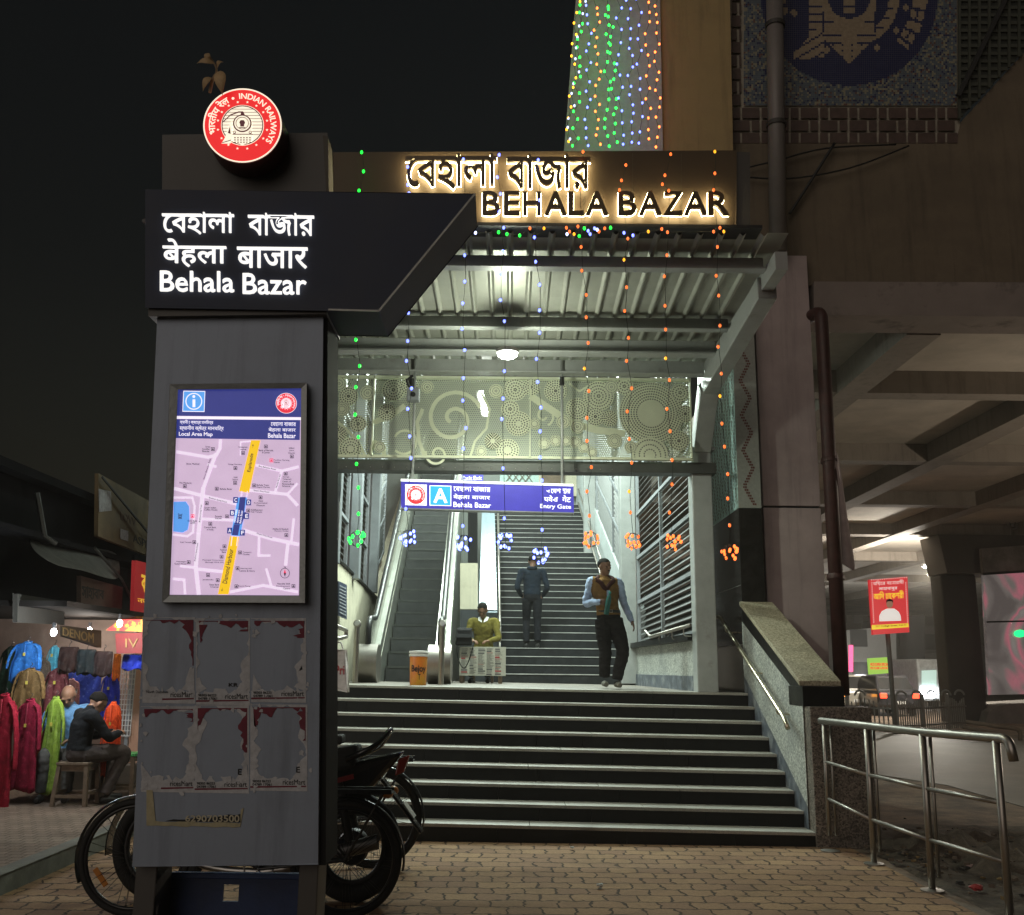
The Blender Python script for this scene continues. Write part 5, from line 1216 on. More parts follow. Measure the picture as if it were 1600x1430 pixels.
# ---------------------------------------------------------------- people
from mathutils import noise as mnoise
m_skin = M('brown_skin', (.17, .085, .05), .5, 0, .1, 30, .1, 90)
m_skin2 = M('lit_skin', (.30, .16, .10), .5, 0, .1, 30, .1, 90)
m_hair = M('black_hair', (.010, .009, .008), .8, 0, .4, 60, .5, 150, None, 1, .5, .7, 0, .1)
m_eye = M('eye_dark', (.03, .025, .02), .2, 0, .1, 3, 0)
m_shoe = M('grey_shoe', (.16, .155, .13), .7, 0, .25, 20, .1)
m_bshoe = M('black_shoe', (.015, .014, .014), .5)
def lerp(a, b, t): return V(a) * (1 - t) + V(b) * t
def figure(name, label, loc, rz, J, mats, vox=.0085, legk=1.0, hair='full', look=0, bow=0, curlL=.5, curlR=.5, wr=.0045, belly=1.0, group=None):
    """one continuous body grown from joints J (metres, facing -Y); mats: skin, top, trousers, shoes, sleeve/extra"""
    mb = MB(); SPH = []
    def limb(P, rad, mt, k=6):
        Q = smoothpath(P, k); n = len(Q); rs = []
        for i in range(n):
            t = i / (n - 1) * (len(rad) - 1); a = int(min(t, len(rad) - 2)); rs.append(rad[a] + (rad[a + 1] - rad[a]) * (t - a))
        mb.tube(Q, rs, 12)
        for q, r in zip(Q, rs): SPH.append((q, r, mt))
    def loft(secs, mt):
        o = len(mb.v); n = 20
        for c, rx, ry, yaw in secs:
            for j in range(n):
                a = 2 * math.pi * j / n; x, y = rx * math.cos(a), ry * math.sin(a)
                mb.v.append(V(c) + V((x * math.cos(yaw) - y * math.sin(yaw), x * math.sin(yaw) + y * math.cos(yaw), 0)))
        for i in range(len(secs) - 1):
            for j in range(n): mb.f.append([o + i * n + j, o + i * n + (j + 1) % n, o + (i + 1) * n + (j + 1) % n, o + (i + 1) * n + j]); mb.m.append(0)
        mb.f.append([o + j for j in reversed(range(n))]); mb.m.append(0); mb.f.append([o + (len(secs) - 1) * n + j for j in range(n)]); mb.m.append(0)
    ty = J.get('yaw', 0)
    pe, ch, nk = V(J['pelvis']), V(J['chest']), V(J['neck'])
    wa = lerp(pe, ch, .45)
    secs = [(pe - V((0, 0, .09)), .10, .08, ty), (pe - V((0, 0, .03)), .155, .115, ty), (pe + V((0, 0, .06)), .16, .115 * belly, ty), (wa + V((0, -.015 * (belly > 1), 0)), .15, .11 * belly, ty), (lerp(pe, ch, .75), .16, .112 * belly, ty), (ch, .172, .115, ty), (lerp(ch, nk, .5), .165, .10, ty), (lerp(ch, nk, .78), .12, .082, ty), (lerp(ch, nk, .97), .066, .062, ty), (nk + V((0, 0, .02)), .052, .055, ty)]
    loft(secs, 1)
    for i in range(len(secs) - 1):
        for t in (0, .33, .66):
            c = lerp(secs[i][0], secs[i + 1][0], t); rx = secs[i][1]
            for s in (-.55, 0, .55):
                SPH.append((c + V((rx * s * math.cos(ty), rx * s * math.sin(ty), 0)), .10 if i < 7 else .045, 2 if i <= 1 else 1))
    hd = V(J['head']); fw = V((math.sin(look), -math.cos(look), -bow)).normalized(); sd = V((math.cos(look), math.sin(look), 0)); up = sd.cross(-fw).normalized()
    if up.z < 0: up = -up
    def hp(x, y, z): return hd + sd * x + fw * y + up * z      # head frame: y forward
    limb([nk - V((0, 0, .03)), lerp(nk, hp(0, -.02, -.06), .5), hp(0, -.015, -.04)], [.058, .053, .055], 0, 4)
    def egg(c, r, mt):
        o = len(mb.v); t_ = MB().ball((0, 0, 0), r, 16, 12)
        mb.add([hd + sd * (c[0] + q.x) + fw * (c[1] + q.y) + up * (c[2] + q.z) for q in t_.v], t_.f)
        SPH.append((hp(*c), max(r), mt))
    egg((0, -.012, .03), (.074, .094, .088), 0); egg((0, .018, -.045), (.056, .066, .062), 0); egg((0, .052, -.088), (.028, .026, .022), 0)
    egg((0, .088, -.018), (.013, .022, .014), 0); egg((0, .080, .008), (.009, .016, .026), 0); egg((0, .075, .028), (.052, .014, .010), 0)
    egg((0, .074, -.056), (.024, .012, .008), 0)
    for s in (-1, 1): egg((.076 * s, -.012, -.004), (.011, .022, .034), 0); egg((.034 * s, .062, -.012), (.02, .018, .018), 0)
    for sd_, s, curl in (('L', 1, curlL), ('R', -1, curlR)):
        if 'sh' + sd_ in J:
            a, e, w, h = (V(J[k + sd_]) for k in ('sh', 'el', 'wr', 'ha'))
            limb([lerp(ch, a, .45) + V((0, 0, .03)), a, lerp(a, e, .5), e, lerp(e, w, .5), w], [.075, .066, .055, .046, .043, .034], 4)
            limb([lerp(e, w, .93), w, lerp(w, h, .35)], [.028, .026, .027], 0, 4)
            d = (h - w).normalized(); n = V(J.get('pn' + sd_, (-s, 0, 0))); n = (n - d * n.dot(d)).normalized(); q = d.cross(n).normalized()   # n: palm direction, q: across the knuckles
            if J.get('flip' + sd_): q = -q
            for j in range(4):
                off = (-.027 + .018 * j); kn = h + q * off
                limb([w + q * off * .6, kn], [.017, .0125], 0, 3)
                L_ = (.068, .078, .074, .058)[j]; pts = [kn]; ang = 0; p = kn
                for seg in (.45, .32, .23):
                    ang += curl * (.9 if seg > .4 else 1.0); p = p + (d * math.cos(ang) + n * math.sin(ang)) * L_ * seg; pts.append(p)
                limb(pts, [.0105, .0095, .009, .008], 0, 3)
            t0 = lerp(w, h, .3) - q * .025
            limb([t0, t0 + (d * .6 - q * .75 + n * .4).normalized() * .035, t0 + (d * .9 - q * .4 + n * (.3 + curl)).normalized() * .066], [.014, .0115, .009], 0, 3)
        if 'kn' + sd_ in J:
            h_, k_, an, to = (V(J[k + sd_]) for k in ('hp', 'kn', 'an', 'to'))
            limb([h_, lerp(h_, k_, .5), k_, lerp(k_, an, .4), an + V((0, 0, .02))], [.092 * (1 + (legk - 1) * .4), .082 * legk, .064 * legk, .062 * legk, .054 * legk], 2)
            df = (to - an); df.z = 0; df = df.normalized()
            heel = V((an.x, an.y, to.z)) - df * .045
            limb([heel + V((0, 0, .008)), V((an.x, an.y, to.z + .012)) + df * .04, to], [.034, .041, .033], 3)
            SPH.append((an + V((0, 0, -.035)), .03, 3))
    tmp = mb.mesh('tmp', m_skin); ob = bpy.data.objects.new('tmp', tmp); COL.objects.link(ob)
    rm = ob.modifiers.new('r', 'REMESH'); rm.mode = 'VOXEL'; rm.voxel_size = vox
    sm = ob.modifiers.new('s', 'SMOOTH'); sm.factor = .5; sm.iterations = 2
    dg = bpy.context.evaluated_depsgraph_get(); me = bpy.data.meshes.new_from_object(ob.evaluated_get(dg))
    bpy.data.objects.remove(ob)
    n = len(me.vertices); co = np.empty(n * 3); me.vertices.foreach_get('co', co); co = co.reshape(-1, 3)
    C = np.array([tuple(s[0]) for s in SPH]); Rr = np.array([s[1] for s in SPH]); K = np.array([s[2] for s in SPH])
    vm = np.empty(n, int)
    for i in range(0, n, 4000):
        d = np.linalg.norm(co[i:i + 4000, None, :] - C[None], axis=2) - Rr[None]
        vm[i:i + 4000] = K[d.argmin(1)]
    nm = np.empty(n * 3); me.vertices.foreach_get('normal', nm); nm = nm.reshape(-1, 3)
    for i in range(n):
        if vm[i] in (1, 2, 4):
            p = V(co[i]); k = mnoise.noise(V((p.x * 9, p.y * 9, p.z * 22))) * wr * 1.4 + mnoise.noise(V((p.x * 24 + p.z * 15, p.y * 24, p.z * 30))) * wr * .7
            co[i] += nm[i] * (k + .004)
    me.vertices.foreach_set('co', co.reshape(-1))
    me.materials.clear()
    for m in mats: me.materials.append(m)
    fm = [int(vm[p.vertices[0]]) for p in me.polygons]
    me.polygons.foreach_set('material_index', fm); me.polygons.foreach_set('use_smooth', [True] * len(fm)); me.update()
    root = thing(name, label, 'person', loc, group); root.rotation_euler = (0, 0, rz); ORG[root.name] = V((0, 0, 0))
    bo = bpy.data.objects.new('body', me); COL.objects.link(bo); bo.parent = root; ORG[bo.name] = V((0, 0, 0))
    for s in (-1, 1):
        MB().ball(hp(.033 * s, .0715, .004), (.0125, .010, .008), 10, 6).build('eye', m_eye, root, 180)
    if hair != 'bald':
        b = MB(); t_ = MB().ball((0, 0, 0), (.083, .101, .086), 24, 16); vs = []
        for q in t_.v:
            y, z = q.y, q.z
            if y > .02: z = max(z, .028 + .1 * max(0, y - .05)); y = min(y, .088)
            elif z < -.045: z = -.045; 
            k = 1 + .05 * mnoise.noise(V((q.x * 40, q.y * 40, q.z * 40)))
            vs.append(hp(q.x * k, (y - .022) * k, (z + .038) * k))
        b.add(vs, t_.f); b.build('hair', m_hair, root, 180)
    elif hair == 'bald':
        b = MB()
        for s in (-1, 1):
            t_ = MB().ball((0, 0, 0), (.014, .06, .03), 10, 8); b.add([hp(s * .068 + q.x, q.y - .04, q.z + .012) for q in t_.v], t_.f)
        t_ = MB().ball((0, 0, 0), (.065, .016, .032), 10, 8); b.add([hp(q.x, q.y - .098, q.z - .0) for q in t_.v], t_.f)
        b.build('hair', M('grey_hair', (.12, .11, .10), .7), root, 180)
    root['head'] = 1; del root['head']
    return root, hp
def cloth(n, c, var=.25, rough=.9): return M(n, c, rough, 0, var, 14, .35, 60, None, 1, .5, .7, 0, .12)
# the man coming down onto the landing
MX = PY(952, 1072, 13.4)
man, hp = figure('person', 'man in brown vest over pale blue shirt walking down onto the landing, holding a bottle', (MX.x, 13.4, LZ), R(6), dict(
    pelvis=(0, 0, .90), chest=(-.05, -.01, 1.26), neck=(-.055, -.01, 1.43), head=(-.05, -.03, 1.575),
    shL=(.135, 0, 1.37), elL=(.225, .03, 1.09), wrL=(.30, -.05, .87), haL=(.325, -.075, .795), pnL=(-1, .2, 0),
    shR=(-.225, .0, 1.38), elR=(-.30, .03, 1.10), wrR=(-.165, -.19, 1.10), haR=(-.10, -.215, 1.09), pnR=(.25, .7, -.2), flipR=1,
    hpL=(.085, 0, .88), knL=(.165, -.10, .47), anL=(.09, -.06, .085), toL=(.10, -.20, .028),
    hpR=(-.085, 0, .88), knR=(-.055, -.03, .47), anR=(-.045, .10, .13), toR=(-.045, -.03, .035)),
    [m_skin, cloth('mustard_vest', (.22, .125, .045)), cloth('dark_trousers', (.022, .021, .022)), m_shoe, cloth('pale_blue_shirt', (.36, .45, .62))], look=.55, bow=.1, curlL=.35, curlR=.75, belly=1.2, wr=.007, vox=.0075, legk=1.28)
b = MB(); Pn = [(-.17, -.07, 1.40), (-.12, -.10, 1.36), (-.06, -.125, 1.28), (.0, -.10, 1.34), (.06, -.06, 1.40), (.03, .05, 1.45), (-.12, .05, 1.45), (-.17, -.07, 1.40)]
b.tube(smoothpath(Pn, 5), .03, 10); b.build('scarf', cloth('maroon_scarf', (.05, .018, .016)), man, 180)
b = MB(); b.box(-.05, -.01, -.150, -.135, 1.17, 1.26); b.build('shirt_patch', cloth('pale_blue_shirt', (.36, .45, .62)), man, bev=.004)
b = MB(); b.torus((0, -.005, .985), (0, 0, 1), .148, .012, 30, 8, sq=1.6); b.build('belt', m_bshoe, man, 60); b = MB(); b.box(-.03, .025, -.162, -.15, .965, 1.005); b.build('belt_buckle', m_steel, man, bev=.003)
b = MB(); t_ = MB().ball((0, 0, 0), (.024, .008, .008), 10, 6); b.add([hp(q.x, q.y + .086, q.z - .043) for q in t_.v], t_.f); b.build('moustache', m_hair, man, 180)
bt = thing('water_bottle', 'green plastic bottle held by the man in the brown vest', 'bottle', (0, 0, 0))
rot = Matrix.Rotation(R(6), 3, 'Z'); hw = V((MX.x, 13.4, LZ)) + rot @ V((-.055, -.235, 1.07)); ax = V((.18, -.12, 1)).normalized()
MB().lathe([(.0, -.14), (.034, -.138), (.036, -.12), (.034, -.03), (.036, .05), (.03, .09), (.014, .125), (.013, .14)], hw, ax, 16).build('bottle_body', M('green_plastic', (.03, .14, .12), .15, 0, .1, 5, 0), bt, 60)
MB().lathe([(.017, .141), (.017, .165), (.012, .168)], hw, ax, 12).build('cap', M('bottle_cap', (.02, .25, .22), .4), bt, 60)
# the man climbing the inner stairs, seen from behind
k_ = 3; Y2 = FLT + .3 * k_ + .16; z2 = LZ + .15 * (k_ + 1); X2 = PY(831, 1020, Y2).x
man2, hp2 = figure('person', 'man in dark navy jacket and jeans climbing the inner stairs, seen from behind', (X2, Y2, z2), R(180), dict(
    pelvis=(0, 0, .92), chest=(0, -.05, 1.27), neck=(0, -.05, 1.44), head=(-.01, -.09, 1.57),
    shL=(.195, -.04, 1.375), elL=(.275, .05, 1.09), wrL=(.20, -.10, .95), haL=(.17, -.16, .93), pnL=(-1, 0, 0), shR=(-.195, -.04, 1.375), elR=(-.275, .05, 1.09), wrR=(-.20, -.10, .95), haR=(-.17, -.16, .93), pnR=(1, 0, 0),
    hpL=(.09, 0, .88), knL=(.10, -.12, .50), anL=(.10, -.03, .085), toL=(.11, -.16, .03), hpR=(-.09, 0, .88), knR=(-.10, .0, .47), anR=(-.10, .10, .10), toR=(-.11, -.03, .03)),
    [m_skin, cloth('navy_jacket', (.012, .018, .028)), cloth('black_jeans', (.012, .013, .017)), m_bshoe, cloth('navy_jacket', (.012, .018, .028))], bow=.25, vox=.010)
b = MB(); b.torus((0, -.035, 1.445), (0, .12, 1), .072, .026, 24, 8, sq=1.3); b.build('collar', cloth('navy_jacket', (.012, .018, .028)), man2, 60)
# seated guard behind the newspaper covered table
GY = 16.3; gz = PY(756, 960, GY)
grd, hpg = figure('person', 'man in olive sweater with white collar sitting with bowed head behind the newspaper table', (gz.x, GY, LZ), R(-6), dict(
    pelvis=(0, .05, .50), chest=(0, .0, .86), neck=(0, -.02, 1.03), head=(-.01, -.09, 1.145),
    shL=(.19, -.01, .965), elL=(.255, -.12, .71), wrL=(.14, -.33, .655), haL=(.08, -.38, .65), pnL=(0, 0, -1), shR=(-.19, -.01, .965), elR=(-.25, -.12, .71), wrR=(-.14, -.33, .655), haR=(-.08, -.38, .65), pnR=(0, 0, -1), flipR=0,
    hpL=(.10, .02, .48), knL=(.13, -.40, .48), anL=(.13, -.38, .085), toL=(.14, -.52, .03), hpR=(-.10, .02, .48), knR=(-.13, -.40, .48), anR=(-.13, -.38, .085), toR=(-.14, -.52, .03)),
    [m_skin, cloth('olive_sweater', (.13, .11, .025)), cloth('khaki_trousers', (.08, .07, .04)), m_bshoe, cloth('olive_sweater', (.13, .11, .025))], bow=.55, vox=.010)
b = MB()
for s in (-1, 1): b.add([(.015 * s, -.118, .955), (.075 * s, -.10, .985), (.088 * s, -.02, 1.045), (.05 * s, -.075, 1.05), (.02 * s, -.10, 1.0)], [(0, 1, 2, 3, 4)] if s > 0 else [(4, 3, 2, 1, 0)])
o = b.build('shirt_collar', m_white, grd); o.modifiers.new('s', 'SOLIDIFY').thickness = .006
st2 = thing('low_stool', 'plain wooden stool under the seated man in the olive sweater', 'stool', (gz.x, GY + .05, LZ))
MB().box(gz.x - .18, gz.x + .18, GY - .12, GY + .22, LZ + .37, LZ + .40).build('seat', m_wood, st2, bev=.005)
for sx in (-.15, .15):
    for sy in (-.09, .19): MB().box(gz.x + sx - .02, gz.x + sx + .02, GY + sy - .02, GY + sy + .02, LZ, LZ + .369).build('leg', m_wood, st2)
TBY = 15.55
tb = thing('newspaper_table', 'small wooden table with newspaper hanging over its front at the foot of the inner stairs', 'table', PY(754, 1068, TBY))
ta, tc_ = PY(719, 1011, TBY), PY(787, 1011, TBY); tz = ta.z
MB().box(ta.x, tc_.x, TBY - .02, TBY + .5, tz - .03, tz).build('tabletop', m_wood, tb, bev=.004)
for x in (ta.x + .03, tc_.x - .05):
    for y in (TBY + .0, TBY + .44): MB().box(x - .03, x + .03, y, y + .05, LZ, tz - .031).build('leg', m_wood, tb)
m_news = M('newsprint', (.48, .47, .40), .9, 0, .1, 30, .1)
nw = PY(754, 1056, TBY).z
b = MB(); b.box(ta.x - .005, tc_.x + .035, TBY - .03, TBY - .024, nw, tz + .004); b.box(ta.x - .005, tc_.x + .035, TBY - .024, TBY + .3, tz + .001, tz + .005); nwo = b.build('newspaper', m_news, tb)
b = MB(); rn = random.Random(5)
for c in range(5):
    xx = ta.x + .02 + c * (tc_.x - ta.x - .02) / 5; ww = (tc_.x - ta.x) / 5 - .02; z = tz - .02
    while z > nw + .02:
        h = rn.choice((.006, .006, .006, .02)); b.box(xx, xx + ww * rn.uniform(.5, 1), TBY - .0315, TBY - .0305, z - h, z, 1 if rn.random() < .12 else 0); z -= h + .010
b.build('print', [M('news_ink', (.12, .12, .12), .9), M('news_red', (.35, .04, .05), .9)], nwo)
bg = thing('black_handbag', 'black shoulder bag hanging on the left corner of the newspaper table', 'bag', PY(727, 1010, TBY - .1))
b0, b1 = PY(712, 983, TBY - .05), PY(738, 1009, TBY - .05)
m_bag = M('black_leather', (.006, .006, .007), .75, 0, .3, 15, .2, 40, None, 1, .5, .7, 0, .2)
MB().hexa([(b0.x, TBY - .1, b1.z), (b1.x, TBY - .1, b1.z), (b1.x, TBY + .1, b1.z), (b0.x, TBY + .1, b1.z), (b0.x + .03, TBY - .07, b0.z), (b1.x - .02, TBY - .07, b0.z), (b1.x - .02, TBY + .07, b0.z), (b0.x + .03, TBY + .07, b0.z)]).build('bag_body', m_bag, bg, bev=.025)
MB().hexa([(b0.x + .005, TBY - .112, b1.z + .12), (b1.x - .005, TBY - .112, b1.z + .12), (b1.x - .01, TBY - .03, b0.z + .012), (b0.x + .02, TBY - .03, b0.z + .012), (b0.x + .005, TBY - .104, b1.z + .13), (b1.x - .005, TBY - .104, b1.z + .13), (b1.x - .01, TBY + .03, b0.z + .022), (b0.x + .02, TBY + .03, b0.z + .022)]).build('flap', m_bag, bg)
MB().tube(smoothpath([PY(714, 1008, TBY - .12), PY(716, 1030, TBY - .12), PY(724, 1044, TBY - .12), PY(731, 1036, TBY - .12), PY(740, 1008, TBY - .12)], 5), .008, 6).build('strap', m_bag, bg, 180)
# man at the left edge, half behind the totem
lx = PY(512, 920, 11.45)
man3, _ = figure('person', 'man in mauve shirt half hidden behind the totem carrying a white carrier bag', (lx.x - .18, 11.45, LZ - .15), R(-14), dict(
    pelvis=(0, 0, .88), chest=(0, -.0, 1.22), neck=(0, 0, 1.39), head=(-.02, -.04, 1.52),
    shL=(.18, 0, 1.31), elL=(.25, .02, 1.02), wrL=(.29, -.05, .77), haL=(.30, -.06, .69), pnL=(-1, 0, 0), shR=(-.18, 0, 1.31), elR=(-.25, .02, 1.04), wrR=(-.24, -.1, .80), haR=(-.23, -.12, .72),
    hpL=(.09, 0, .86), knL=(.10, -.03, .47), anL=(.10, .0, .085), toL=(.11, -.13, .03), hpR=(-.09, 0, .86), knR=(-.10, -.03, .47), anR=(-.10, .0, .085), toR=(-.11, -.13, .03)),
    [m_skin, cloth('mauve_shirt', (.22, .17, .27)), cloth('grey_trousers', (.09, .09, .085)), m_bshoe, cloth('mauve_shirt', (.22, .17, .27))], curlL=.9, vox=.010)
cb_ = thing('carrier_bag', 'white printed carrier bag held by the man beside the totem', 'bag', PY(530, 1078, 11.35))
cbw = [PY(*p, 11.36) for p in ((518, 1076), (540, 1079), (541, 1045), (537, 1018), (524, 1017), (520, 1045))]
b = MB(); b.prism(cbw, (0, .14, 0)); b.build('bag_body', M('white_poly', (.52, .47, .46), .45, 0, .2, 14, .6, 25), cb_, bev=.02)
for s in (0, .1): MB().tube(smoothpath([PY(524, 1018, 11.38 + s), PY(527, 1005, 11.42), PY(533, 1005, 11.42), PY(537, 1019, 11.38 + s)], 5), .008, 6).build('handle', M('white_poly', (.52, .47, .46)), cb_, 180)
b = MB(); letter(b, 'Pri', lbox(524, 1040, 538, 1054, 11.355), TO * .001, .02); b.build('print', M('bag_red', (.35, .03, .04), .6), cb_)
# bucket and bollards on the landing
bk = thing('orange_bucket', 'orange plastic bucket with white lid and printed name on the landing by the escalator', 'bucket', PY(653, 1068, 13.0))
q0, q1 = PY(653, 1068.5, 13.0), PY(653, 1026, 13.0); r_ = (PY(667, 1040, 13).x - PY(640, 1040, 13).x) / 2; hh = q1.z - LZ
cb0 = V((q0.x, 13.0, LZ))
MB().lathe([(r_ * .92, 0), (r_ * .94, .01), (r_ * .99, hh * .5), (r_ * 1.03, hh)], cb0, (0, 0, 1), 28).build('bucket_body', M('orange_plastic', (.72, .20, .02), .35, 0, .1, 3, .02, 40, (.68, .33, .02), 4, .45, .6), bk, 40)
MB().lathe([(r_ * 1.12, hh + .001), (r_ * 1.14, hh + .03), (r_ * 1.0, hh + .035), (r_ * 1.16, hh + .05), (r_ * 1.1, hh + .07), (r_ * .3, hh + .075)], cb0, (0, 0, 1), 28).build('lid', m_white, bk, 40)
b = MB(); cyl = lambda u0, u1, v0, v1, rr: (lambda u, v: cb0 + V((rr * math.sin(u0 + (u1 - u0) * u), -rr * math.cos(u0 + (u1 - u0) * u), v0 + (v1 - v0) * v)))
letter(b, 'Bejoy', None, (0, -.002, 0), .03, 0, cyl(-.75, 1.0, hh * .42, hh * .70, r_ * 1.02)); b.build('print', m_ink, bk)
b = MB(); letter(b, 'T', None, (0, -.002, 0), .03, 0, cyl(.1, .35, hh * .22, hh * .4, r_ * 1.0)); b.build('print', m_ink, bk)
for px, nm in ((554.5, 'steel bollard with round cap at the left end of the landing'), (689, 'steel bollard with round cap between the bucket and the newspaper table')):
    c = PY(px, 1068, 13.6); bo = thing('bollard', nm, 'bollard', (c.x, 13.6, LZ), 'steel bollards on the landing'); h = PY(px, 975, 13.6).z - LZ
    MB().lathe([(.09, 0), (.09, .012), (.038, .014), (.038, h)], (c.x, 13.6, LZ), (0, 0, 1), 18).build('post', m_steel, bo, 40)
    cc_ = V((c.x, 13.6, LZ + h)); MB().lathe([(.045, -.035), (.05, -.03), (.05, .03), (.045, .035)], cc_, (0, -1, .25), 20).build('cap', m_steel, bo, 40)
    MB().lathe([(.036, 0), (.034, .006)], cc_ + V((0, -.036, .009)), (0, -1, .25), 18).build('cap_disc', m_white, bo, 60)
lr = thing('wall_handrail', 'bent steel handrail on the cream wall beside the man with the carrier bag', 'handrail', PY(530, 1000, 12.4))
MB().tube(bend([PX(500, 968, -2.0), PX(541, 985, -2.0), PX(541, 995, -2.0), PX(520, 1000, -2.0)], .12), .025, 10).build('rail', m_steel, lr, 180)
MB().tube([PX(522, 977, -2.0), PX(522, 977, -2.0) + V((-.3, 0, 0))], .012, 8).build('bracket', m_steel, lr, 60)

# ---------------------------------------------------------------- bicycles and motorcycle behind the totem
m_chrome = M('dull_chrome', (.35, .34, .33), .3, 1, .1, 20, .02)
m_bframe = M('bicycle_black', (.012, .012, .014), .3, 0, .2, 10, .02)
def wheel(parent, c, rad, tyre, spokes, hubw=.04, rimw=.012, dark=None):
    w = MB().torus(c, (0, 1, 0), rad - tyre, tyre, 56, 10).build('tyre', m_rubber, parent, 180)
    MB().torus(c, (0, 1, 0), rad - 2 * tyre - rimw * .3, rimw, 48, 8, sq=1.2).build('rim', dark or m_chrome, parent, 180)
    b = MB(); b.lathe([(.012, -hubw), (.02, -hubw * .8), (.014, 0), (.02, hubw * .8), (.012, hubw)], c, (0, 1, 0), 12)
    for i in range(spokes):
        a = 2 * math.pi * i / spokes; s = 1 if i % 2 else -1; a2 = a + .5 * (1 if i % 4 < 2 else -1)
        b.tube([V(c) + V((.018 * math.cos(a), s * hubw * .8, .018 * math.sin(a))), V(c) + V(((rad - 2 * tyre) * math.cos(a2), 0, (rad - 2 * tyre) * math.sin(a2)))], .0016, 4)
    b.build('spokes', dark or m_chrome, parent, 60)
def bicycle(label):
    """rear wheel at x=+.53, front wheel at x=-.53, wheel radius .35"""
    b_ = thing('bicycle', label, 'bicycle', (0, 0, 0), 'bicycles behind the totem'); r = .35; F, Rr_ = V((-.66, 0, r)), V((.66, 0, r))
    wheel(b_, F, r, .022, 32, .04, .012, m_bframe); wheel(b_, Rr_, r, .022, 36, .04, .012, m_bframe)
    hb, ht, bbk, stp = V((-.41, 0, .62)), V((-.45, 0, .86)), V((.12, 0, .29)), V((.30, 0, .80))
    f = MB()
    for a, c, q in ((hb, ht, .018), (ht + V((.01, 0, -.06)), stp + V((-.02, 0, -.05)), .014), (hb, bbk, .015), (bbk, stp, .015)): f.tube([a, c], q, 10)
    for s in (-.05, .05): f.tube([bbk + V((0, s * .6, 0)), Rr_ + V((0, s, 0))], .009, 8); f.tube([stp + V((-.02, s * .4, -.06)), Rr_ + V((0, s, 0))], .008, 8)
    f.build('frame', m_bframe, b_, 60)
    f = MB()
    for s in (-.045, .045): f.tube(smoothpath([hb + V((0, s * .5, 0)), V((-.50, s, .58)), F + V((0, s, 0))], 4), .010, 8)
    f.build('fork', m_bframe, b_, 60)
    h = ht + V((-.03, 0, .10)); MB().tube([ht, h], .012, 8).build('stem', m_chrome, b_, 60)
    MB().tube(bend([h + V((.24, -.25, -.02)), h + V((.04, -.27, .03)), h + V((-.02, 0, .0)), h + V((.04, .27, .03)), h + V((.24, .25, -.02))], .07), .011, 8).build('handlebar', m_chrome, b_, 180)
    sd = MB(); sd.hexa([stp + V(p) for p in ((-.17, -.025, .06), (-.17, .025, .06), (.12, .10, .06), (.12, -.10, .06), (-.17, -.02, .10), (-.17, .02, .10), (.12, .09, .13), (.12, -.09, .13))]); sd.build('saddle', m_rubber, b_, bev=.03)
    MB().tube([stp, stp + V((0, 0, .07))], .012, 8).build('seat_post', m_chrome, b_, 60)
    for c, a0, a1 in ((F, R(35), R(205)), (Rr_, R(-10), R(170))):
        g = MB(); n = 22; vs = []
        for i in range(n + 1):
            a = a0 + (a1 - a0) * i / n
            for y, dr in ((-.028, .012), (0, .022), (.028, .012)): vs.append(V(c) + V(((r + dr) * math.cos(a), y, (r + dr) * math.sin(a))))
        g.add(vs, [(i * 3 + j, i * 3 + j + 1, i * 3 + j + 4, i * 3 + j + 3) for i in range(n) for j in (0, 1)])
        o = g.build('mudguard', m_bframe, b_, 180); o.modifiers.new('s', 'SOLIDIFY').thickness = .003
    g = MB(); g.box(.36, .94, -.07, .07, .745, .755); g.box(.36, .94, -.075, -.06, .7555, .775); g.box(.36, .94, .06, .075, .7555, .775)
    for s in (-.06, .06): g.tube([Rr_ + V((0, s, 0)), V((.88, s, .744))], .006, 6)
    g.build('carrier', m_bframe, b_)
    g = MB(); g.torus(bbk, (0, 1, 0), .09, .006, 28, 6); g.tube([bbk + V((0, -.05, 0)), bbk + V((.13, -.07, -.10))], .009, 8); g.tube([bbk + V((0, .05, 0)), bbk + V((-.13, .07, .10))], .009, 8); g.build('crank', m_chrome, b_, 60)
    for s, q in ((-.11, (.13, -.07, -.10)), (.11, (-.13, .07, .10))): p = bbk + V(q); MB().box(p.x - .04, p.x + .04, min(s, p.y), max(s, p.y), p.z - .012, p.z + .012).build('pedal', m_rubber, b_)
    for c, s in ((F, 1), (Rr_, -1)): MB().bar(c + V((-.16, 0, -.17 * s)), c + V((-.24, 0, -.07 * s)), .012, .035).build('spoke_reflector', M('amber_plastic', (.45, .16, .02), .3, 0, .1, 3, 0), b_, bev=.004)
    return b_
bi = bicycle('black bicycle with thin tyres standing right behind the totem, nearest the camera')
fx, rx = PY(207, 1342, 6.85), PY(543, 1345, 6.85); sc = 1.04
bi.location = ((fx.x + rx.x) / 2, 6.85, 0); bi.scale = (sc, sc, sc)
bi2 = copy_tree(bi, None, 'second black bicycle parked farther back beside the bottom steps, behind the motorcycle')
cx2 = PY(592, 1270, 8.5); bi2.location = (cx2.x - .78, 8.5, 0); bi2.scale = (1.12, 1.12, 1.12)
mo = thing('motorcycle', 'black motorcycle with raised tail parked side on behind the totem', 'motorcycle', (0, 0, 0))
r = .33; F, B_ = V((-.66, 0, r)), V((.66, 0, r)); m_mc = M('motorcycle_black', (.010, .010, .012), .22, 0, .2, 8, .02, 60, None, 1, .5, .7, .5); m_eng = M('engine_grey', (.045, .045, .048), .45, .6, .3, 12, .15)
wheel(mo, F, r, .045, 24, .06, .02, m_eng); wheel(mo, B_, r, .055, 24, .07, .02, m_eng)
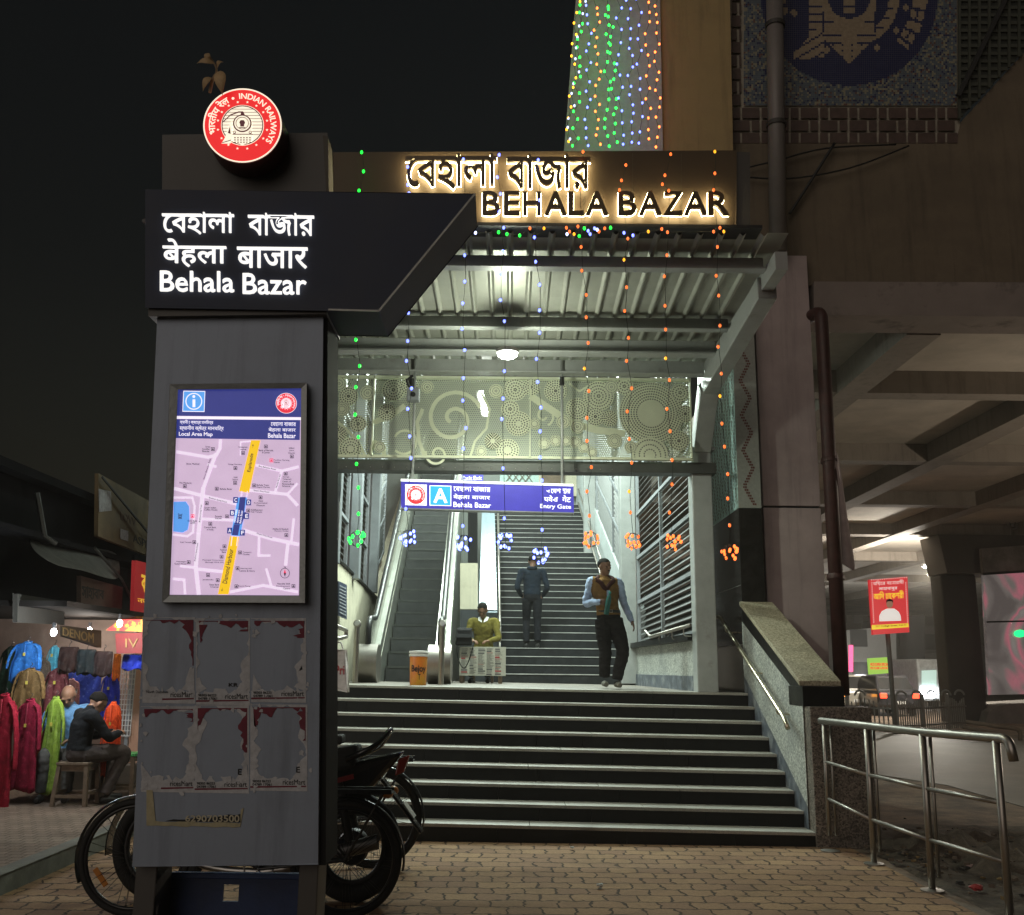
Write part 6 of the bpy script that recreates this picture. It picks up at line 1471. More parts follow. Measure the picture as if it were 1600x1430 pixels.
b = MB(); b.lathe([(.10, -.05), (.11, -.03), (.11, .03), (.10, .05)], B_, (0, 1, 0), 24); b.build('rear_drum', m_eng, mo, 40); b = MB(); b.torus(F, (0, 1, 0), .11, .012, 28, 6, sq=.3); b.build('front_disc', m_chrome, mo, 60)
b = MB()
for y0_, y1_ in ((-.02, .02),): b.tube([V((-.40, 0, .88)), V((-.20, 0, .45)), V((-.05, 0, .30)), V((.25, 0, .30))], .022, 10); b.tube([V((-.40, 0, .82)), V((.15, 0, .68)), V((.75, 0, .80))], .022, 10); b.tube([V((.15, 0, .68)), V((.25, 0, .3))], .02, 8)
b.build('frame', m_mc, mo, 60)
b = MB(); b.bar((.2, -.10, .32), B_ + V((.06, -.10, 0)), .03, .05); b.bar((.2, .10, .32), B_ + V((.06, .10, 0)), .03, .05); b.build('swing_arm', m_eng, mo, bev=.004)
b = MB(); b.bar(B_ + V((-.42, -.125, .01)), B_ + V((.02, -.125, .0)), .03, .12); b.build('chain_case', m_mc, mo, bev=.012)
for s in (-1, 1):
    MB().tube([V((.56, .13 * s, .72)), B_ + V((.0, .13 * s, .03))], .03, 10).build('shock_absorber', m_eng, mo, 60)
    MB().tube([V((-.42, .09 * s, .86)), F + V((0, .09 * s, 0))], .022, 10).build('fork_leg', m_chrome, mo, 60)
b = MB(); b.box(-.22, .12, -.13, .13, .22, .42); b.hexa([(-.25, -.09, .40), (-.05, -.09, .42), (-.05, .09, .42), (-.25, .09, .40), (-.36, -.09, .58), (-.16, -.09, .62), (-.16, .09, .62), (-.36, .09, .58)]); b.build('engine', m_eng, mo, bev=.03)
b = MB()
for k in range(6): b.bar((-.24 - .018 * k, -.11, .435 + .027 * k), (-.04 - .018 * k, -.11, .46 + .027 * k), .24, .006, up=(0, 1, 0))
b.build('cooling_fins', m_eng, mo)
b = MB(); b.ball((-.12, 0, .80), (.30, .15, .13), 20, 12); b.build('fuel_tank', m_mc, mo, 180)
b = MB(); b.hexa([(.04, -.14, .70), (.66, -.12, .80), (.66, .12, .80), (.04, .14, .70), (.02, -.13, .86), (.68, -.10, .96), (.68, .10, .96), (.02, .13, .86)]); b.build('seat', m_rubber, mo, bev=.03)
b = MB(); b.hexa([(.10, -.14, .50), (.78, -.09, .68), (.78, .09, .68), (.10, .14, .50), (.10, -.15, .74), (1.0, -.06, .92), (1.0, .06, .92), (.10, .15, .74)]); b.build('tail_cowl', m_mc, mo, bev=.03)
b = MB(); b.bar((.24, -.152, .66), (.66, -.128, .76), .006, .03); b.build('tail_stripe', M('red_decal', (.22, .015, .02), .4), mo)
MB().tube(bend([V((.60, -.13, .86)), V((.80, -.13, .94)), V((.90, 0, 1.06)), V((.80, .13, .94)), V((.60, .13, .86))], .06), .02, 8).build('grab_rail', m_mc, mo, 180)
b = MB(); b.hexa([(.93, -.05, .76), (.99, -.04, .78), (.99, .04, .78), (.93, .05, .76), (.95, -.05, .86), (1.03, -.04, .89), (1.03, .04, .89), (.95, .05, .86)]); b.build('tail_lamp', M('red_lens', (.22, .015, .01), .2, 0, .1, 3, 0), mo, bev=.01)
b = MB(); b.bar((.84, 0, .74), (1.13, 0, .42), .02, .15, up=(0, 1, 0)); b.build('rear_mudguard', m_mc, mo, bev=.01)
pl_ = MB(); pl_.bar((1.0, 0, .60), (1.075, 0, .51), .006, .17, up=(0, 1, 0)); pl_.build('number_plate', M('plate_white', (.45, .45, .42), .5), mo)
for s in (-1, 1):
    MB().ball((.90, .15 * s, .66), (.04, .035, .03), 10, 8).build('indicator', M('amber_plastic', (.45, .16, .02), .3), mo, 180)
    MB().tube([V((.0, .16 * s, .30)), V((.0, .28 * s, .30))], .016, 8).build('foot_peg', m_rubber, mo, 60)
MB().tube(smoothpath([V((-.34, -.12, .5)), V((-.36, -.14, .25)), V((.1, -.16, .2)), V((.4, -.17, .27)), V((.85, -.17, .38))], 6), [.022] * 14 + [.045] * 11, 12).build('exhaust', m_chrome, mo, 60)
b = MB(); b.lathe([(.03, 0), (.08, .03), (.095, .10), (.09, .12)], (-.45, 0, .90), (-1, 0, 0), 18); b.build('headlamp', m_mc, mo, 60)
hb_ = V((-.38, 0, 1.02)); MB().tube(bend([hb_ + V((.22, -.36, .0)), hb_ + V((.06, -.30, .05)), hb_, hb_ + V((.06, .30, .05)), hb_ + V((.22, .36, .0))], .06), .013, 8).build('handlebar', m_chrome, mo, 180)
for s in (-1, 1):
    b = MB(); b.tube([hb_ + V((.06, .28 * s, .05)), hb_ + V((.02, .36 * s, .20))], .006, 6); b.ball(hb_ + V((.03, .38 * s, .24)), (.02, .06, .04), 12, 8); b.build('mirror', m_mc, mo, 60)
for c, rr_, a0, a1 in ((F, r + .03, R(40), R(190)),):
    g = MB(); n = 20; vs = []
    for i in range(n + 1):
        a = a0 + (a1 - a0) * i / n
        for y, dr in ((-.055, 0), (0, .015), (.055, 0)): vs.append(V(c) + V(((rr_ + dr) * math.cos(a), y, (rr_ + dr) * math.sin(a))))
    g.add(vs, [(i * 3 + j, i * 3 + j + 1, i * 3 + j + 4, i * 3 + j + 3) for i in range(n) for j in (0, 1)]); o = g.build('front_mudguard', m_mc, mo, 180); o.modifiers.new('s', 'SOLIDIFY').thickness = .004
MB().tube([V((.05, -.12, .3)), V((.10, -.26, .02))], .014, 8).build('side_stand', m_eng, mo, 60)
fm_, rm_ = PY(244, 1338, 7.3), PY(556, 1322, 7.3); mo.location = ((fm_.x + rm_.x) / 2, 7.3, 0); mo.scale = ((rm_.x - fm_.x) / 1.32 * .97, 1.12, 1.10); mo.rotation_euler = (R(-3), 0, 0)
# ---------------------------------------------------------------- shops at the left
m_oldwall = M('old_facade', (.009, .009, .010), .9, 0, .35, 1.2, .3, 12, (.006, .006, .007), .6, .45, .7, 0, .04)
sf = thing('old_shop_building', 'dark old low building above the clothes stall at the far left', 'building', (-7, 14, 0))
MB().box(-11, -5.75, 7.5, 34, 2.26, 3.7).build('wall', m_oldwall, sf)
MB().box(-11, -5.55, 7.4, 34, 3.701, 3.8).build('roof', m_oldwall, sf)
fx_ = -5.75
MB().box(fx_ + .001, fx_ + .35, 7.6, 33, 3.0, 3.06).build('ledge', m_oldwall, sf)
def xsign(name, label, pix, X, m, texts=(), th=.05, fr=None, cat='sign'):
    t_ = thing(name, label, cat, sum((PX(x, y, X) for x, y in pix), V((0, 0, 0))) / len(pix))
    b = MB(); xsheet(b, pix, X, th); b.build('panel', m, t_, bev=.004)
    for s, q, mm_, off in texts:
        b = MB(); e = V((.003, 0, 0)); letter(b, s, [PX(x, y, X + th + .002) for x, y in q], e, off); b.build('lettering', mm_, t_)
    return t_
m_dpaint = M('dark_paint', (.03, .028, .025), .8)
xsign('faded_signboard', 'faded ochre shop signboard high up with peeling white paper and grey lettering', ((148, 740), (236, 788), (232, 870), (147, 838)), -5.5, M('ochre_board', (.15, .105, .05), .8, 0, .2, 4, .1, 30, (.10, .08, .05), 2.5, .5, .7),
      (('ASPE', ((208, 846), (232, 858), (232, 846), (208, 834)), m_dpaint, .01), ('LOVV', ((188, 812), (212, 824), (212, 811), (188, 799)), M('faint_brown', (.10, .06, .04), .8), .0)))
sgn = [o for o in bpy.data.objects if o.name.startswith('faded_signboard')][0]
for P_ in ([(154, 764), (173, 768), (174, 798), (155, 800)], [(188, 826), (200, 830), (200, 846), (188, 842)]): b = MB(); xsheet(b, P_, -5.44, .004); b.build('stuck_paper', M('stuck_paper', (.34, .33, .34), .9, 0, .3, 25, .2), sgn)
xsign('notice_board_sign', 'grimy cream hand painted sign hanging left above the clothes stall', ((20, 928), (94, 940), (94, 976), (20, 972)), -5.3, M('cream_board', (.04, .037, .031), .85, 0, .2, 5, .2), (('কাপড়', ((50, 952), (88, 956), (88, 944), (50, 940)), m_dpaint, .01),))
xsign('painted_board', 'dull reddish hand painted board hanging above the stall next to the cream sign', ((120, 900), (186, 918), (184, 958), (120, 952)), -5.35, M('reddish_board', (.12, .07, .055), .85, 0, .25, 6, .2), (('সাহাবাব', ((128, 936), (162, 938), (162, 922), (128, 914)), m_dpaint, .015),))
xsign('wooden_board', 'dark brown stall board with large ochre capital letters', ((94, 978), (152, 986), (152, 1012), (94, 994)), -5.2, M('brown_board', (.05, .033, .018), .8, 0, .3, 6, .2), (('DENOM', ((98, 993), (146, 1005), (146, 990), (98, 980)), M('ochre_paint', (.22, .14, .05), .8), .015),))
xsign('red_signboard', 'red lit shop signboard with yellow script beside the totem', ((206, 876), (240, 884), (240, 964), (203, 958)), -5.0, EM('lit_board_red', (.20, .012, .014), .8, (.3, .02, .02)), (('কি', ((221, 924), (238, 928), (238, 892), (221, 886)), EM('board_yellow', (.85, .5, .05), .7), .02), ('নতুন', ((215, 944), (238, 948), (238, 938), (215, 935)), EM('board_yellow', (.85, .5, .05), .7), .01)))
aw = thing('tarpaulin_awning', 'torn grey tarpaulin awning sagging over the dark shop fronts', 'awning', PX(90, 860, -5.3))
b = MB(); rows = [((40, 836), (75, 850), (115, 852), (150, 856), (186, 862)), ((48, 858), (84, 868), (118, 868), (152, 874), (188, 884)), ((60, 868), (90, 888), (122, 890), (154, 902), (190, 912))]
vs = [PX(x, y, -5.7 + .28 * i + .05 * ((j + i) % 2)) for i, r_ in enumerate(rows) for j, (x, y) in enumerate(r_)]
b.add(vs, [(i * 5 + j, i * 5 + j + 1, i * 5 + j + 6, i * 5 + j + 5) for i in range(2) for j in range(4)])
o = b.build('sheet', M('tarpaulin', (.13, .125, .115), .8, 0, .3, 6, .4, 20), aw, 180); o.modifiers.new('s', 'SOLIDIFY').thickness = .01; s_ = o.modifiers.new('u', 'SUBSURF'); s_.levels = s_.render_levels = 2
for a, c in (((30, 735), (86, 845)), ((62, 800), (110, 870)), ((150, 746), (232, 832)), ((152, 852), (225, 976))):
    pass
b = MB()
for P_, q in (([PX(58, 770, -5.5), PX(70, 838, -5.4), PX(88, 850, -5.3)], .03), ([PX(148, 856, -5.25), PX(190, 905, -5.15), PX(224, 974, -5.05)], .018), ([PX(160, 746, -5.4), PX(236, 838, -5.35)], .018)): MB().tube(P_, q, 6).build('pole', M('pole_dark', (.04, .04, .036), .7), aw, 60)
# stall: back wall, lit pillar, floor, counter, roof
SX0, SXR = PY(-60, 1000, 13.6).x, PY(236, 1000, 13.6).x
sl = thing('clothes_stall', 'open fronted clothes stall glowing with light at the far left', 'stall', (-5.5, 13, .14))
MB().box(SX0, SXR, 13.6, 13.8, .1, 2.18).build('back_wall', M('stall_back', (.16, .12, .10), .8, 0, .3, 3, .1), sl)
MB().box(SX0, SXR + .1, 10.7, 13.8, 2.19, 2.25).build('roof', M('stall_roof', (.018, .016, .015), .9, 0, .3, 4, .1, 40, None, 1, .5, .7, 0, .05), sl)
q0, q1 = PY(205, 1100, 12.6), PY(236, 1100, 12.6); MB().box(q0.x, q1.x, 12.6, 13.55, .1, 2.17).build('lit_pillar', M('salmon_wall', (.62, .36, .24), .7, 0, .08, 3), sl)
q0, q1 = PY(199, 1100, 12.55), PY(205, 1100, 12.55); MB().box(q0.x, q1.x - .005, 12.55, 12.62, .14, 2.17).build('post', m_greymetal, sl)
MB().box(PY(60, 1200, 12.3).x, PY(205, 1200, 12.3).x, 12.3, 13.5, .1, .42).build('plinth', M('plinth', (.13, .11, .09), .85, 0, .25, 5, .2), sl)
for px, py, Y, e, c in ((187, 974, 11.0, 30, (1, .93, .86)), (84, 988, 10.5, 40, (.85, .95, 1)), (140, 985, 12.9, 40, (1, .9, .8))):  # third bulb is added, out of view, to light the clothes
    p = PY(px, py, Y); lt = thing('bare_bulb', {187: 'bright bare bulb under the red awning beside the totem', 84: 'cool white bulb at the left of the clothes stall', 140: 'added bulb out of view behind the dark folded trousers, lighting the clothes'}[px], 'bulb', p, 'bulbs of the clothes stall')
    b = MB(); b.ball(p, (.03, .03, .04), 14, 10); b.build('glass', EM('bulb_%d' % px, c, 30), lt, 180); MB().lathe([(.02, .05), (.022, .10)], p, (0, 0, 1), 10).build('holder', m_black, lt, 60)
    L = bpy.data.lights.new('bulb_light', 'POINT'); L.energy = e; L.color = c; L.shadow_soft_size = .05; lo = bpy.data.objects.new('bulb_light', L); COL.objects.link(lo); lo.parent = lt; lo.location = (0, -.08, -.1)
aw2 = thing('red_awning', 'bright red and yellow printed awning lit by a bulb beside the totem', 'awning', PY(200, 990, 11.5))
b = MB(); b.prism([PY(x, y, 11.4) for x, y in ((165, 985), (188, 968), (236, 968), (236, 988))], (0, .5, .06)); b.build('top', M('red_awning', (.45, .03, .03), .6, 0, .2, 6, .1, 40, (.55, .30, .03), 9, .5, .55), aw2)
b = MB(); b.prism([PY(x, y, 11.38) for x, y in ((180, 990), (236, 988), (236, 1021), (182, 1021))], (0, .02, 0)); b.build('valance', M('maroon_valance', (.15, .012, .014), .7), aw2)
b = MB(); letter(b, 'IV', lbox(196, 998, 216, 1012, 11.372), TO * .003, .0); b.build('lettering', M('ochre_paint', (.22, .14, .05)), aw2)
# garments: lofted, folded cloth with sleeves
def kurta(label, px, ytop, ybot, wpx, Y, m, sleeves=.55, group='garments hanging at the clothes stall', cat='garment', name='hanging_kurta', flare=1.15, seed=0, hanger=True):
    c0, c1 = PY(px, ytop, Y), PY(px, ybot, Y); w = (PY(px + wpx / 2, ytop, Y) - PY(px - wpx / 2, ytop, Y)).x / 2; h = c0.z - c1.z
    t_ = thing(name, label, cat, c0, group); b = MB(); n = 36; K = 22; vs = []
    rg = random.Random(seed); ph = [rg.uniform(0, 6) for _ in range(6)]; tw = rg.uniform(-.25, .25); shd = .26 if sleeves else .9
    for i in range(K + 1):
        t = i / K; s_ = min(1, t / .10)
        wd = w * .60 * (shd + (1 - shd) * s_ ** .7) * (1 + (flare - .8) * max(0, t - .2)) * (1 - .12 * math.sin(math.pi * min(1, t * 2)))
        if not sleeves: wd = w * (shd + (1 - shd) * s_)
        dp = (.022 + .016 * s_) * (1 - .2 * t)
        for j in range(n):
            a = 2 * math.pi * j / n; f = .45 * t * math.sin(7 * a + ph[0] + 1.5 * t) + .3 * t * math.sin(13 * a + ph[1]) + .18 * s_ * math.sin(4 * a + 9 * t + ph[4])
            x = wd * math.cos(a) * (1 + .05 * math.sin(6 * t + ph[2]) * t); y = dp * (math.sin(a) * 1.0 + f)
            vs.append(V((c0.x + x * math.cos(tw) - y * math.sin(tw), Y + x * math.sin(tw) + y * math.cos(tw), c0.z - h * t - (.02 * math.sin(3 * a + ph[3]) if i == K else 0))))
    b.add(vs, [(i * n + j, i * n + (j + 1) % n, (i + 1) * n + (j + 1) % n, (i + 1) * n + j) for i in range(K) for j in range(n)])
    o = b.build('cloth', m, t_, 180); o.modifiers.new('s', 'SOLIDIFY').thickness = .005
    if sleeves:
        for s in (-1, 1):
            a = c0 + V((s * w * .46, s * w * .46 * math.sin(tw), -h * .06)); L_ = h * sleeves; sp_ = rg.uniform(.26, .46)
            P_ = smoothpath([a + V((-s * w * .12, 0, h * .01)), a + V((s * w * .10, -.01, -L_ * .10)), a + V((s * w * sp_ * .8, -.02, -L_ * .5)), a + V((s * w * sp_, -.02, -L_))], 7); m_ = len(P_)
            MB().tube(P_, [w * (.20 - .06 * q / m_) * (1 + .14 * math.sin(q * 2.3 + ph[5])) for q in range(m_)], 14, flat=.35).build('sleeve', m, t_, 180)
        b = MB(); b.torus(c0 + V((0, 0, .0)), (0, -.3, 1), w * .17, .011, 20, 8); b.build('collar', m, t_, 180)
    MB().tube(smoothpath([c0 + V((.0, 0, -.02)), c0 + V((0, 0, .035)), c0 + V((.018, 0, .055)), c0 + V((0, 0, .075))], 5), .004, 6).build('hanger_hook', m_black, t_, 60)
    if sleeves and name == 'hanging_kurta':
        b = MB(); b.bar((c0.x - .004, Y - .05, c0.z - h * .03), (c0.x - .004, Y - .05, c0.z - h * .30), .009, .02); b.build('placket', M('placket_' + m.name, tuple(min(1, x * 1.3 + .01) for x in m_tone[m.name]), .7), t_)
        b = MB(); b.box(c0.x - .002, c0.x + .022, Y - .088, Y - .084, c0.z - h * .26 - .035, c0.z - h * .26); b.build('price_tag', M('yellow_tag', (.6, .5, .08), .6), t_)
    return t_
m_tone = {}
def cg(n, c, c2=None):
    m_tone[n] = c
    return M(n, c, .7, 0, .35, 12, .6, 22, c2 or tuple(min(1, x * 1.6 + .01) for x in c), 18, .54, .62, 0, .12)
kurta('bright blue kurta on a hanger at the upper left of the stall', 44, 1004, 1066, 62, 11.2, cg('blue_satin', (.02, .13, .42)), .6, seed=1)
kurta('brown and gold kurta hanging below the bright blue one', 48, 1046, 1116, 60, 11.1, cg('brown_gold', (.15, .09, .035)), .6, seed=2)
kurta('long crimson kurta hanging lowest at the left edge of the stall', 48, 1094, 1236, 60, 10.95, cg('crimson_cloth', (.22, .012, .035)), .5, seed=3)
kurta('crimson kurta cut off by the left picture edge beside the long crimson one', 8, 1086, 1300, 70, 10.8, cg('deep_crimson', (.25, .01, .025)), .5, seed=13)
kurta('maroon checked shirt under plastic hanging behind the green kurta', 91, 1046, 1116, 46, 11.4, cg('maroon_check', (.14, .035, .04), (.30, .16, .15)), .7, seed=4)
kurta('lime green kurta in clear plastic hanging beside the seated man', 88, 1090, 1240, 44, 11.15, cg('lime_cloth', (.24, .36, .05), (.34, .46, .12)), .45, seed=5, flare=1.0)
kurta('pale cyan kurta hanging behind the dark folded trousers', 86, 1010, 1056, 24, 11.9, cg('cyan_cloth', (.08, .36, .50)), .6, seed=6)
kurta('wide blue patterned skirt cloth hanging at the back of the stall', 134, 1046, 1118, 58, 12.9, cg('blue_pattern', (.03, .06, .38), (.10, .16, .55)), 0, name='hanging_cloth', flare=1.1, seed=7)
kurta('royal blue patterned kurta hanging above the orange one', 174, 1054, 1128, 36, 12.4, cg('royal_blue', (.02, .03, .34), (.08, .08, .4)), .6, seed=8)
kurta('long orange red kurta hanging over the green topped stool', 178, 1098, 1214, 36, 11.5, cg('orange_red', (.60, .065, .015)), .62, seed=9, flare=1.05)
kurta('strip of orange cloth hanging behind the royal blue kurta', 184, 1022, 1062, 10, 12.3, cg('orange_strip', (.7, .16, .02)), 0, name='hanging_cloth', seed=10)
kurta('short royal blue cloth hanging beside the totem under the red awning', 208, 1023, 1046, 32, 11.6, cg('royal_blue2', (.02, .04, .42), (.06, .09, .5)), 0, name='hanging_cloth', flare=1.0, seed=12)
for i, (x, y, w) in enumerate(((109, 1032, 28), (137, 1036, 27), (163, 1039, 26))):
    kurta('%s dark folded trousers hanging in a row in front of the stall' % ('leftmost', 'middle', 'rightmost')[i], x, y - 21, y + 17, w, 11.3, cg('dark_trouser_%d' % i, ((.018, .008, .007), (.007, .011, .013), (.015, .008, .008))[i], (.03, .025, .025)), 0, name='folded_trousers', flare=1.0, seed=20 + i)
kurta('grey brown kurta hanging between the blue and brown ones at the stall', 66, 1030, 1100, 44, 11.5, cg('taupe_cloth', (.11, .08, .06)), .6, seed=31)
kurta('dark green kurta hanging high behind the bright blue one at the left edge', 18, 1012, 1092, 44, 11.6, cg('bottle_green', (.02, .07, .045)), .6, seed=32)
kurta('rust red kurta hanging low behind the crimson and lime ones', 70, 1112, 1222, 40, 11.7, cg('rust_cloth', (.26, .06, .02)), .5, seed=33)
kurta('pale pink kurta hanging behind the maroon checked shirt', 112, 1062, 1130, 36, 12.3, cg('pink_cloth', (.42, .20, .20)), .5, seed=34)
gr = thing('wire_grid', 'white wire display grid standing beside the salmon pillar of the stall', 'display grid', PY(196, 1150, 12.5))
b = MB(); a0, a1 = PY(190, 1045, 12.5), PY(203, 1150, 12.5)
for i in range(6): x = a0.x + (a1.x - a0.x) * i / 5; b.bar((x, 12.5, a1.z), (x, 12.5, a0.z), .008, .008)
for i in range(14): z = a1.z + (a0.z - a1.z) * i / 13; b.bar((a0.x, 12.492, z), (a1.x, 12.492, z), .008, .008)
b.build('wires', m_white, gr)
def stool(label, cx, Y, w, d, h, seatm):
    t_ = thing('wooden_stool', label, 'stool', (cx, Y, .14), 'wooden stools by the clothes stall'); z0 = .14
    MB().box(cx - w / 2, cx + w / 2, Y - d / 2, Y + d / 2, z0 + h - .03, z0 + h).build('seat', seatm, t_, bev=.006)
    MB().box(cx - w / 2 + .02, cx + w / 2 - .02, Y - d / 2 + .02, Y + d / 2 - .02, z0 + h - .09, z0 + h - .031).build('apron', m_wood, t_)
    for sx in (-1, 1):
        for sy in (-1, 1): MB().bar((cx + sx * w * .5, Y + sy * d * .5, z0), (cx + sx * w * .42, Y + sy * d * .42, z0 + h - .03), .04, .04).build('leg', m_wood, t_)
        MB().bar((cx + sx * w * .475, Y - d * .47, z0 + .13), (cx + sx * w * .475, Y + d * .47, z0 + .13), .03, .03).build('stretcher', m_wood, t_)
    for sy in (-1, 1): MB().bar((cx - w * .47, Y + sy * d * .475, z0 + .10), (cx + w * .47, Y + sy * d * .475, z0 + .10), .03, .03).build('stretcher', m_wood, t_)
sc1 = PY(122, 1208, 11.0); stool('worn dark wooden stool under the man in the black shirt', sc1.x, 11.0, .34, .34, .44, m_wood)
sc2 = PY(193, 1192, 11.75); stool('wooden stool with bright green top near the totem', sc2.x, 11.75, .36, .32, .47, M('green_formica', (.10, .55, .16), .4, 0, .1, 3))
mb_skin = m_skin2
man4, _ = figure('person', 'man in black shirt sitting on a stool with bowed head, seen from behind', (sc1.x, 11.0, .14), R(132), dict(
    pelvis=(0, .02, .52), chest=(0, .0, .82), neck=(0, -.05, .965), head=(.0, -.14, 1.03),
    shL=(.19, -.03, .91), elL=(.25, -.20, .69), wrL=(.10, -.36, .72), haL=(.04, -.40, .74), pnL=(0, 0, -1), shR=(-.19, -.03, .91), elR=(-.25, -.20, .69), wrR=(-.10, -.36, .72), haR=(-.04, -.40, .74), pnR=(0, 0, -1),
    hpL=(.10, .0, .51), knL=(.15, -.42, .52), anL=(.13, -.40, .085), toL=(.14, -.54, .03), hpR=(-.10, .0, .51), knR=(-.15, -.42, .52), anR=(-.13, -.25, .085), toR=(-.14, -.39, .03)),
    [mb_skin, cloth('black_shirt', (.014, .015, .017)), cloth('brown_trousers', (.075, .06, .055)), m_bshoe, cloth('black_shirt', (.014, .015, .017))], bow=.7, vox=.010)
c5 = PY(110, 1105, 11.5)
man5, _ = figure('person', 'balding man in light blue shirt, bowed head resting on his hand, at the stall', (c5.x, 11.5, .14), R(10), dict(
    pelvis=(0, .05, .50), chest=(0, 0, .84), neck=(0, -.03, 1.01), head=(0, -.14, 1.10),
    shL=(.19, -.02, .94), elL=(.26, -.12, .68), wrL=(.14, -.33, .64), haL=(.08, -.38, .64), pnL=(0, 0, -1), shR=(-.19, -.02, .94), elR=(-.24, -.24, .76), wrR=(-.12, -.22, .98), haR=(-.08, -.20, 1.04), pnR=(1, 0, 0),
    hpL=(.10, .02, .48), knL=(.13, -.38, .48), anL=(.13, -.36, .085), toL=(.14, -.48, .03), hpR=(-.10, .02, .48), knR=(-.13, -.38, .48), anR=(-.13, -.36, .085), toR=(-.14, -.48, .03)),
    [mb_skin, cloth('light_blue_shirt', (.16, .34, .60)), cloth('grey_trousers', (.09, .09, .085)), m_bshoe, cloth('light_blue_shirt', (.16, .34, .60))], hair='bald', bow=.75, vox=.010)
st5 = thing('wooden_bench', 'wooden bench under the balding man at the stall', 'bench', (c5.x, 11.58, .14))
MB().box(c5.x - .25, c5.x + .4, 11.45, 11.75, .47, .51).build('seat', m_wood, st5, bev=.005)
for sx in (-.2, .35): MB().box(c5.x + sx - .03, c5.x + sx + .03, 11.47, 11.73, .14, .469).build('leg', m_wood, st5)
ct = thing('white_counter', 'small white topped counter between the two men and the orange kurta', 'counter', PY(156, 1190, 11.7))
a0, a1 = PY(144, 1168, 11.6), PY(166, 1168, 11.6); MB().box(a0.x, a1.x, 11.55, 11.95, a0.z - .05, a0.z).build('top', m_white, ct, bev=.005); MB().box(a0.x + .03, a1.x - .03, 11.6, 11.9, .14, a0.z - .051).build('cabinet', m_wood, ct)

# ---------------------------------------------------------------- stainless barrier at the right
rl = thing('steel_barrier', 'stainless tube barrier with four posts in front of the granite pier', 'barrier', (3.4, 8.3, 0))
base = [PZ(1296, 1306, .14), PZ(1366, 1352, 0), PZ(1457, 1394, 0), V(PZ(1579, 1442, 0))]
top = [PY(1287, 1127, base[0].y), PY(1354, 1134, base[1].y), PY(1441, 1144, base[2].y), PY(1556, 1153, base[3].y)]
for i, (a, c) in enumerate(zip(base, top)):
    n = 4 if i == 0 else 2
    MB().tube([a, c], .026 if i else .02, 12).build('post', m_steel, rl, 180)
    d = V((.065, .02, 0)); bt_ = a + d; tp_ = c + d
    if i < 3: MB().tube([bt_ + V((0, 0, .1 if i else 0)), tp_], .014 if i else .012, 10).build('slim_post', m_steel, rl, 180)
    MB().lathe([(.085, .0), (.085, .012), (.03, .02)], (a.x, a.y, .004), (0, 0, 1), 18).build('foot_plate', m_steel, rl, 40)
d = (top[3] - top[2]).normalized()
MB().tube(bend([top[0] - (top[1] - top[0]).normalized() * .05, top[1], top[2], top[3], top[3] + d * .14, top[3] + d * .17 + V((0, 0, -.14))], .10), .032, 14).build('top_rail', m_steel, rl, 180)
for q in (.36, .68):
    for i in range(3): MB().tube([top[i].lerp(base[i], q), top[i + 1].lerp(base[i + 1], q - (.0))], .016, 10).build('mid_rail', m_steel, rl, 180)
# rubble and litter round the barrier
rb = random.Random(9)
b = MB(); n = 46; vs = []
for i in range(n):
    for j in range(n):
        x = 3.2 + 3.6 * i / (n - 1); y = 6.6 + 4.6 * j / (n - 1)
        e = min(i, j, n - 1 - i, n - 1 - j) / 6; e = min(1, e)
        h = max(0, .10 * mnoise.noise(V((x * 1.3, y * 1.1, 3))) + .07 * mnoise.noise(V((x * 4, y * 4, 1))) + .035 * mnoise.noise(V((x * 13, y * 13, 5)))+ .02)
        g_ = math.exp(-((x - 4.0) ** 2 / 1.4 + (y - 9.3) ** 2 / 1.6))
        vs.append((x, y, .006 + e * (h * (.5 + 2.0 * g_)) - (.03 if e < .1 else 0)))
b.add(vs, [(i * n + j, (i + 1) * n + j, (i + 1) * n + j + 1, i * n + j + 1) for i in range(n - 1) for j in range(n - 1)])
b.build('rubble_heap', M('rubble', (.10, .078, .058), .95, 0, .45, 14, .9, 45, (.05, .04, .03), 4, .45, .6), None, 180, kind='stuff')
b = MB()
for i in range(420):
    x, y = rb.gauss(3.9, .7), rb.gauss(9.0, .75); s = rb.uniform(.008, .03)
    if x < 3.2: continue
    z = .03 + rb.random() * .05 * math.exp(-((x - 4) ** 2 + (y - 9.3) ** 2)); a = rb.uniform(0, 3)
    b.hexa([(x + s * math.cos(a + k * 1.57 + .3 * rb.random()), y + s * math.sin(a + k * 1.57), z + (.0 if l == 0 else s * rb.uniform(.3, 1))) for l in (0, 1) for k in range(4)], rb.choice((0, 0, 0, 1, 2)))
b.build('loose_debris', [M('debris_stone', (.13, .10, .075), .9), M('dry_leaf', (.20, .13, .05), .8), M('debris_dark', (.03, .028, .025), .9)], None, kind='stuff')
def litter(name, label, px, py, m, s, cat='litter'):
    p = PZ(px, py, .02); b = MB(); r_ = random.Random(px); t_ = MB().ball((0, 0, 0), (s, s * .7, s * .45), 9, 6)
    b.add([p + V((q.x, q.y, max(0, q.z + s * .3))) * (1 if True else 1) + V((r_.uniform(-1, 1), r_.uniform(-1, 1), r_.uniform(0, 1))) * s * .22 for q in t_.v], t_.f); b.build(name, m, None, label=label, category=cat)
litter('crumpled_packet', 'crumpled red packet lying on the dirt behind the barrier', 1526, 1392, M('packet_red', (.40, .05, .05), .5), .05)
litter('crumpled_paper', 'small white paper ball on the brick pavement near the bottom step', 894, 1326, M('litter_white', (.5, .5, .48), .8), .022)
litter('crumpled_paper', 'flattened white scrap on the brick pavement farther from the steps', 937, 1386, M('litter_white', (.5, .5, .48), .8), .03)
litter('plastic_scrap', 'pale plastic scrap in the debris by the barrier posts', 1392, 1312, M('litter_grey', (.35, .33, .30), .6), .06)
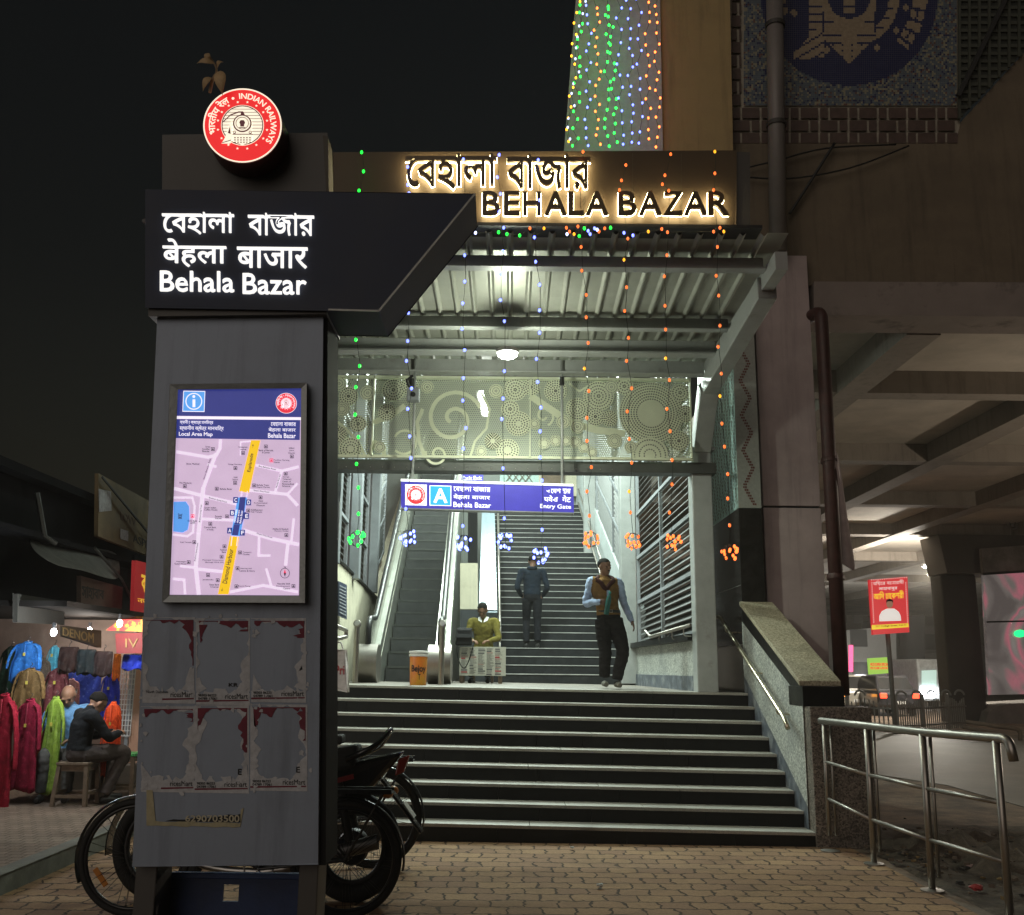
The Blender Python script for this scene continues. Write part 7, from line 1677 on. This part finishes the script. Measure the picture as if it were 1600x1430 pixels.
litter('plastic_scrap', 'pinkish plastic scrap on the dirt beyond the barrier', 1518, 1358, M('litter_pink', (.38, .28, .26), .6), .045)
litter('paper_scrap', 'tiny white scrap on the fourth step from the bottom', 1072, 1199, M('litter_white', (.5, .5, .48), .8), .02)

# ---------------------------------------------------------------- street under the viaduct
def back(name, label, pix, Y, m, cat, d=.3, texts=(), extra=None):
    t_ = thing(name, label, cat, PY(pix[0][0], max(p[1] for p in pix), Y))
    b = MB(); b.prism([PY(x, y, Y) for x, y in pix], (0, d, 0)); b.build('panel' if cat != 'building' else 'wall', m, t_)
    for s, bx, mm_, off in texts:
        b = MB(); letter(b, s, lbox(*bx, Y - .01), TO * .01, off); b.build('lettering', mm_, t_)
    return t_
m_far = M('far_wall', (.14, .13, .12), .9, 0, .2, .4, .1); m_far2 = M('far_wall_pale', (.26, .25, .23), .9, 0, .15, .5, .1); m_far3 = M('far_wall_dark', (.05, .048, .046), .9, 0, .2, .5, .1)
back('street_building', 'dim grey building beyond the median fence behind the green sign', ((1322, 985), (1400, 978), (1402, 1112), (1322, 1114)), 60, m_far2, 'building', 6)
back('street_building', 'dark building in the middle distance behind the vehicle headlights', ((1400, 965), (1445, 960), (1445, 1112), (1400, 1112)), 62, m_far3, 'building', 6)
bb3 = back('street_building', 'pale grey building to the right of the headlights near the pier', ((1434, 980), (1500, 978), (1500, 1112), (1434, 1112)), 66, m_far, 'building', 6)
back('street_building', 'long low dark building closing the view far beyond the pier', ((1310, 1020), (2600, 960), (2600, 1114), (1310, 1114)), 110, m_far3, 'building', 8)
for o_ in [q for q in bpy.data.objects if q.name.startswith('street_building')]:
    w_ = o_.children[0]; xs_ = [v.co.x for v in w_.data.vertices]; zs_ = [v.co.z for v in w_.data.vertices]; ys_ = min(v.co.y for v in w_.data.vertices); n_ = 0; off_ = ORG[o_.name]; rw_ = random.Random(int(abs(min(xs_)) * 10))
    x_ = max(min(xs_), -40) + off_.x + .5
    while x_ < min(max(xs_) + off_.x, 70) - 1.4 and n_ < 24:
        z_ = 1.2
        while z_ < max(zs_) + off_.z - 1.2:
            lit_ = rw_.random() < .25
            MB().box(x_, x_ + 1.0, ys_ + off_.y - .06, ys_ + off_.y - .005, z_, z_ + 1.0).build('window', EM('lit_window', (.75, .72, .5), .5) if lit_ else m_far3, o_); z_ += 1.9; n_ += 1
        x_ += 1.7
b = MB(); b.prism([PY(x, y, 65.9) for x, y in ((1438, 1022), (1464, 1020), (1464, 1042), (1438, 1042))], (0, -.1, 0)); b.build('shop_board', m_far2, bb3)
# poster on a pole
PYp = 27.0
pp_ = thing('red_poster', 'red poster with bust portrait and yellow lettering on a pole at the roadside', 'poster', PY(1396, 1130, PYp))
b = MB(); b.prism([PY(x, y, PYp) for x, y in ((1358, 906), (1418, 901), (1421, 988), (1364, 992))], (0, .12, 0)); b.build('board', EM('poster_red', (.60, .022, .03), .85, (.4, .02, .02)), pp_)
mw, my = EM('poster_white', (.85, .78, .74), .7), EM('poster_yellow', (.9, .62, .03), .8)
def pl2(pix, m, name, l=1): b = MB(); b.prism([PY(x, y, PYp - .006 * l) for x, y in pix], TO * .005, 0); b.build(name, m, pp_)
pl2(((1362, 977), (1419, 974), (1420, 980), (1362, 984)), my, 'band'); 
for s, bx, m, o_ in (('বিয়ের বেনারসী', (1364, 908, 1412, 916), mw, .0), ('সাহাবাবুর', (1373, 918, 1402, 924), mw, .01), ('আিদ ঢােকশরী', (1365, 925, 1412, 937), my, .02), ('217, College Street, Kol-73', (1368, 977.5, 1416, 981), M('poster_ink', (.1, .02, .02), .8), .01)):
    b = MB(); letter(b, s, lbox(*bx, PYp - .012, -.05), TO * .004, o_); b.build('lettering', m, pp_)
b = MB()
for x in [1361 + i * 3.4 for i in range(17)]: b.prism([PY(x + p, 905.5 - (x - 1361) * .07 + q, PYp - .012) for p, q in ((0, 0), (1.6, 0), (.8, 2))], TO * .004)
for y in [910 + i * 3.4 for i in range(19)]:
    for x0 in (1361.5 + (y - 910) * .05, 1414.5 + (y - 910) * .05): b.prism([PY(x0 + p, y + q, PYp - .012) for p, q in ((0, 0), (2, .8), (0, 1.6))], TO * .004)
b.build('border', mw, pp_)
pl2([(1374, 971), (1374, 962), (1378, 955), (1386, 951), (1397, 951), (1404, 956), (1407, 962), (1408, 970)], mw, 'portrait_shirt', 1.5)
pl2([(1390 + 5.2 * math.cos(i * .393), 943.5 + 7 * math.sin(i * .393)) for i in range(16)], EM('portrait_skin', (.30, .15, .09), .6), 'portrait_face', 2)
pl2([(1384.6, 942), (1385, 938), (1390, 935.6), (1395, 938), (1395.4, 942), (1393, 939.5), (1387, 939.5)], m_hair, 'portrait_hair', 2.6)
q0, q1 = PY(1395, 990, PYp + .2), PY(1399, 1138, PYp + .2); MB().tube([V((q1.x, q1.y, 0)), V((q1.x - .05, q1.y, q0.z + 1.2))], .06, 10).build('pole', m_concdk, pp_, 180)
back('green_shop_sign', 'small lit green and yellow shop sign beyond the fence, left of the poster pole', ((1357, 1029), (1388, 1027), (1389, 1052), (1359, 1054)), 34, EM('sign_green', (.35, .62, .10), .9), 'sign', .15, (('MCB SUPER SPECIA', (1360, 1036, 1387, 1040.5), m_lred, .02), ('POLYCLINIC & PATHO', (1360, 1042, 1387, 1046), m_lred, .02)))
back('pink_neon_sign', 'bright magenta neon sign at a shop below the green sign', ((1361, 1068), (1372, 1069), (1374, 1063), (1379, 1066), (1384, 1067), (1381, 1075), (1374, 1073), (1362, 1072)), 50, EM('neon_pink', (1, .05, .9), 3), 'sign', .1)
back('vertical_lit_sign', 'narrow vertical pink and orange lit sign next to the drain pipe', ((1327, 1008), (1333, 1008), (1333, 1050), (1327, 1050)), 48, EM('vert_pink', (1, .12, .30), 1.6), 'sign', .1)
# vehicle with headlights
vh = thing('white_van', 'white van with dazzling headlights and lit windscreen driving towards the camera', 'van', PY(1452, 1100, 46))
a0, a1 = PY(1437, 1098, 46), PY(1468, 1030, 46); wv = M('van_white', (.4, .42, .42), .4)
z0_, z1_ = .35, a1.z
MB().box(a0.x, a1.x, 46, 50, z0_, z1_).build('body', wv, vh, bev=.1)
b = MB(); b.prism([PY(x, y, 45.96) for x, y in ((1440, 1048), (1463, 1047), (1463, 1072), (1440, 1073))], TO * .02); b.build('windscreen', EM('windscreen_lit', (.40, .55, .50), .9), vh)
for px in (1444, 1459):
    p = PY(px, 1082, 45.9); MB().lathe([(.02, .0), (.16, .02), (.18, .05)], p, (0, -1, 0), 16).build('headlight', EM('headlight', (.9, .96, 1), 30), vh, 60)
for x in (a0.x + .1, a1.x - .3):
    for y in (46.6, 49.2): MB().lathe([(.2, 0), (.36, .02), (.36, .2), (.2, .22)], (x, y, .36), (1, 0, 0), 20).build('wheel', m_rubber, vh, 40)
for i, (px, py) in enumerate(((1337, 1061), (1345, 1060), (1353, 1061))):
    back('stall_lamp', ('left', 'middle', 'right')[i] + ' one of three small white lamps in a row beyond the fence', tuple((px + 2.2 * math.cos(k * .785), py + 2.2 * math.sin(k * .785)) for k in range(8)), 55, EM('far_lamp', (.8, .92, 1), 10), 'lamp', .1)
for i, (px, py, c) in enumerate(((1338, 1117, 'o'), (1447, 1119, 'r'), (1479, 1120, 'r'), (1497, 1127, 'r'), (1472, 1137, 'o'), (1531, 1117, 'o'))):
    pass
L = bpy.data.lights.new('stall_lamp_light', 'POINT'); L.energy = 700; L.color = (.95, 1, .98); L.shadow_soft_size = .3
lo = bpy.data.objects.new('stall_lamp_light', L); COL.objects.link(lo); lo.location = PY(1345, 1050, 54)
def car(label, px, Y, col, w=1.6, py=1130, amber=False):
    c = PY(px, 1120, Y); c.z = 0; t_ = thing('parked_car', label, 'car', c, 'cars beyond the median fence'); x0, x1 = c.x - w / 2, c.x + w / 2
    m = M('car_paint_%d' % px, col, .3, 0, .05, 3, 0, 40, None, 1, .5, .7, .6)
    MB().box(x0, x1, Y, Y + 3.9, .3, .92).build('body', m, t_, bev=.12)
    MB().hexa([(x0 + .06, Y + .25, .90), (x1 - .06, Y + .25, .90), (x1 - .06, Y + 3.0, .90), (x0 + .06, Y + 3.0, .90), (x0 + .2, Y + .7, 1.5), (x1 - .2, Y + .7, 1.5), (x1 - .2, Y + 2.3, 1.5), (x0 + .2, Y + 2.3, 1.5)]).build('cabin', m, t_, bev=.08)
    b = MB(); b.add([(x0 + .16, Y + .30, .98), (x1 - .16, Y + .30, .98), (x1 - .26, Y + .64, 1.42), (x0 + .26, Y + .64, 1.42)], [(0, 1, 2, 3)]); o = b.build('rear_window', M('car_glass', (.01, .012, .014), .1, 0, .1, 2, 0), t_); o.modifiers.new('s', 'SOLIDIFY').thickness = .03
    for s_ in (x0 + .2, x1 - .2):
        MB().box(s_ - .12, s_ + .12, Y - .03, Y + .06, .66, .84).build('tail_light', EM('tail_amber', (1, .35, .05), 5) if amber else EM('tail_red', (1, .05, .02), 5), t_, bev=.02)
    for s_ in (x0 + .02, x1 - .2):
        for yy in (Y + .7, Y + 3.1): MB().lathe([(.2, 0), (.3, .02), (.3, .16), (.2, .18)], (s_, yy, .3), (1, 0, 0), 18).build('wheel', m_rubber, t_, 40)
    b = MB(); b.box(c.x - .25, c.x + .25, Y - .012, Y + .05, .45, .56); b.build('number_plate', m_white, t_)
car('dark car with red tail lights beyond the fence left of the van headlights', 1408, 38, (.03, .03, .035))
car('small pale car with amber tail lights beyond the fence left of the poster pole', 1346, 40, (.35, .33, .28), amber=True)
for i, (px, py, c, r_) in enumerate(((1340, 1095, (1, .75, .3), 2), (1372, 1098, (1, .5, .15), 1.6), (1412, 1090, (1, .85, .6), 1.8), (1424, 1104, (.6, .9, 1), 1.5), (1482, 1092, (1, .6, .2), 1.6), (1395, 1050, (.8, 1, .9), 1.6), (1418, 1062, (1, .9, .7), 1.5), (1478, 1060, (.9, .95, 1), 1.8))):
    back('shop_lamp', ('yellow', 'deep orange', 'warm white', 'bluish', 'amber', 'greenish white', 'cream', 'cool white')[i] + ' small lamp glowing among the dim buildings across the street', tuple((px + r_ * math.cos(k * .785), py + r_ * math.sin(k * .785)) for k in range(8)), 54 + i * .7, EM('shop_lamp_%d' % i, c, 8), 'lamp', .1)
# street lamp under the viaduct
sla = thing('street_lamp', 'bright white street lamp on an arm under the viaduct', 'street lamp', PY(1452, 1100, 31))
p = PY(1453, 885, 36)
b = MB(); b.hexa([p + V(q) for q in ((-.28, -.1, -.02), (.28, -.1, .03), (.28, .1, .03), (-.28, .1, -.02), (-.26, -.1, .08), (.28, -.1, .12), (.28, .1, .12), (-.26, .1, .08))]); b.build('lamp_head', m_greymetal, sla, bev=.02)
b = MB(); b.hexa([p + V(q) for q in ((-.20, -.105, -.05), (.05, -.105, -.03), (.05, .1, -.03), (-.20, .1, -.05), (-.20, -.105, -.022), (.05, -.105, -.0), (.05, .1, -.0), (-.20, .1, -.022))]); b.build('lens', EM('street_lens', (.9, 1, .98), 40), sla)
MB().tube(bend([p + V((.28, 0, .08)), p + V((1.2, 0, .35)), p + V((1.6, 1.6, .35)), p + V((1.6, 2.95, .35))], .3), .04, 10).build('arm', m_greymetal, sla, 180)
L = bpy.data.lights.new('street_lamp_light', 'POINT'); L.energy = 2300; L.color = (1, .93, .80); L.shadow_soft_size = .15
lo = bpy.data.objects.new('street_lamp_light', L); COL.objects.link(lo); lo.parent = sla; lo.location = p + V((-.1, -.1, -.25)) - ORG[sla.name]
lamp2 = copy_tree(sla, None, 'added street lamp out of view to the right, lighting the viaduct soffit')  # unseen copy of the lamp, added to brighten the viaduct soffit
lamp2.location = V((13.0, 15.5, 3.5)) - p + V(sla.location)
MB().tube([p + V((1.6, 2.9, .36)), p + V((1.6, 2.9, .36 + 6.9 - 3.5))], .04, 8).build('hanger', m_greymetal, lamp2, 180)
for c in lamp2.children:
    if c.type == 'LIGHT': c.data = c.data.copy(); c.data.energy = 520; c.data.color = (1, .86, .68)
# median fence
for (xa_, xb_, Ya, Yb, lab) in ((1326, 1396, 29, 28, 'grey metal median fence with wavy top, left of the poster pole'), (1401, 1512, 28, 31, 'grey metal median fence with wavy top, right of the poster pole')):
    A, Bq = PZ(xa_, 1134, 0), PZ(xb_, 1134, 0); A = PY(xa_, 1134, Ya); Bq = PY(xb_, 1134, Yb); A.z = Bq.z = 0
    fn_ = thing('median_fence', lab, 'fence', A, 'median fence panels'); n = int((Bq - A).length / .13); b = MB(); dn = (Bq - A).normalized()
    for i in range(n):
        p = A + (Bq - A) * (i / n); ht = .72 + .16 * abs(math.sin(i * .42)); b.bar(p, p + V((0, 0, ht)), .03, .03)
        if i % 7 == 3: b.torus(p + V((0, 0, .95)), (0, 1, 0), .14, .03, 12, 6, a0=0, a1=math.pi)
    b.build('bars', M('fence_grey', (.17, .165, .155), .6, .2, .2, 5), fn_)
    for z in (.15, .62): MB().bar(A + V((0, 0, z)), Bq + V((0, 0, z)), .04, .04).build('rail', M('fence_grey', (.17, .165, .155)), fn_)
    for i in range(int((Bq - A).length / 1.6) + 1): p = A + dn * i * 1.6; MB().bar(p, p + V((0, 0, 1.0)), .09, .09).build('post', M('fence_grey', (.17, .165, .155)), fn_)
# billboard beside the pier
bl_ = thing('plastic_covered_billboard', 'large pink and white billboard under wrinkled shiny plastic at the right edge', 'billboard', PY(1590, 1090, 32.5))
m_, t_, p_ = nodes('billboard_print'); tc = N(t_, 'ShaderNodeTexCoord'); nz = N(t_, 'ShaderNodeTexNoise'); nz.inputs['Scale'].default_value = .5; nz.inputs['Detail'].default_value = 2; nz.inputs['Distortion'].default_value = 1.2; t_.links.new(tc.outputs['Object'], nz.inputs['Vector'])
cr = N(t_, 'ShaderNodeValToRGB'); t_.links.new(nz.outputs[0], cr.inputs[0]); e_ = cr.color_ramp.elements; e_[0].position = .36; e_[0].color = (.10, .085, .08, 1); e_[1].position = .68; e_[1].color = (.30, .30, .29, 1)
for pos, c in ((.46, (.16, .14, .13, 1)), (.52, (.42, .13, .17, 1)), (.57, (.20, .17, .16, 1))): k = e_.new(pos); k.color = c
t_.links.new(cr.outputs[0], p_.inputs['Base Color']); p_.inputs['Roughness'].default_value = .12; p_.inputs['Coat Weight'].default_value = 1
n2 = N(t_, 'ShaderNodeTexNoise'); n2.inputs['Scale'].default_value = 2.2; n2.inputs['Detail'].default_value = 2; n2.inputs['Distortion'].default_value = 1.5; t_.links.new(tc.outputs['Object'], n2.inputs['Vector']); bp = N(t_, 'ShaderNodeBump'); bp.inputs['Strength'].default_value = 1; bp.inputs['Distance'].default_value = .07; t_.links.new(n2.outputs[0], bp.inputs['Height']); t_.links.new(bp.outputs[0], p_.inputs['Normal'])
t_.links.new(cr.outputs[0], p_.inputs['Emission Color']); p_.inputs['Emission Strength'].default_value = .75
b = MB(); b.prism([PY(x, y, 32.5) for x, y in ((1537, 898), (1800, 880), (1800, 1080), (1547, 1086))], (0, .2, 0)); b.build('print_panel', m_, bl_)
b = MB(); b.prism([PY(x, y, 32.6) for x, y in ((1534, 857), (1800, 838), (1800, 879), (1537, 897))], (0, .2, 0)); b.build('top_panel', M('plastic_grey', (.22, .2, .19), .15, 0, .4, 2, .9, 4), bl_)
b = MB(); b.bar(PY(1536, 897, 32.4), PY(1800, 880, 32.4), .08, .08); b.bar(PY(1542, 972, 32.4), PY(1800, 966, 32.4), .05, .05); b.build('frame', m_black, bl_)
b = MB(); b.prism([PY(1594 + 9 * math.cos(k * .524), 990 + 6 * math.sin(k * .524), 32.4) for k in range(12)], (0, .05, 0)); b.build('green_light', EM('green_spot', (.02, .9, .25), 1.5), bl_)
# low tube barrier and bench like rail by the pier
for i, (pix, lab) in enumerate(((((1510, 1128), (1594, 1140), (1594, 1158)), 'upper low rusty pipe rail on the roadside by the pier'), (((1505, 1136), (1570, 1150), (1570, 1160)), 'lower rusty pipe rail on the roadside by the pier'))):
    b = MB(); b.tube(bend([PY(x, y, 25 + i) for x, y in pix], .15), .05, 8); b.build('pipe_rail', M('rusty_pipe', (.10, .07, .05), .8, .2), None, 180, label=lab, category='rail')
sg2 = thing('tall_signal_box', 'dark roadside cabinet with a notice behind the granite pier', 'cabinet', PZ(1344, 1255, 0))
a = PZ(1345, 1256, 0); zt_ = PY(1345, 1140, a.y).z; MB().box(a.x - .12, a.x + .12, a.y - .02, a.y + .25, .25, zt_).build('cabinet_body', M('cabinet_dark', (.04, .036, .03), .6, 0, .3, 5), sg2, bev=.01)
for s in (-.09, .09): MB().box(a.x + s - .015, a.x + s + .015, a.y, a.y + .2, 0, .249).build('leg', m_black, sg2)
MB().box(a.x - .10, a.x + .10, a.y - .026, a.y - .021, zt_ - .5, zt_ - .12).build('notice', M('cabinet_notice', (.16, .12, .06), .7, 0, .4, 16), sg2)

# ---------------------------------------------------------------- night haze
hz = MB().box(-118, 138, -18, 258, -1.2, 16).build('haze', None, None, kind='stuff')
hz.data.materials.clear()
hm = bpy.data.materials.new('night_haze'); hm.use_nodes = True; ht = hm.node_tree; ht.nodes.clear()
ho = ht.nodes.new('ShaderNodeOutputMaterial'); pv = ht.nodes.new('ShaderNodeVolumePrincipled')
pv.inputs['Color'].default_value = (.85, .79, .70, 1); pv.inputs['Density'].default_value = .002; pv.inputs['Anisotropy'].default_value = .35
ht.links.new(pv.outputs[0], ho.inputs['Volume']); hz.data.materials.append(hm)
S.cycles.volume_bounces = 0
